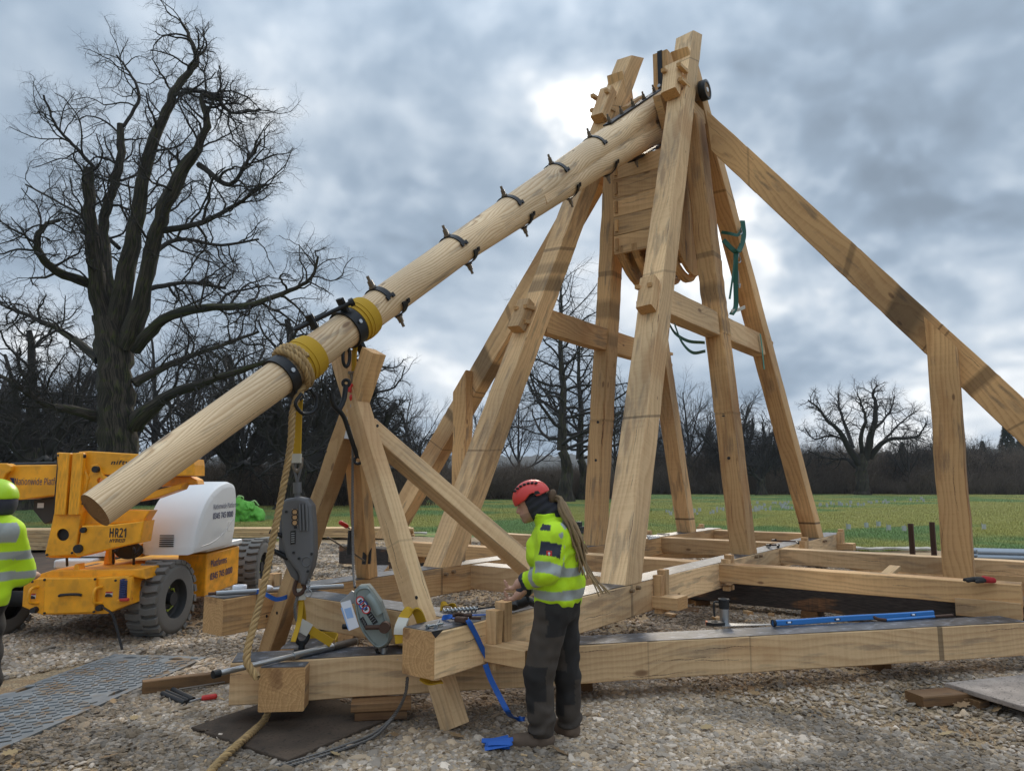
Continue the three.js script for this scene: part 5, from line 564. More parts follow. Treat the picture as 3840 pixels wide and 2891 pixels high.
  const wr2 = (x, y, z) => .012 * n3(x, y * 1.6, z, 9) + .008 * n3(x, y, z, 22) + .008 * sin(y * 42 + x * 18 + n3(x, y, z, 7) * 9) * sstep(1.45, 1.15, y) + .010 * n3(x * 1.5, y * .7, z, 15);
  const jAll = W([jack0, slL, slR], .035);
  const jack = (x, y, z) => { const body = max(jAll(x, y, z), hemY + .015 * sin(z * 14 + x * 9) - y - (x > pel[0] ? .0 : 0)); const a = min(body, 9), h = max(.03 - abs(a - hood(x, y, z)), 0) / .03, b = min(a, hood(x, y, z)) - h * h * .0075; return min(b, coll(x, y, z)) + wr2(x, y, z); };
  const along = (p, a, b) => { const dx = b[0] - a[0], dy = b[1] - a[1], dz = b[2] - a[2]; return ((p[0] - a[0]) * dx + (p[1] - a[1]) * dy + (p[2] - a[2]) * dz) / (dx * dx + dy * dy + dz * dz); };
  const jcol = (x, y, z) => {
    const p = [x, y, z], dl = slL(x, y, z), dr = slR(x, y, z), db = jack0(x, y, z), soil = 1 - .2 * sstep(.52, .75, vf(x * 14 + 9, y * 14 + z * 6 + 9, 4)), k = .96 + .08 * vf(x * 60 + 9, y * 60 + z * 40 + 9, 2); let c = LIME;
    for (const [d, s, e, w] of [[dl, shL, elL, wrL], [dr, shR, elR, wrR]]) if (d < db - .012) { const tf = along(p, e, w), tu = along(p, s, e); if (tf > .80) return NAVY; if ((tf > .32 && tf < .52 && tu > .85) || (tu > .78 && tf < .16 && tu < 1.08)) c = SILV; if (z > e[2] - .02 && tu > .26 && tu < .62 && s[2] > 0 && x > lerp(s[0], e[0], tu) - .075 && x < lerp(s[0], e[0], tu) + .065 && z > lerp(s[2], e[2], tu) + .01) c = NAVY; }
    if (c === LIME && dl > -.0 && db < dl + .02) { const b1 = hemY + .095 + (x - pel[0]) * -.02, b2 = b1 + .15; if (abs(y - b1) < .03 || abs(y - b2) < .027) c = SILV; if (abs(x - (chest[0] - .075) + (y - chest[1]) * .05) < .018 && y > b2 && z > .05) c = SILV; }
    if (y > neck[1] - .05 && y < neck[1] + .1 && x > neck[0] + .02 && db > .03) c = LIME; if (abs(y - (shL[1] + .06)) < .018 && x > shL[0] + .01 && x < shL[0] + .085 && z > .1) c = NAVY;
    return [c[0] * soil * k, c[1] * soil * k, c[2] * soil * k];
  };
  const jk = put('jacket', nets(jack, [-.36, hemY - .04, -.42], [.42, neck[1] + .11, .44], .0095, jcol), M.hiVis, man);
  { // small red badge with a white mark on the sleeve pocket
    const c = [lerp(shL[0], elL[0], .44) - .005, lerp(shL[1], elL[1], .44), 0], zf = (() => { let z = .5; while (jack(c[0], c[1], z) > 0 && z > .1) z -= .002; return z; })(); put('badge', box(.036, .038, .006, c[0], c[1], zf + .006, .002), M.redPaint, jk); put('badge_mark', merged([new THREE.CircleGeometry(.008, 14).translate(c[0], c[1] + .003, zf + .0105), new THREE.CircleGeometry(.0035, 10).translate(c[0], c[1] - .009, zf + .0105)]), M.paper, jk);
  }
  // trousers with black panels
  const folds = (x, y, z) => .011 * n3(x, y * 2, z, 10) + .010 * sin(y * 55 + x * 20 + z * 8 + n3(x, y, z, 8) * 8) * (sstep(.34, .15, y) + .45 * sstep(.12, .0, abs(y - kneeL[1]))) + .009 * n3(x, y, z, 22);
  const trA = W([capsule([pel[0], hemY + .07, 0], pel, .15, .152, 1.15), capsule(pel, hipL, .14, .118), capsule(pel, hipR, .14, .118), capsule(hipL, kneeL, .122, .102), capsule(kneeL, [ankL[0] - .01, ankL[1] - .02, ankL[2]], .098, .088), capsule(hipR, kneeR, .116, .092), capsule(kneeR, [ankR[0] - .01, ankR[1] - .02, ankR[2]], .09, .078)], .03), trous = (x, y, z) => max(trA(x, y, z) + folds(x, y, z), .085 - y);
  const tcol = (x, y, z) => { const L = abs(z - kneeL[2]) < abs(z - kneeR[2]) && y < hipL[1] - .05 ? 1 : y < hipL[1] - .05 ? -1 : 0, kn = L > 0 ? kneeL : kneeR; let c = BRN; if (L) { const fx = x - lerp(kn[0], hipL[0], clamp((y - kn[1]) / (hipL[1] - kn[1]))); if (y < kn[1] + .06 && y > kn[1] - .16 && fx > -.06) c = DKB; if (y <= kn[1] - .16 && y > kn[1] - .24 && fx > .015) c = DKB; if (y > kn[1] + .25 && fx < -.0) c = DKB; if (L < 0 && fx < -.02 && y > kn[1]) c = DKB; } else c = x < pel[0] + .06 ? DKB : BRN; const k = .8 + .5 * vf(x * 20 + 9, y * 20 + z * 14 + 9, 5); return [c[0] * k, c[1] * k, c[2] * k]; };
  put('trousers', nets(trous, [-.4, .06, -.33], [.42, hemY + .13, .33], .011, tcol), M.cloth, man);
  // boots
  const boot = (a, toe, yaw) => { const c = cos(yaw), s = sin(yaw), at = (l, y, w) => [a[0] + c * l - s * w, y, a[2] + s * l + c * w]; const up = W([capsule(at(-.035, .065, 0), at(.06, .055, 0), .054, .052), capsule(at(.06, .055, 0), at(.17, .046, 0), .053, .05, 1.1), capsule(at(-.02, .07, 0), [a[0] - .01, .17, a[2]], .058, .062)], .03); const so = capsule(at(-.035, .03, 0), at(.17, .03, 0), .062, .058); return (x, y, z) => { const b = up(x, y, z) + .003 * n3(x, y, z, 40), sole = max(so(x, y, z), max(y - .03, -y)); return max(min(b, sole), -y); }; };
  const mkBoot = (a, yaw) => put('boot', nets(boot(a, 0, yaw), [a[0] - .25, -.01, a[2] - .25], [a[0] + .3, .25, a[2] + .25], .0065, (x, y, z) => { const k = (y < .03 ? .5 : 1) * (.8 + .45 * vf(x * 30 + 9, y * 30 + z * 25 + 9, 3)); return [.12 * k, .082 * k, .056 * k]; }), M.cloth, man);
  const bL = mkBoot(ankL, .12), bR = mkBoot(ankR, -.75);
  put('lace', [0, 1, 2, 3].map((i) => tube([v3(ankL[0] + .06 + i * .012, .13 - i * .016, ankL[2] - .03), v3(ankL[0] + .075 + i * .012, .137 - i * .016, ankL[2]), v3(ankL[0] + .06 + i * .012, .128 - i * .016, ankL[2] + .04)], .0035, 10, 5)), M.black, bL);
  // helmet, snood, dreadlocks
  const shell = (x, y, z) => { const q = ellip([hx - .012, hy + .045, 0], [.136, .118, .112])(x, y, z), cutY = y - (hy + .035 + (x - hx) * -.22 + .02 * sstep(.06, .0, abs(x - hx + .03)) + (x < hx - .06 ? -.02 : 0)); return max(q, -cutY); };
  const vents = []; for (let i = 0; i < 7; i++) vents.push(lerp(-.6, .75, i / 6));
  const hel = put('helmet', nod(nets(shell, [hx - .2, hy - .08, -.15], [hx + .18, hy + .2, .15], .0055)), std({ color: lin(.62, .045, .035), roughness: .32 }), man);
  for (const a of vents) { const c = v3(hx - .012 + sin(a) * .128, hy + .045 + cos(a) * .088 + .004, .078); put('vent', nod(new THREE.SphereGeometry(.011, 10, 8).scale(1.2, .8, .6).translate(c.x, c.y, c.z)), M.black, hel); }
  put('side_vent', nod(extr([[-.02, 0], [.03, .0], [.012, .026], [-.012, .022]], .012, .003).translate(hx - .075, hy + .045, .092)), M.black, hel); put('helmet_clip', nod(new THREE.CylinderGeometry(.014, .014, .012, 14).rotateX(PI / 2).translate(hx - .02, hy - .075, .085)), M.black, hel);
  const snA = W([ellip([hx - .02, hy + .005, 0], [.108, .118, .09]), capsule([hx - .03, hy - .05, 0], [neck[0] - .01, neck[1] + .02, 0], .085, .088)], .03);
  const sno = (x, y, z) => { const q = snA(x, y, z); return max(max(q + .004 * sin(y * 120 + x * 40), x - (hx + .028 - (hy - y) * .1)), y - hy - .09); };
  put('snood', nod(nets(sno, [hx - .2, neck[1] - .03, -.15], [hx + .12, hy + .14, .15], .006)), std({ color: lin(.02, .02, .026), roughness: .9 }), man);
  const r = rng(8), loc = [], bun = v3(hx - .135, hy + .03, 0);
  for (let i = 0; i < 44; i++) { const e = i / 43, z0 = (r() - .5) * .09, end = i < 5 ? J(1295 + r() * 28, 1262 + r() * 22) : J(1232 + r() * 46, 1175 + r() * 75), sw = (r() - .5) * .05; const m1 = J(1212 + r() * 18, 1100 + r() * 14, .11), m2 = J(1234 + r() * 18, 1155 + r() * 20, .13); const pts = [v3(bun.x + .02, bun.y + (r() - .5) * .04, z0 * .5), v3(bun.x - .04, bun.y - .01 + (r() - .5) * .03, z0), v3(m1[0], m1[1], .11 + z0 * 1.2 + sw * .4), v3(m2[0] - .02 + sw * .3, m2[1], .13 + z0 + sw)]; if (i < 5) { const m3 = J(1268, 1222); pts.push(v3(m3[0] - .02 + sw * .3, m3[1], .1 + z0 * .6 + sw)); } pts.push(v3(end[0], end[1], .11 + z0 * .7 + sw)); const c = new THREE.CatmullRomCurve3(pts, false, 'centripetal'), tb = new TB(), pp = [], rr = []; for (let k = 0; k <= 22; k++) { pp.push(c.getPoint(k / 22).add(v3((r() - .5) * .006, 0, (r() - .5) * .006))); rr.push(lerp(.0125, .0048, Math.pow(k / 22, 1.5)) * (.8 + .4 * r())); } tb.tube(pp, rr, 6); const g = prep(tb.geo()), C = []; const base = .7 + .5 * r(); for (let k = 0; k < g.attributes.position.count; k++) { const t = floor(k / 6) / 22; C.push(lerp(.10, .34, t) * base, lerp(.062, .235, t) * base, lerp(.034, .12, t) * base); } g.setAttribute('color', new THREE.Float32BufferAttribute(C, 3)); loc.push(g); }
  const knot = prep(new THREE.TorusGeometry(.036, .022, 10, 24).rotateY(PI / 2).rotateX(.3).translate(bun.x, bun.y, 0)); knot.setAttribute('color', new THREE.Float32BufferAttribute(new Float32Array(knot.attributes.position.count * 3).map((_, k) => [.1, .062, .034][k % 3]), 3)); loc.push(knot);
  put('dreadlocks', loc, std({ roughness: .95, vertexColors: true }), man);
  man.traverse((o) => { if (!o.isMesh) return; const g = o.geometry, P = g.attributes.position, N = g.attributes.normal, I = g.index; for (let i = 0; i < P.count; i++) { P.setZ(i, -P.getZ(i)); N.setZ(i, -N.getZ(i)); } if (I) for (let i = 0; i < I.count; i += 3) { const t = I.getX(i + 1); I.setX(i + 1, I.getX(i + 2)); I.setX(i + 2, t); } else for (let i = 0; i < P.count; i += 3) for (const A of [P, N]) { const t = [A.getX(i + 1), A.getY(i + 1), A.getZ(i + 1)]; A.setXYZ(i + 1, A.getX(i + 2), A.getY(i + 2), A.getZ(i + 2)); A.setXYZ(i + 2, ...t); } });   // built with his left at +z, the frame has it at -z
}
{ // second worker at the left edge, seen from behind
  const dep = 4.6, c = atD('D', -48, 1250, dep), P0 = v3(c.x, 0, c.z), fd = FW.clone().setY(0).normalize();
  const man = thing('person', 'person in yellow jacket and green helmet with back turned beside the black mat', 'person', P0); const rr = RT.clone(); man.rotation.y = Math.atan2(-RT.z, RT.x);   // local x to the right, z towards the camera
  const J = (x, y, z = 0) => { const d = ray('D', x, y), p0 = P0.clone().addScaledVector(fd, -z), t = p0.sub(EYE).dot(fd) / d.dot(fd), q = EYE.clone().addScaledVector(d, t).sub(P0); return [q.dot(RT), q.y, z]; };
  const hd = J(-10, 1085), nk = J(-24, 1128), ch = J(-48, 1170), pe = J(-52, 1285), hemY = J(0, 1305)[1];
  const kn = [.06, .48, -.03], an = [.05, .1, .05], kl = [-.2, .48, 0], al = [-.22, .1, 0], shR = [ch[0] + .19, ch[1] + .06, 0], elR = [shR[0] + .0, 1.16, -.14], wrR = [shR[0] - .1, 1.1, -.36];
  const trunk = blend([ellip([hd[0], hd[1], 0], [.08, .115, .1]), capsule([hd[0], hd[1] - .06, 0], nk, .06, .065), capsule(nk, ch, .07, .13, .9), capsule(ch, pe, .15, .14, .8), capsule(pe, kn, .13, .06), capsule(kn, an, .06, .045), capsule(pe, kl, .13, .06), capsule(kl, al, .06, .045), capsule(shR, elR, .05, .045), capsule(elR, wrR, .045, .03), ellip([wrR[0], wrR[1], wrR[2] - .06], [.04, .03, .07])], .04);
  put('body', nets(trunk, [-.5, .02, -.55], [.45, hd[1] + .15, .35], .016, () => [1, 1, 1]), M.skin, man);
  const jkA = blend([capsule(nk, ch, .1, .18, .75), capsule(ch, [pe[0], hemY + .06, 0], .215, .2, .72), capsule(shR, elR, .09, .08), capsule(elR, [wrR[0], wrR[1], wrR[2] + .06], .08, .06), ellip([nk[0] - .0, nk[1] - .045, .075], [.16, .075, .09])], .06), jk = (x, y, z) => max(jkA(x, y, z), hemY - y - .12 * x * .6) + .012 * n3(x, y, z, 9) + .007 * n3(x, y, z, 22);
  put('jacket', nets(jk, [-.5, hemY - .12, -.5], [.45, nk[1] + .1, .34], .0095, (x, y, z) => { const b = J(20, 1237)[1], a = J(20, 1192)[1], k = 1 - .2 * sstep(.55, .8, vf(x * 12 + 30, y * 12 + z * 5 + 9, 4)), yy = y + .1 * x; let c2 = LIME; if (abs(yy - b) < .026 || abs(yy - a) < .026) c2 = SILV; if (x > nk[0] + .09 && y > nk[1] - .12 && y < nk[1] - .0 && z > .03) c2 = SILV; return [c2[0] * k, c2[1] * k, c2[2] * k]; }), M.hiVis, man);
  const tr = blend([capsule([pe[0], hemY + .03, 0], pe, .17, .17, .8), capsule(pe, kn, .16, .1), capsule(kn, an, .098, .08), capsule(pe, kl, .16, .1), capsule(kl, al, .098, .08)], .04); put('trousers', nets((x, y, z) => max(tr(x, y, z) + .014 * n3(x, y, z, 9) + .008 * sin(y * 40 + x * 20), .06 - y), [-.5, .04, -.3], [.4, hemY + .1, .3], .011, () => [.012, .011, .011]), M.cloth, man);
  for (const a of [an, al]) put('boot', nets(blend([capsule([a[0], .06, .05], [a[0], .05, -.15], .055, .052), capsule([a[0], .06, .02], [a[0], .17, .03], .06, .06)], .03), [a[0] - .15, 0, -.28], [a[0] + .15, .26, .18], .009, () => [.03, .024, .02]), M.cloth, man);
  const hel = put('helmet', nets((x, y, z) => max(ellip([hd[0], hd[1] + .03, 0], [.115, .12, .14])(x, y, z), hd[1] + .02 - y), [hd[0] - .2, hd[1] - .06, -.2], [hd[0] + .2, hd[1] + .22, .2], .007), std({ color: lin(.42, .68, .012), roughness: .35 }), man); put('helmet_band', nets((x, y, z) => max(abs(ellip([hd[0], hd[1] + .0, 0], [.104, .12, .125])(x, y, z)) - .008, abs(y - hd[1] + .02) - .06), [hd[0] - .2, hd[1] - .13, -.2], [hd[0] + .2, hd[1] + .1, .2], .008), std({ color: lin(.03, .033, .05), roughness: .8 }), hel);
}
// ---------- rigging, tools and small things
const FH = FW.clone().setY(0).normalize(), ROT = Math.atan2(-RT.z, RT.x);
function facing(name, label, cat, at, group) { const t = thing(name, label, cat, at, group); t.rotation.y = ROT; const L = (r, x, y, z = 0) => { const d = ray(r, x, y), p0 = at.clone().addScaledVector(FH, -z), k = p0.sub(EYE).dot(FH) / d.dot(FH), q = EYE.clone().addScaledVector(d, k).sub(at); return v3(q.dot(RT), q.y, z); }; return [t, L]; }
const p2 = (v) => [v.x, v.y];
const shapeOf = (L, r, pts, z1, dep, bev = .006, holes = []) => extr(pts.map(([x, y]) => p2(L(r, x, y, z1))), dep, bev, holes.map((h) => h.map(([x, y]) => p2(L(r, x, y, z1))))).translate(0, 0, z1 - dep);
M.castDark = std({ color: lin(.13, .13, .135), roughness: .55, metalness: .35 }); M.castGreen = std({ color: lin(.24, .28, .27), roughness: .5, metalness: .35 }); M.orangeLabel = std({ color: lin(.5, .3, .14), roughness: .6 });
{ // dark lever hoist hanging under the lower sling
  const at = onZ('T7', 330, 900, .02), [t, L] = facing('lever_hoist', 'dark grey cable hoist hanging upright from the yellow sling', 'hoist', at);
  const bd = put('body', shapeOf(L, 'T7', [[215, 545], [240, 528], [320, 515], [390, 530], [425, 580], [440, 760], [442, 950], [425, 1040], [400, 1100], [375, 1165], [340, 1160], [330, 1090], [235, 960], [205, 840], [200, 600]], .07, .14, .022), M.castDark, t);
  put('back_plate', shapeOf(L, 'T7', [[190, 570], [225, 550], [225, 800], [260, 960], [330, 1090], [330, 1150], [270, 1100], [180, 900]], -.02, .1, .012), M.castDark, t);
  for (const x of [337, 362, 387]) put('rib', tube([L('T7', x, 565, .075), L('T7', x + 4, 660, .078), L('T7', x + 8, 765, .075)], .010, 12, 8), M.castDark, bd);
  put('embossed_ring', new THREE.TorusGeometry(.035, .005, 8, 24).translate(...L('T7', 388, 990, .071).toArray()), M.castDark, bd);
  const lb = put('warning_label', shapeOf(L, 'T7', [[282, 605], [322, 605], [322, 725], [282, 725]], .074, .004, 0), M.orangeLabel, bd); for (const y of [627, 665, 705]) put('pictogram', new THREE.TorusGeometry(.021, .0035, 6, 24).translate(...L('T7', 302, y, .076).toArray()), M.black, lb);
  const pl = put('rating_plate', shapeOf(L, 'T7', [[270, 768], [308, 760], [308, 860], [270, 868]], .074, .004, 0), M.black, bd); for (let i = 0; i < 5; i++) put('plate_line', shapeOf(L, 'T7', [[276, 780 + i * 16], [300, 778 + i * 16], [300, 784 + i * 16], [276, 786 + i * 16]], .0755, .001, 0), M.galv, pl);
  put('lever_socket', [rod(L('T7', 140, 905, 0), L('T7', 250, 965, 0), .02, 12), rod(L('T7', 120, 770, 0), L('T7', 210, 800, 0), .017, 10), rod(L('T7', 160, 572, 0), L('T7', 215, 580, 0), .014, 10)], M.iron, t);
  for (const [x, y] of [[240, 625], [293, 925], [427, 935], [398, 1062], [307, 740], [333, 968]]) put('screw', cyl(.01, .01, .012, 8).rotateX(PI / 2).translate(...L('T7', x, y, .074).toArray()), M.black, bd);
  put('suspension', [rod(L('T7', 322, 520), L('T7', 322, 480), .022, 12), rod(L('T7', 323, 488), L('T7', 320, 408), .032, 16), rod(L('T7', 321, 410), L('T7', 300, 320), .01, 8), rod(L('T7', 321, 410), L('T7', 345, 320), .01, 8), rod(L('T7', 300, 320), L('T7', 318, 260), .012, 8), rod(L('T7', 345, 320), L('T7', 340, 260), .012, 8)], M.castDark, t);
  put('shackle', [tube([L('T7', 288, 245), L('T7', 292, 290), L('T7', 320, 330), L('T7', 350, 290), L('T7', 352, 245)], .014, 24, 8), rod(L('T7', 268, 240), L('T7', 362, 240), .016, 12)], M.rustSteel, t);
  put('bottom_hook', [tube([L('T7', 360, 1150), L('T7', 375, 1185), L('T7', 345, 1225), L('T7', 312, 1230), L('T7', 300, 1190), L('T7', 315, 1130)], .016, 24, 8)], M.rustIron, t);
  put('chain', [0, 1, 2, 3, 4].map((i) => new THREE.TorusGeometry(.012, .003, 6, 12).rotateY(i % 2 ? PI / 2 : 0).translate(...L('T7', 404, 1130 + i * 16, .03).toArray())).concat(new THREE.TorusGeometry(.026, .004, 6, 20).translate(...L('T7', 402, 1222, .03).toArray())), M.galv, t);
  // sling from the hook to the eye bolt
  const s = thing('webbing_sling', 'yellow webbing sling looped between the dark hoist and the eye bolt', 'sling', onZ('T7', 350, 1400, .02)); const W = (x, y, z) => onZ('T7', x, y, z);
  part('sleeve', strap([W(347, 1190, .03), W(348, 1270, .03)], RT, .07, .03, 6), M.whiteWeb, s); part('leg', strap([W(344, 1265, .03), W(360, 1360, .02), W(365, 1440, 0)], RT, .045, .012), M.yellowWeb, s); part('leg', strap([W(352, 1265, .03), W(335, 1430, .05), W(290, 1580, .1)], RT, .035, .01), M.yellowWeb, s); part('leg', strap([W(345, 1450, .04), W(400, 1480, .06), W(480, 1530, .1), W(575, 1590, .16)], v3(0, 1, 0), .06, .012), M.yellowWeb, s); part('sleeve', strap([W(335, 1452, .055), W(410, 1495, .075)], v3(0, 1, 0), .09, .02, 8), M.whiteWeb, s); part('leg', strap([W(420, 1530, -.1), W(520, 1528, -.12), W(610, 1540, 0), W(600, 1590, .12)], v3(0, 1, 0), .05, .01), M.yellowWeb, s);
  tag(put('wire_tail', laid([W(322, 1250, .02), W(305, 1320, .02), W(310, 1400, .02), W(335, 1460, .05)], .012, { pitch: .06, n: 60, s: 5 }), M.cable), 'short dark wire tail hanging from the dark hoist', 'wire');
  const e = onY('T7', 352, 1645, HB + .006), ey = thing('eye_bolt', 'black forged eye bolt standing on the lapped front timbers', 'eye bolt', e); put('ring', new THREE.TorusGeometry(.055, .017, 12, 30).scale(.85, 1.15, 1).rotateY(ROT + .4).translate(0, .115, 0), M.iron, ey); put('shank', [cyl(.02, .026, .06, 16).translate(0, .045, 0), cyl(.055, .058, .014, 24).translate(0, .008, 0)], M.iron, ey);
}
{ // green grey hoist lying against the front cross beam
  const at = onZ('T7', 860, 1400, .42), [t, L] = facing('cable_hoist', 'grey green cable hoist leaning beside the near rail end with a paper tag', 'hoist', at); const O = [[735, 1205], [770, 1170], [835, 1165], [862, 1195], [930, 1290], [985, 1440], [1005, 1570], [985, 1610], [920, 1640], [865, 1600], [780, 1480], [735, 1290]];
  const bd = put('body', shapeOf(L, 'T7', O, .08, .13, .024), M.castGreen, t); put('raised_panel', tube([L('T7', 835, 1240, .083), L('T7', 880, 1290, .085), L('T7', 925, 1375, .083)], .036, 20, 10).scale(1, 1, 1), M.castGreen, bd); put('rim', tube(O.map(([x, y]) => L('T7', lerp(x, 868, .12), lerp(y, 1400, .1), .08)), .008, 90, 6, true), M.castGreen, bd);
  for (const [x, y] of [[783, 1277], [806, 1310], [827, 1342]]) { put('warning_disc', new THREE.CircleGeometry(.03, 24).translate(...L('T7', x, y, .083).toArray()), M.paper, bd); put('warning_ring', new THREE.TorusGeometry(.028, .0045, 6, 26).translate(...L('T7', x, y, .084).toArray()), y === 1310 ? M.blueWeb : M.redPaint, bd); put('warning_mark', rod(L('T7', x - 10, y + 8, .086), L('T7', x + 10, y - 8, .086), .006, 6), M.black, bd); }
  for (const q of [[[828, 1375], [862, 1357], [915, 1435], [880, 1455]], [[780, 1410], [805, 1395], [835, 1450], [825, 1495], [815, 1480]]]) { const p = put('rating_plate', shapeOf(L, 'T7', q, .083, .004, 0), M.black, bd); for (let i = 0; i < 4; i++) { const a = L('T7', lerp(q[0][0], q[3][0], .2 + i * .2) + 6, lerp(q[0][1], q[3][1], .2 + i * .2), .0845), b = L('T7', lerp(q[1][0], q[2][0], .2 + i * .2) - 6, lerp(q[1][1], q[2][1], .2 + i * .2), .0845); put('plate_line', rod(a, b, .0018, 4), M.galv, p); } }
  put('lever', [rod(L('T7', 825, 1475, .1), L('T7', 975, 1470, .12), .017, 12), cyl(.04, .04, .06, 20).rotateX(PI / 2).translate(...L('T7', 965, 1472, .12).toArray())], M.rustIron, t);
  put('hook', tube([L('T7', 965, 1620), L('T7', 960, 1690), L('T7', 985, 1740), L('T7', 1040, 1745), L('T7', 1060, 1700)], .022, 30, 10), M.galv, t); put('bracket', shapeOf(L, 'T7', [[690, 1235], [720, 1205], [740, 1215], [745, 1290], [720, 1300], [640, 1290], [632, 1285]], .0, .02, .004), M.galv, t); put('release_lever', [rod(L('T7', 652, 1468), L('T7', 700, 1468), .02, 4), rod(L('T7', 900, 1630), L('T7', 915, 1670), .012, 8), new THREE.SphereGeometry(.022, 12, 10).translate(...L('T7', 918, 1675).toArray())], M.iron, t);
  put('paper_tag', shapeOf(L, 'T7', [[638, 1292], [710, 1272], [775, 1470], [700, 1500]], .1, .002, 0), M.paper, t); put('tag_print', [shapeOf(L, 'T7', [[640, 1330], [652, 1327], [700, 1490], [694, 1492]], .102, .001, 0), shapeOf(L, 'T7', [[665, 1340], [715, 1325], [735, 1400], [688, 1410]], .102, .001, 0)], std({ color: lin(.3, .45, .72), roughness: .7 }), t);
  // steel cable from hook to hoist, with hook and shackle
  const c = thing('hoist_cable', 'steel hoist cable with red safety hook hanging from the upper sling', 'cable', onZ('R6', 745, 700, .02)); const W = (x, y, z = .03) => onZ('R6', x, y, z);
  part('wire', laid([W(742, 890), W(740, 1100), W(738, 1400), onZ('T7', 732, 1000, .2), onZ('T7', 745, 1180, .42)], .011, { pitch: .07, n: 160, s: 5 }), M.cable, c);
  part('red_hook', [tube([W(740, 800), W(728, 770), W(752, 745), W(775, 722), W(760, 690), W(722, 700), W(716, 735)], .016, 30, 8), rod(W(720, 700), W(735, 755), .008, 8)], M.redPaint, c); part('shackle', [tube([W(728, 600), W(735, 650), W(748, 705), W(762, 650), W(765, 600)], .013, 24, 8), rod(W(715, 610), W(778, 610), .014, 10)], M.rustSteel, c); part('thimble', [tube([W(742, 880), W(730, 830), W(742, 785), W(756, 830), W(742, 880)], .009, 24, 8), rod(W(742, 860), W(743, 895), .015, 10)], M.galv, c);
  part('label_flag', strap([W(735, 850, .02), W(735, 950, .02), W(716, 1045, .02)], RT, .085, .003), std({ color: lin(.62, .62, .63), roughness: .6 }), c);
  // forked iron trigger
  const f = thing('forked_trigger', 'black forged iron fork hanging beside the hoist cable', 'iron fork', onZ('R6', 690, 850, .12)); const Z = (x, y) => onZ('R6', x, y, .12);
  part('stem', [tube([Z(645, 850), Z(680, 900), Z(715, 1000), Z(745, 1090), Z(768, 1155)], .019, 30, 10), new THREE.TorusGeometry(.028, .012, 10, 24).rotateY(ROT).translate(...Z(774, 1185).toArray())], M.iron, f); part('tine', [tube([Z(650, 855), Z(680, 790), Z(695, 690)], .021, 20, 10), new THREE.TorusGeometry(.026, .014, 10, 22).rotateY(ROT).translate(...Z(696, 678).toArray())], M.iron, f); part('tine', tube([Z(655, 865), Z(615, 820), Z(600, 740)], .021, 20, 10), M.iron, f);
}
{ // thick rope: turns round the arm, fall to the base, tail on the ground
  const r = thing('rope', 'thick tan laid rope coiled on the arm and falling to the ground', 'rope', aP(sL + .09)); const coil = []; for (let i = 0; i <= 90; i++) { const a = i / 90 * 2 * PI * 2.2; coil.push(aP(sL + .075 + i / 90 * .09, cos(a) * (rL + .028), sin(a) * (rL + .028))); }
  const end = coil[coil.length - 1]; part('coil', laid(coil, .026, { pitch: .11, n: 240 }), M.rope, r);
  const W = (x, y, z) => onZ('D', x, y, z); part('fall', laid([aP(sL + .09, -rL + .02, .09), W(634, 880, .1), W(627, 960, .1), W(610, 1060, .1), W(590, 1160, .12), W(568, 1270, .14), W(545, 1360, .18), W(535, 1400, .2), W(533, 1430, .22), W(545, 1450, .26), W(556, 1465, .3)], .025, { pitch: .12, n: 300 }), M.rope, r);
  const G = (x, y) => onY('D', x, y, .045 + (y < 1640 ? .03 : 0)); part('tail', laid([v3(-1.7, .2, .05), G(572, 1553), G(540, 1585), G(500, 1620), G(465, 1655), G(430, 1700)], .026, { pitch: .12, n: 160 }), M.rope, r);
}
{ // two steel cables running over the gravel
  const G = (x, y, h = .035) => onY('R2', x, y, h); for (const [k, lab] of [[0, 'dull steel cable curving over the gravel from the near rail'], [22, 'second steel cable running beside the first over the gravel']]) tag(put('ground_cable', laid([onZ('R2', 1548 - k * .1, 1010, 1.0), onZ('R2', 1530, 1130, .95), G(1440, 1290 + k * .4, .12), G(1320, 1400 + k, .06), G(1100, 1490 + k, .05), G(850, 1570 + k, .04), G(650, 1630 + k, .04), G(420, 1710 + k, .04)], .011, { pitch: .07, n: 200, s: 5 }), M.cable), lab, 'cable');
}
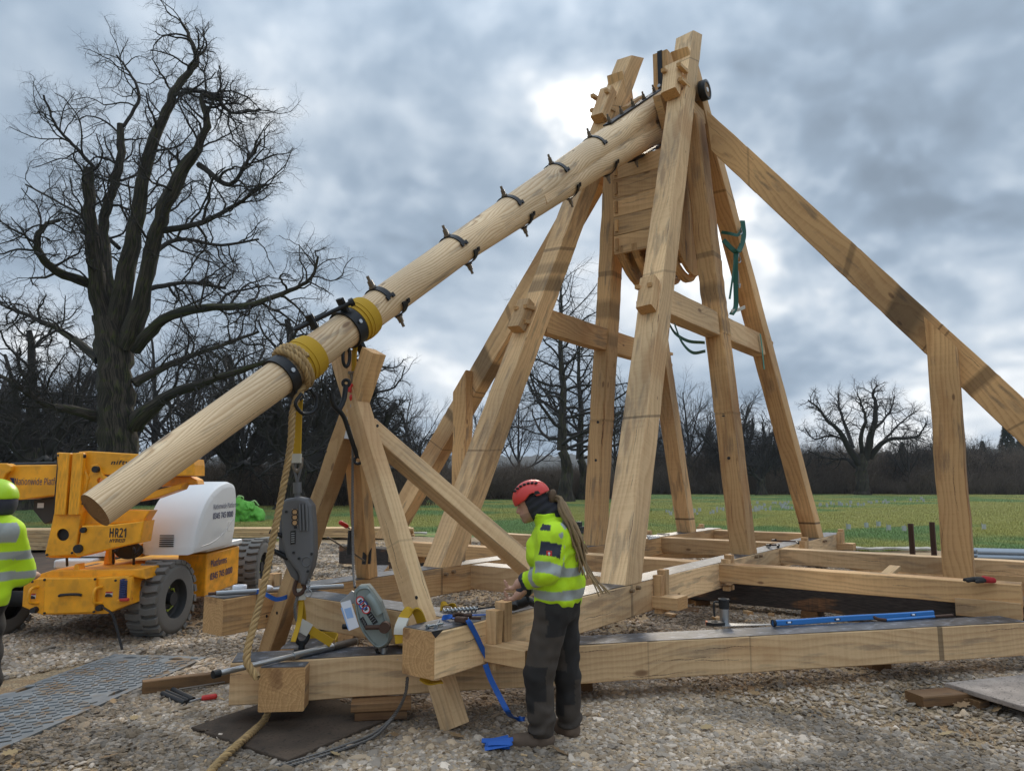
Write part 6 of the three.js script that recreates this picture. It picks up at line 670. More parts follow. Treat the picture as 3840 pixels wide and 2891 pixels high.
{ // steel bars
  const a = onY('R2', 205, 985, HB + .03), b = onY('R2', 1190, 755, HB + .03); const bar = thing('steel_bar', 'long galvanised tube handle lying across the lapped timbers', 'steel tube', a); const q = (t) => a.clone().lerp(b, t); part('tube', [rod(q(0), q(.52), .019, 14), rod(q(.5), q(1), .026, 14)], M.steel, bar); part('worn_grip', rod(q(.8), q(.985), .0275, 14), M.rustSteel, bar); part('end_cap', rod(q(-.02), q(.02), .026, 14), M.iron, bar);
  const c = onY('R2', 150, 425, HT + .04), d = onY('R2', 1095, 370, HT + .05); d.copy(onZ('R2', 1095, 370, -.75)); const b2 = thing('steel_bar', 'galvanised tube resting on the far rail end behind the trestle', 'steel tube', c); part('tube', rod(c.clone().lerp(d, .05), d, .022, 14), M.galv, b2); part('end_cap', rod(c, c.clone().lerp(d, .06), .014, 10), M.rustIron, b2);
  const tp = onY('R2', 368, 408, HT + .005), tr = thing('tape_roll', 'white roll of tape standing on the far rail end', 'tape', tp); put('roll', new THREE.LatheGeometry([[.035, 0], [.06, 0], [.06, .055], [.035, .055], [.035, 0]].map((p) => new THREE.Vector2(...p)), 28), M.paper, tr);
  const st = thing('ratchet_strap', 'blue strap tied round the trestle leg above the far rail', 'strap', onZ('R2', 640, 440, -.9)); const s = (x, y, z) => onZ('R2', x, y, z); part('band', strap([s(440, 415, -1.05), s(520, 408, -.95), s(560, 432, -.72), s(625, 462, -.7), s(715, 440, -.72), s(725, 430, -.85)], v3(0, 1, 0), .035, .004), M.blueWeb, st); part('rag', new THREE.SphereGeometry(.06, 12, 8).scale(1, .45, .7).translate(...s(560, 385, -.9).toArray()), M.paper, st);
}
// bar clamps with red handles
function barClamp(name, label, B, A1, A2, hdl, rise) { const t = thing(name, label, 'clamp', B[0]); part('bar', beamGeo(B[0], B[1], .028, .012, {}), M.rustSteel, t); part('fixed_jaw', [rod(A1[0], A1[1], .02, 8), rod(A1[0].clone().add(rise), A1[1].clone().add(rise), .014, 8)], M.black, t); part('sliding_jaw', [rod(A2[0], A2[1], .022, 8)], M.black, t); const h = part('screw', rod(hdl[0], hdl[1], .009, 8), M.galv, t); part('handle', [orient(new THREE.CapsuleGeometry(.021, hdl[1].distanceTo(hdl[2]) - .03, 6, 14), hdl[1], hdl[2])], M.redPaint, t); return t; }
{ const W = (x, y, z) => onZ('T7', x, y, z); barClamp('bar_clamp', 'black bar clamp with red handle fixed to the far trestle brace', [W(545, 812, -.75), W(815, 985, -.75)], [W(825, 830, -.78), W(810, 1010, -.78)], [W(712, 760, -.72), W(700, 940, -.72)], [W(705, 750, -.7), W(690, 735, -.7), W(632, 700, -.7)], v3(.05, 0, .02));
  const G = (x, y, h = .05) => onY('S5', x, y, h); barClamp('bar_clamp', 'black bar clamp with red handle lying on the gravel', [G(1480, 850, .06), G(1860, 790, .06)], [G(1345, 885), G(1530, 965)], [G(1430, 855), G(1600, 940)], [G(1570, 955, .06), G(1670, 925, .06), G(1795, 908, .06)], v3(.03, .01, .0)); }
{ // grey track mat
  const A = onY('D', 445, 1422, .03), B = onY('D', 245, 1416, .03), w = A.clone().sub(B), len = B.clone().sub(A), dirL = onY('D', 0, 1622, .03).sub(A).normalize(), dirW = B.clone().sub(A).setY(0); const wl = v3(-dirL.z, 0, dirL.x); const sgn = Math.sign(dirW.dot(wl)); wl.multiplyScalar(sgn); const LW = min(1.35, dirW.dot(wl)), LL = 2.9, t = thing('track_mat', 'grey plastic ground mat with rows of raised grips on the gravel', 'ground mat', A);
  const mt = dtex(512, 512, (i, j, c) => { const a = fbm(i / 40, j / 40, 13, 13, 5, 3), mud = sstep(.55, .7, fbm(i / 60, j / 60, 8, 8, 5, 8)), v = 1 + (a - .5) * .4; c[0] = lerp(118, 118, mud) * v; c[1] = lerp(122, 98, mud) * v; c[2] = lerp(124, 76, mud) * v; }); M.matGrey = std({ map: mt, roughness: .55 });
  const bs = (sx, sz, y) => A.clone().addScaledVector(dirL, sx).addScaledVector(wl, sz).setY(y); const mat4 = basis(dirL, Yv, dirL.clone().cross(Yv).multiplyScalar(1), v3(0, 0, 0)), zS = dirL.clone().cross(Yv).dot(wl) > 0 ? 1 : -1;
  const hs = []; for (const [x, z] of [[.12, .25], [.12, LW - .25], [LL * .42, .08], [LL * .42, LW - .08], [LL - .1, .3]]) hs.push(Array.from({ length: 14 }, (_, i) => [x + .07 * cos(i / 14 * 6.283) * (z < .1 || z > LW - .1 ? 1.6 : .5), z + .028 * sin(i / 14 * 6.283) * (z < .1 || z > LW - .1 ? 1 : 2.6)]));
  const g = extr([[0, 0], [LL, 0], [LL, LW], [0, LW]], .026, .004, hs).rotateX(PI / 2).scale(1, 1, zS).applyMatrix4(mat4).translate(0, .045 - A.y, 0); const uv = g.attributes.uv, pp = g.attributes.position; for (let i = 0; i < uv.count; i++) uv.setXY(i, pp.getX(i) / 1.1, pp.getZ(i) / 1.1); put('sheet', g, M.matGrey, t);
  const gr = []; for (let i = 0; i < 30; i++) for (let j = 0; j < 14; j++) { const x = .1 + i * .094 + (j % 2) * .03, z = .07 + j * (LW - .14) / 13; if (hs.some((h) => hypot(h[0][0] - x, h[0][1] - z) < .13)) continue; const p = bs(x, z, .047).sub(A); const d = (i + j) % 2 ? dirL.clone().addScaledVector(wl, .35) : wl.clone().addScaledVector(dirL, .8); gr.push(beamGeo(p.clone().addScaledVector(d, -.026), p.clone().addScaledVector(d, .026), .013, .013, { ch: .003, step: 1 })); }
  const gm = put('grips', gr, M.matGrey, t); gm.userData.kind = 'stuff';
}
{ // timbers, slabs and blocks on the ground
  const G = (r, x, y, h) => onY(r, x, y, h); const a = G('S5', 1175, 835, .08), b = G('S5', 2000, 735, .08); const m1 = beam('loose_timber', null, a, b, .085, .1, M.oldwood, { end: M.endDark }); tag(m1, 'dark wet square timber lying beside the grey mat', 'timber');
  const slab = (name, label, pts, y0, th, mat) => { const g = extr(pts.map((p) => [p.x, -p.z]), th, .008).rotateX(-PI / 2).translate(0, y0, 0); const uv = g.attributes.uv; g.setAttribute('color', new THREE.Float32BufferAttribute(new Float32Array(uv.count * 3).fill(1), 3)); for (let i = 0; i < uv.count; i++) uv.setXY(i, uv.getX(i) / 1.3, uv.getY(i) / 1.3); return tag(put(name, g, mat), label, 'slab'); };
  const ct = dtex(512, 512, (i, j, c) => { const a = fbm(i / 50, j / 50, 10, 10, 5, 3), s = vn(i / 2, j / 2, 256, 256, 6), h = sstep(.78, .86, vn(i / 7, j / 4, 73, 128, 9)), v = 1 + (a - .5) * .45 + (s - .5) * .14 - h * .25; c[0] = 150 * v; c[1] = 138 * v; c[2] = 128 * v; }); M.board = std({ map: ct, bumpMap: ct, bumpScale: .003, roughness: .8 }); const ctD = std({ map: ct, bumpMap: ct, bumpScale: .006, color: lin(.22, .18, .14), roughness: .95 });
  slab('ground_plate', 'dark earthy plate lying under the lapped front timbers', [G('D', 412, 1572, .05), G('D', 620, 1645, .05), G('D', 838, 1553, .05), G('D', 660, 1488, .05)], .012, .045, ctD);
  slab('cement_board', 'pale speckled board propped flat on timber offcuts', [G('Z5', 920, 430, .13), G('Z5', 2039, 770, .13), G('Z5', 3300, 620, .13), G('Z5', 2060, 310, .13)], .10, .04, M.board);
  tag(beam('timber_offcut', null, G('Z5', 490, 645, .07), G('Z5', 1250, 585, .07), .19, .08, M.oldwood, { end: M.endDark }), 'dark plank end sticking out from under the pale board', 'offcut'); for (const [x, y, d, lab] of [[1130, 690, 150, 'small square block beside the dark plank under the pale board'], [1330, 730, 140, 'round edged block tucked under the pale board']]) tag(beam('timber_offcut', null, G('Z5', x, y, .04), G('Z5', x + d, y - 20, .04), .1, .07, M.oldwood, { end: M.endDark }), lab, 'offcut');
  // packers below the timbers
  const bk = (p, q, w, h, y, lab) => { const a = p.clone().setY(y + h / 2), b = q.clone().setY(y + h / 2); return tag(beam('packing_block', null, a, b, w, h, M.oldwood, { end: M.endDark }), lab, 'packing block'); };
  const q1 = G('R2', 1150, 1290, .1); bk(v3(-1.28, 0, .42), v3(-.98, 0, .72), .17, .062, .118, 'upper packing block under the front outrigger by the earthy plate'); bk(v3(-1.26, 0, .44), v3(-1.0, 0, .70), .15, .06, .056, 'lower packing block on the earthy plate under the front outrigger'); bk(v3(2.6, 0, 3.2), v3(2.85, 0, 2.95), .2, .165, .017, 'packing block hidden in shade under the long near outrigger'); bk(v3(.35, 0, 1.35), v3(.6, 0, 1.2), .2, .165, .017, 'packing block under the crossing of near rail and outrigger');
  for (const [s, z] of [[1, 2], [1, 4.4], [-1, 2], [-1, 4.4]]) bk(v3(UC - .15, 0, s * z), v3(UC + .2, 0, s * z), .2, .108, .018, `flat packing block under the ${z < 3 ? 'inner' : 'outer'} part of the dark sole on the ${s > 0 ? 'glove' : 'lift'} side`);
  // offcuts under the rail
  const z4 = (x, y, h = .03) => onY('Z4', x, y, h); const oc = (a, b, w, h, mat, lab) => tag(beam('timber_offcut', null, a.setY(.018 + h / 2), b.setY(.018 + h / 2), w, h, mat, {}), lab, 'offcut');
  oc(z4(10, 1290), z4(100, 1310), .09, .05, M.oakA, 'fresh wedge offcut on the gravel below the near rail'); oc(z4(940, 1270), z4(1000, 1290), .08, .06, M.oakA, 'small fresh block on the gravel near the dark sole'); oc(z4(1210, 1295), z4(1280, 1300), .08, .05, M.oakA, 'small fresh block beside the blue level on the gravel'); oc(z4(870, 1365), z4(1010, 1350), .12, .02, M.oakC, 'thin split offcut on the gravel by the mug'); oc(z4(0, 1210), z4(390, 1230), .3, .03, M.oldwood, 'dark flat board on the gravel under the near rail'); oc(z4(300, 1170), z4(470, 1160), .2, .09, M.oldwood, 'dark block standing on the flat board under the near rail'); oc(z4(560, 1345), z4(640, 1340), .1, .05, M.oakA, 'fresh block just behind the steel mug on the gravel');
  // wood splinter behind the joist, pale board leaning between the beams
  tag(beam('brace_offcut', null, onX('Z3', 430, 545, 5.3), onX('Z3', 550, 440, 5.6), .14, .05, M.pine, {}), 'pale pointed board standing between the joists', 'board');
  beam('cover_board', null, onX('Z3', 1660, 545, 6.6), onX('Z3', 2040, 560, 6.3), .2, .13, M.oldwood, { end: M.endDark }).userData = { label: 'dark short beam lying behind the prop post foot', category: 'beam' };
}
{ // tools on the long outrigger
  const P = (r, x, y, h = 0) => onY(r, x, y, HB + .005 + h);
  const mp = P('Z4', 690, 1385), mug = thing('travel_mug', 'steel travel mug with black lid and handle standing on the outrigger', 'mug', mp); put('cup', new THREE.LatheGeometry([[0, 0], [.036, 0], [.038, .01], [.04, .03], [.043, .155], [.038, .16], [0, .16]].map((p) => new THREE.Vector2(...p)), 32), M.steel, mug); put('lid', new THREE.LatheGeometry([[.0435, .13], [.0455, .135], [.046, .19], [.05, .205], [.049, .216], [.04, .216], [.036, .206], [0, .206]].map((p) => new THREE.Vector2(...p)), 32), M.black, mug); put('handle', tube([v3(-.042, .185, 0), v3(-.085, .185, 0), v3(-.092, .15, 0), v3(-.09, .09, 0), v3(-.088, .06, 0)], .009, 24, 8).rotateY(ROT), M.black, mug);
  const a = P('Z4', 500, 1410), b = P('Z4', 1300, 1410), sw = thing('hand_saw', 'hand saw with black and orange handle lying on the outrigger', 'saw', a); const d = b.clone().sub(a).normalize(), n = v3(d.z, 0, -d.x), L = 1.05 * .62, at = (l, w, y) => [l, w]; const fr2 = basis(d, n, v3(0, 1, 0), v3(0, .006, 0)); const mk = (pts, dep, hol = []) => extr(pts, dep, .001, hol).applyMatrix4(fr2); const LB = b.distanceTo(a); put('blade', mk([[.1, -.07], [LB, -.0], [LB, .03], [.1, .075]], .003), M.steel, sw); put('handle', mk([[-.03, -.02], [.03, -.07], [.13, -.055], [.14, .03], [.06, .07], [-.01, .05]], .028, [[[.02, -.025], [.07, -.03], [.09, .01], [.03, .025]]]), M.black, sw); put('grip_insert', mk([[-.032, -.022], [-.012, .052], [.0, .045], [-.01, -.02]], .03), std({ color: lin(.5, .12, .03), roughness: .6 }), sw);
  const c = P('Z4', 1260, 1380, .03), e = P('Z3', 1040, 1035, .03), lv = thing('spirit_level', 'long blue box spirit level lying on the outrigger', 'spirit level', c); const bl = std({ color: lin(.03, .18, .5), roughness: .38 }); part('rail', beamGeo(c, e, .028, .05, {}), bl, lv); part('end_cap', [rod(c, c.clone().lerp(e, .012), .032, 8)], M.black, lv); for (const t of [.09, .38, .86]) { const q = c.clone().lerp(e, t), dd = e.clone().sub(c).normalize(); part('vial', beamGeo(q.clone().addScaledVector(dd, -.03), q.clone().addScaledVector(dd, .03), .034, .024, {}), t < .5 ? M.black : M.black, lv); part('vial_glass', rod(q.clone().addScaledVector(dd, -.015).add(v3(-.012, 0, .012)), q.clone().addScaledVector(dd, .015).add(v3(-.012, 0, .012)), .008, 8), M.paper, lv); }
  const h0 = P('Z3', 220, 1095, .02), h1 = P('Z3', 435, 1125, .012), s1 = P('Z3', 1290, 1060, .02), sq = thing('drawknife', 'old curved iron tool with blue bar beside the level on the outrigger', 'hand tool', h0); part('head', tube([h0.clone().add(v3(0, .025, 0)), h0.clone().lerp(h1, .5), h1], .014, 16, 8), M.rustIron, sq); part('bar', rod(h1, h1.clone().lerp(s1, .72), .012, 8), bl, sq); part('tail', beamGeo(h1.clone().lerp(s1, .72), s1, .03, .02, {}), M.rustIron, sq);
  // glove on the joist
  const gp = onY('Z3', 1640, 640, HT - .004), gl = thing('work_glove', 'black palmed work glove with red cuff dropped on the joist', 'glove', gp); const rt = RT; const E = (x, y, z) => [x, y, z]; const f = blend([ellip([0, .028, 0], [.075, .03, .05]), capsule(E(-.06, .03, .02), E(-.13, .02, .03), .017, .014), capsule(E(-.06, .035, 0), E(-.14, .03, 0), .018, .014), capsule(E(-.05, .03, -.025), E(-.12, .02, -.04), .017, .013), capsule(E(0, .02, .04), E(-.07, .015, .07), .016, .013)], .02), cf = blend([capsule(E(.05, .03, 0), E(.125, .022, .01), .036, .03)], .01); const turn = (g) => g.rotateY(ROT); put('palm', turn(nets((x, y, z) => max(f(x, y, z) + .004 * n3(x, y, z, 40), -y), [-.2, -.005, -.12], [.12, .1, .12], .006)), std({ color: lin(.015, .015, .016), roughness: .9 }), gl); put('cuff', turn(nets((x, y, z) => max(cf(x, y, z) + .004 * n3(x, y, z, 50), -y), [0, -.005, -.08], [.2, .09, .1], .006)), std({ color: lin(.36, .02, .025), roughness: .9 }), gl);
}
{ // things on the near rail: flap, bolts, ratchet strap, auger
  const S = (x, y, h = 0) => onY('S6', x, y, HT + .006 + h); const A = onZ('S6', 770, 1158, VO + .003), fl = [onZ('S6', 775, 1150, VO + .002), onZ('S6', 890, 1130, VO + .002), onZ('S6', 815, 1210, VO + .002)]; const rail = treb.children.filter((o) => o.name === 'base_rail')[1]; { const g = new THREE.BufferGeometry().setFromPoints(fl.concat(fl.map((p) => p.clone().add(v3(0, 0, .004))))); g.setIndex([3, 5, 4, 0, 1, 2, 0, 3, 4, 0, 4, 1, 1, 4, 5, 1, 5, 2, 2, 5, 3, 2, 3, 0]); const f = g.toNonIndexed(); f.computeVertexNormals(); part('sheet_flap', f, M.sheet, rail); }
  for (const [x0, y0, x1, y1, lab] of [[735, 1105, 885, 1078, 'galvanised bolt lying on the near rail end'], [820, 1105, 850, 1055, 'second galvanised bolt crossing the first on the near rail end']]) { const a = S(x0, y0, .012), b = S(x1, y1, .012), t = thing('loose_bolt', lab, 'bolt', a); part('shank', rod(a, b, .008, 10), M.galv, t); part('head', rod(a, a.clone().lerp(b, .13), .015, 6), M.galv, t); }
  const st = thing('ratchet_strap', 'blue ratchet strap over the near rail with its tail hanging to the gravel', 'strap', S(1080, 1040)); const T = (x, y, z) => onZ('S6', x, y, z), T4 = (x, y, z) => onZ('T4', x, y, z);
  part('band', strap([S(905, 1010, .005), S(1060, 1040, .006), T(1110, 1045, VO + .006), T(1180, 1160, VO + .012), T(1260, 1330, VO + .012), T(1335, 1460, VO + .02)], v3(1, 0, 0), .042, .004, 50), M.blueWeb, st); part('tail', strap([T4(690, 745, VO + .03), T4(740, 880, VO + .06), T4(820, 1040, VO + .12), T4(900, 1190, VO + .2), onY('T4', 985, 1262, .06), onY('T4', 1070, 1275, .05)], RT, .038, .004, 60), M.blueWeb, st); part('band', strap([S(880, 1022, .012), S(1000, 1010, .03), S(1150, 1000, .02), S(1300, 995, .01)], v3(0, 0, 1), .035, .004), M.blueWeb, st);
  part('ratchet', [beamGeo(S(1010, 1035, .03), S(1100, 1045, .03), .05, .035, {}), rod(S(980, 1000, .04), S(1150, 1000, .05), .012, 8), rod(S(1130, 1025, .03), S(1235, 1030, .02), .01, 8), tube([S(985, 1005, .03), S(1030, 985, .06), S(1080, 995, .05)], .01, 12, 6)], M.rustIron, st);
  { const c = onY('T4', 800, 1560, .03), pts = []; for (let i = 0; i < 14; i++) { const a = i * .9, k = i < 7 ? 1 : -1; pts.push(c.clone().addScaledVector(RT, (i % 2 ? .085 : -.075) + .01 * k * (i % 3)).addScaledVector(FH, -.06 + i * .010).add(v3(0, .022 + .012 * (i % 3) + .018 * (i % 4 === 1), 0))); } part('loose_end', strap(pts, FH.clone().add(v3(0, .55, 0)), .032, .003, 160), M.blueWeb, st); }
  const a0 = S(890, 962, .02), a1 = S(1205, 940, .02), a2 = S(1560, 905, .03), au = thing('auger_drill', 'long wood auger in a black drill lying on the near rail', 'drill', a0); const hel = [], dd = a1.clone().sub(a0), LL = dd.length(); dd.normalize(); const n1 = v3(0, 1, 0), n2 = dd.clone().cross(n1); const q = []; for (let i = 0; i <= 160; i++) { const t = i / 160, an = t * 9 * 2 * PI; q.push(a0.clone().addScaledVector(dd, t * LL).addScaledVector(n1, cos(an) * .013).addScaledVector(n2, sin(an) * .013)); } part('auger', [tube(q, .0085, 320, 6), rod(a0, a1, .009, 8)], M.steel, au); part('shaft', rod(a1, a2, .006, 8), M.iron, au); const b0 = S(1545, 900, .06), b1 = S(1660, 860, .09); part('drill_body', [rod(b0, b1, .045, 14), rod(S(1540, 930, .05), S(1540, 880, .08), .03, 12), rod(b1, b1.clone().add(v3(.14, -.06, .02)), .028, 10)], M.black, au);
  const yl = thing('webbing_sling', 'yellow webbing sling hooked round the near rail end beside the grey green hoist', 'sling', T(600, 1000, .95)); part('band', strap([T(700, 1090, .99), T(640, 960, .98), T(590, 950, .96), T(530, 1010, .94), T(488, 1120, .96), T(495, 1260, .98)], v3(.5, 0, 1), .07, .012, 40), M.yellowWeb, yl); part('sleeve', strap([T(525, 1030, .945), T(490, 1120, .965), T(484, 1180, .97)], v3(.5, 0, 1), .075, .016, 14), M.whiteWeb, yl); part('under_loop', strap([onZ('R2', 1640, 1010, 1.1), onZ('R2', 1700, 1045, 1.15), onZ('R2', 1790, 1040, 1.2)], v3(1, 0, 0), .06, .01, 14), M.yellowWeb, yl);
  const yb = thing('webbing_loop', 'flat yellow webbing loop lying on the front cross beam end', 'sling', S(930, 930)); part('band', strap([S(865, 925, .01), S(900, 905, .03), S(960, 915, .025), S(1015, 945, .01)], v3(.3, 0, -1), .07, .006, 20), M.yellowWeb, yb);
}
{ // green straps on the near side frame
  const T = (x, y, z) => onZ('T6', x, y, z), g = thing('green_strap', 'knotted green lashing straps hanging from the near back leg', 'strap', T(340, 600, .8)); const w = v3(0, 1, .3);
  part('knot', strap([T(385, 370, .9), T(395, 480, .93), T(370, 580, .93), T(330, 610, .93), T(235, 520, .78)], RT, .075, .02, 40), M.greenWeb, g); part('band', strap([T(220, 458, .75), T(290, 470, .88), T(350, 480, .93), T(380, 420, .93)], v3(0, 1, 0), .05, .008), M.greenWeb, g); part('fall', strap([T(335, 600, .93), T(332, 700, .93), T(332, 850, .92), T(335, 1000, .92), T(330, 1050, .92), T(300, 1100, .92)], RT, .07, .018, 40), M.greenWeb, g); part('fall', strap([T(330, 620, .92), T(310, 800, .92), T(285, 980, .92)], RT, .03, .006), M.greenWeb, g); part('buckle', [tube([T(355, 620, .95), T(372, 685, .95), T(348, 690, .95), T(355, 620, .95)], .008, 20, 6), rod(T(352, 760, .95), T(360, 880, .95), .007, 8), tube([T(350, 860, .95), T(362, 895, .95), T(368, 860, .95)], .008, 14, 6), tube([T(370, 430, .95), T(382, 460, .95), T(365, 480, .95)], .01, 12, 6)], M.galv, g); part('frayed_end', strap([T(300, 1075, .92), T(350, 1065, .93), T(405, 1042, .94)], v3(0, 1, 0), .05, .01), M.whiteWeb, g);
  const h = thing('green_strap', 'single green strap draped over the near tie beam', 'strap', T(540, 1300, 1.0)); part('band', strap([T(523, 1252, 1.02), T(535, 1330, 1.03), T(545, 1430, 1.03), T(555, 1528, 1.03)], v3(1, 0, 0), .05, .005), std({ color: lin(.06, .26, .2), roughness: .7 }), h);
  const S = (x, y, z) => onZ('S3', x, y, z), k = thing('green_strap', 'two slack green straps slung across the frame under the tie beam', 'strap', S(350, 470, .6)); part('band', strap([S(268, 402, .95), S(300, 450, .8), S(360, 485, .7), S(440, 493, .6)], v3(0, 1, 0), .045, .006), M.greenWeb, k); part('band', strap([S(295, 405, .95), S(330, 490, .8), S(380, 540, .7), S(443, 534, .6)], v3(0, 1, 0), .045, .006), M.greenWeb, k);
}
{ // peg and bolt holes: black discs, the shade inside put into the colour
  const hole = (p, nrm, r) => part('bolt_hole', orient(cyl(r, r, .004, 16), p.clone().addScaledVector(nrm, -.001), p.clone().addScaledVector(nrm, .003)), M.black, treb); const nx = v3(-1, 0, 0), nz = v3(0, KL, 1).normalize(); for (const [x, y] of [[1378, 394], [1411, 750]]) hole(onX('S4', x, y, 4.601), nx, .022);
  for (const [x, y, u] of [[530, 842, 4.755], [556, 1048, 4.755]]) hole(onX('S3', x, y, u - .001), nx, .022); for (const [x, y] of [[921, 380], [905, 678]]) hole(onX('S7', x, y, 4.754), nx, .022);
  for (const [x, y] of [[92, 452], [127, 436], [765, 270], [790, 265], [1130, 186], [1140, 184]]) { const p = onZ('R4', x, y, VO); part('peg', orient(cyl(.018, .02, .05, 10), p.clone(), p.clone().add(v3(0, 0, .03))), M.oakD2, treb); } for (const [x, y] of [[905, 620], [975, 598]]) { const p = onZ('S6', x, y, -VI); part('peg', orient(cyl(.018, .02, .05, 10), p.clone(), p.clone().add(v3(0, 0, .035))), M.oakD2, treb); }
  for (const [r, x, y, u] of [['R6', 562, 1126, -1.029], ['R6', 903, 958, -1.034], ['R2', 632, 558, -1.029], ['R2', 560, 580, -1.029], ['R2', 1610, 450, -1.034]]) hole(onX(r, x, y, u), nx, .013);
}
{ // bars and clamps lying on the rails farther back
  const Z = (x, y, h = .02) => onY('Z4', x, y, HT + .006 + h); for (const [a, b, lab] of [[[1190, 460], [1340, 452], 'rusty bar clamp lying on the near rail behind the king post'], [[1255, 400], [1575, 415], 'long dark bar clamp lying on the near rail']]) { const t = thing('rail_tool', lab, 'clamp', Z(...a)); part('bar', rod(Z(...a), Z(...b), .012, 8), M.rustIron, t); part('jaw', rod(Z(...a), Z(a[0] + 40, a[1] - 4, .05), .02, 8), M.iron, t); part('jaw', rod(Z(b[0] - 30, b[1] + 2), Z(b[0] - 10, b[1] + 20, .03), .016, 8), M.iron, t); }
  const S = (x, y, h = .02) => onY('S7', x, y, HT + .006 + h); const t = thing('chisel_roll', 'open roll of chisels on the far rail', 'tools', S(1330, 1280)); for (let i = 0; i < 4; i++) { part('chisel', rod(S(1300 + i * 6, 1268 + i * 9), S(1400, 1272 + i * 3), .012, 8), i % 2 ? M.steel : M.galv, t); } part('handle', [0, 1, 2].map((i) => rod(S(1385 + i * 30, 1252 + i * 2), S(1450 + i * 15, 1258), .011, 8)), M.iron, t);
}
{ // beyond the frame: tubes, posts, stacks, bag, hut, plant guards
  const q = rng(15); const a = onY('S4', 1690, 1425, .3), b = onY('S4', 2150, 1480, .3); for (let i = 0; i < 9; i++) { const row = floor(i / 3), k = i % 3; const y = .08 + row * .1, p = onY('S4', 1700 - row * 8, 1435 + (2 - row) * 26 + k * 22, 0); const d = RT.clone().multiplyScalar(3).addScaledVector(FH, -.9), s = v3(13.6 - k * .22 - q() * .1, y, 2.9 + k * .14); tag(put('scaffold_tube', rod(s, s.clone().add(d), .05, 12), std({ color: lin(.30, .34, .38), roughness: .5, metalness: .5 })), 'galvanised scaffold tube in the stack at the edge of the yard', 'tube', 'stacked scaffold tubes'); }
  for (const [x, yb, yt, lab] of [[1975, 1232, 1147, 'rusty iron post standing behind the far joist'], [2022, 1236, 1146, 'rusty iron post nearer the prop post']]) { const p = onY('D', x, yb, 0), h = onY('D', x, yb, 0).distanceTo(EYE) * (yb - yt) * RG.D[2] / FOC; const t = thing('iron_post', lab, 'post', p); put('flange', [box(.09, h, .012, 0, h / 2, -.04), box(.09, h, .012, 0, h / 2, .04), box(.012, h, .08, 0, h / 2, 0)], M.rustIron, t); }
  // pine stacks
  const stack = (label, p, dir, L, rows, cols, w, h, seed) => { const t = thing('plank_stack', label, 'timber stack', p); const r = rng(seed), n = v3(-dir.z, 0, dir.x); for (let i = 0; i < rows; i++) for (let j = 0; j < cols; j++) { const o = p.clone().addScaledVector(n, (j - cols / 2) * (w + .008)).setY(.12 + i * (h + .006)), s = (r() - .5) * .35; beam('plank', t, o.clone().addScaledVector(dir, -L / 2 + s), o.clone().addScaledVector(dir, L / 2 + s), w, h, M.pine, { step: 3, ch: .004 }); } for (const e of [-.35, .35]) { const o = p.clone().addScaledVector(dir, e * L).setY(.045); beam('bearer', t, o.clone().addScaledVector(n, -cols * w / 2), o.clone().addScaledVector(n, cols * w / 2), .09, .08, M.oldwood, {}); } return t; };
  const d1 = onY('D', 830, 1165, 0).sub(onY('D', 490, 1166, 0)).setY(0).normalize(); stack('long stack of new pale planks on the grass behind the lift', onY('D', 620, 1166, 0), d1, 7.2, 4, 4, .2, .06, 4); stack('short stack of pale planks seen beside the left worker', onY('D', 80, 1192, 0), d1, 1.9, 5, 4, .22, .09, 6);
  { const p = onY('D', 528, 1128, 0), f = blend([ellip([0, .35, 0], [.62, .5, .5]), ellip([-.3, .6, .05], [.3, .42, .3]), ellip([.35, .3, .1], [.45, .35, .42])], .25), t = thing('bulk_bag', 'slumped bright green bulk bag on the grass behind the lift', 'bag', p); put('sack', nets((x, y, z) => max(f(x, y, z) + .22 * n3(x, y, z, 2.6) + .12 * n3(x, y, z, 6) + .05 * n3(x, y, z, 15), -y), [-1.1, -.02, -.9], [1.1, 1.3, .9], .03), std({ color: lin(.12, .40, .05), roughness: .85, flatShading: true }), t); put('lifting_loop', [tube([v3(-.4, .85, 0), v3(-.45, 1.1, .1), v3(-.2, 1.05, .1), v3(-.15, .85, 0)], .03, 20, 6), tube([v3(.1, .8, .2), v3(.2, .9, .3), v3(.4, .7, .35)], .03, 20, 6)], std({ color: lin(.45, .65, .3), roughness: .7 }), t); }
  { const p = onY('D', 2160, 1055, 0); p.copy(gD(2165, 150)); const t = thing('field_shelter', 'low field shelter with pale curved roof at the far tree edge', 'shed', p); t.rotation.y = ROT; put('wall', [box(10, 2, .2, 0, 1, -2), box(.2, 2, 4, -5, 1, 0)], std({ color: lin(.05, .04, .03), roughness: .9 }), t); put('door', box(1.4, 1.8, .1, -4, .9, 2), std({ color: lin(.12, .06, .035), roughness: .9 }), t); put('roof', extr([[-5.4, 2], [-3, 2.5], [0, 2.65], [3, 2.4], [5.6, 1.9], [5.6, 2.05], [3, 2.55], [0, 2.8], [-3, 2.65], [-5.4, 2.15]], 4.6).translate(0, 0, -2.3), std({ color: lin(.22, .27, .24), roughness: .6 }), t); }
  const r = rng(44), guard = (x, y, sc, lab, grp) => { const p = onY('D', x, y, 0), t = tag(put('plant_guard', [box(.12, .2, .004, 0, .24, .06), box(.12, .2, .004, 0, .24, -.06), box(.004, .2, .12, .06, .24, 0), box(.004, .2, .12, -.06, .24, 0), cyl(.009, .009, .4, 5).translate(.07, .2, .07)].map((g) => g.scale(sc, sc, sc)), M.guard), lab, 'plant guard', grp); t.position.copy(p); t.rotation.y = r() * 3; return t; }; M.guard = new THREE.MeshPhysicalMaterial({ color: lin(.42, .43, .42), roughness: .6 });
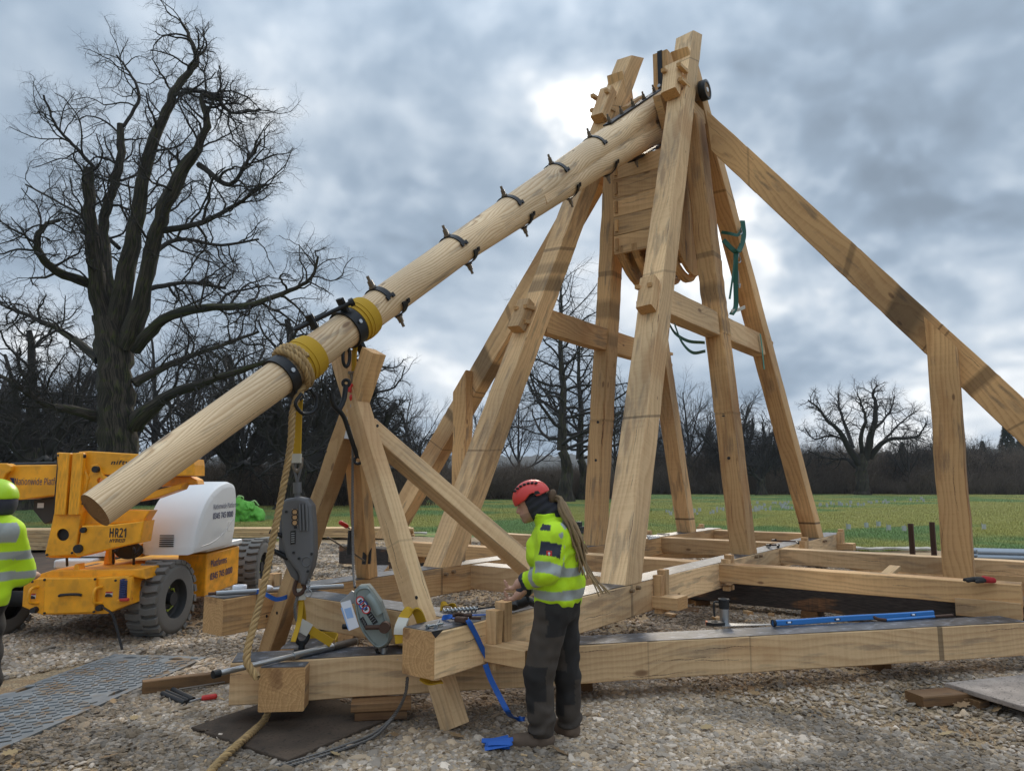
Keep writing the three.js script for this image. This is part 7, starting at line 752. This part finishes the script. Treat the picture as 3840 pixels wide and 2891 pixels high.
  for (let i = 0; i < 110; i++) { const near = i < 50, x = near ? lerp(1400, 1720, r()) : lerp(1600, 2010, r()), y = near ? lerp(1118, 1092, (x - 1400) / 320) + (r() - .5) * 16 : lerp(1108, 1084, (x - 1600) / 410) + (r() - .5) * 7; guard(x, y, (near ? .72 : .85) * (.7 + .6 * r()), near ? 'pale plant guard in the grass behind the far legs' : 'pale plant guard in the far row across the meadow', near ? 'plant guards behind the far legs' : 'plant guards in the far row'); }
  for (const [x, y] of [[1835, 1150], [1873, 1146], [1922, 1152], [1900, 1143], [1955, 1154], [2128, 1150]]) guard(x, y, .8, 'single plant guard on the open grass beyond the far rail', 'plant guards on the near grass');
  { const p = onY('S7', 775, 1270, 0), t = thing('post_base', 'dark stepped plastic post base standing on the grass', 'post base', p); put('block', [box(.34, .16, .34, 0, .08, 0, .02), box(.26, .14, .26, 0, .23, 0, .02), box(.16, .16, .16, 0, .37, 0, .02)], M.black, t); }
  { // wood chips and shavings round the joints
    const g = new THREE.BoxGeometry(1, .16, .35), n = 900, im = new THREE.InstancedMesh(g, std({ roughness: .85 }), n), m = new THREE.Matrix4(), q = new THREE.Quaternion(), e = new THREE.Euler(), c = new THREE.Color(), ctr = [[-.6, 1.7], [.6, 2.1], [2.2, 2.6], [-1.3, .2], [1.9, 1.7], [3.3, 4.2], [-.9, -1.2], [4.2, 2.6]]; for (let i = 0; i < n; i++) { const [x, z] = ctr[floor(r() * ctr.length)], a = r() * 6.3, d = Math.pow(r(), .7) * 1.1, s = .012 + .035 * r() * r(); m.compose(v3(x + cos(a) * d, .036 + r() * .01, z + sin(a) * d), q.setFromEuler(e.set((r() - .5) * .7, r() * 6.3, (r() - .5) * .7)), v3(s, s, s)); im.setMatrixAt(i, m); const v = .7 + .5 * r(); im.setColorAt(i, c.setRGB(.5 * v, .34 * v, .18 * v)); } im.name = 'wood_chips'; im.userData = { kind: 'stuff', label: 'pale wood chips scattered over the gravel round the timbers', category: 'wood chips' }; scene.add(im);
  }
  // fallen oak leaves on the gravel
  const lf = new THREE.ShapeGeometry(new THREE.Shape([[0, -.05], [.012, -.03], [.03, -.03], [.018, -.008], [.036, .006], [.018, .018], [.026, .04], [.008, .04], [0, .06], [-.008, .04], [-.026, .04], [-.018, .018], [-.036, .006], [-.018, -.008], [-.03, -.03], [-.012, -.03]].map((p) => new THREE.Vector2(...p)))); { const p = lf.attributes.position; for (let i = 0; i < p.count; i++) p.setZ(i, .01 + .35 * p.getX(i) ** 2 * 30 * .3 + .1 * abs(p.getY(i))); lf.rotateX(-PI / 2); lf.computeVertexNormals(); }
  const lm = [lin(.30, .19, .09), lin(.20, .12, .055), lin(.36, .26, .13)].map((c) => std({ color: c, roughness: .85, side: THREE.DoubleSide })), L0 = [['S5', 930, 960], ['S5', 900, 1425], ['S5', 70, 1390], ['S5', 150, 595], ['S5', 1690, 1210], ['Z5', 960, 690], ['Z5', 1680, 820], ['Z5', 1160, 760], ['R4', 500, 1200], ['R4', 760, 1010], ['R2', 1460, 1420], ['R2', 1040, 1560], ['R4', 1240, 1060], ['S5', 560, 1180], ['S5', 1100, 1100], ['T4', 420, 1450], ['T4', 1400, 1600], ['R4', 1800, 1230]];
  L0.forEach(([rg, x, y], i) => { const t = tag(put('dead_leaf', lf, lm[i % 3]), 'curled brown oak leaf lying on the gravel', 'leaf', 'fallen oak leaves'); t.position.copy(onY(rg, x, y, .042)); t.rotation.set((r() - .5) * .7, r() * 6.3, (r() - .5) * .7); t.scale.setScalar(.8 + r() * .6); });
}
scene.traverse((o) => { if (o.isMesh) { o.castShadow = o.receiveShadow = true; } });
scene.fog = new THREE.FogExp2(new THREE.Color().setRGB(.62, .68, .75), .00025);   // thin moist air
renderer.render(scene, camera);
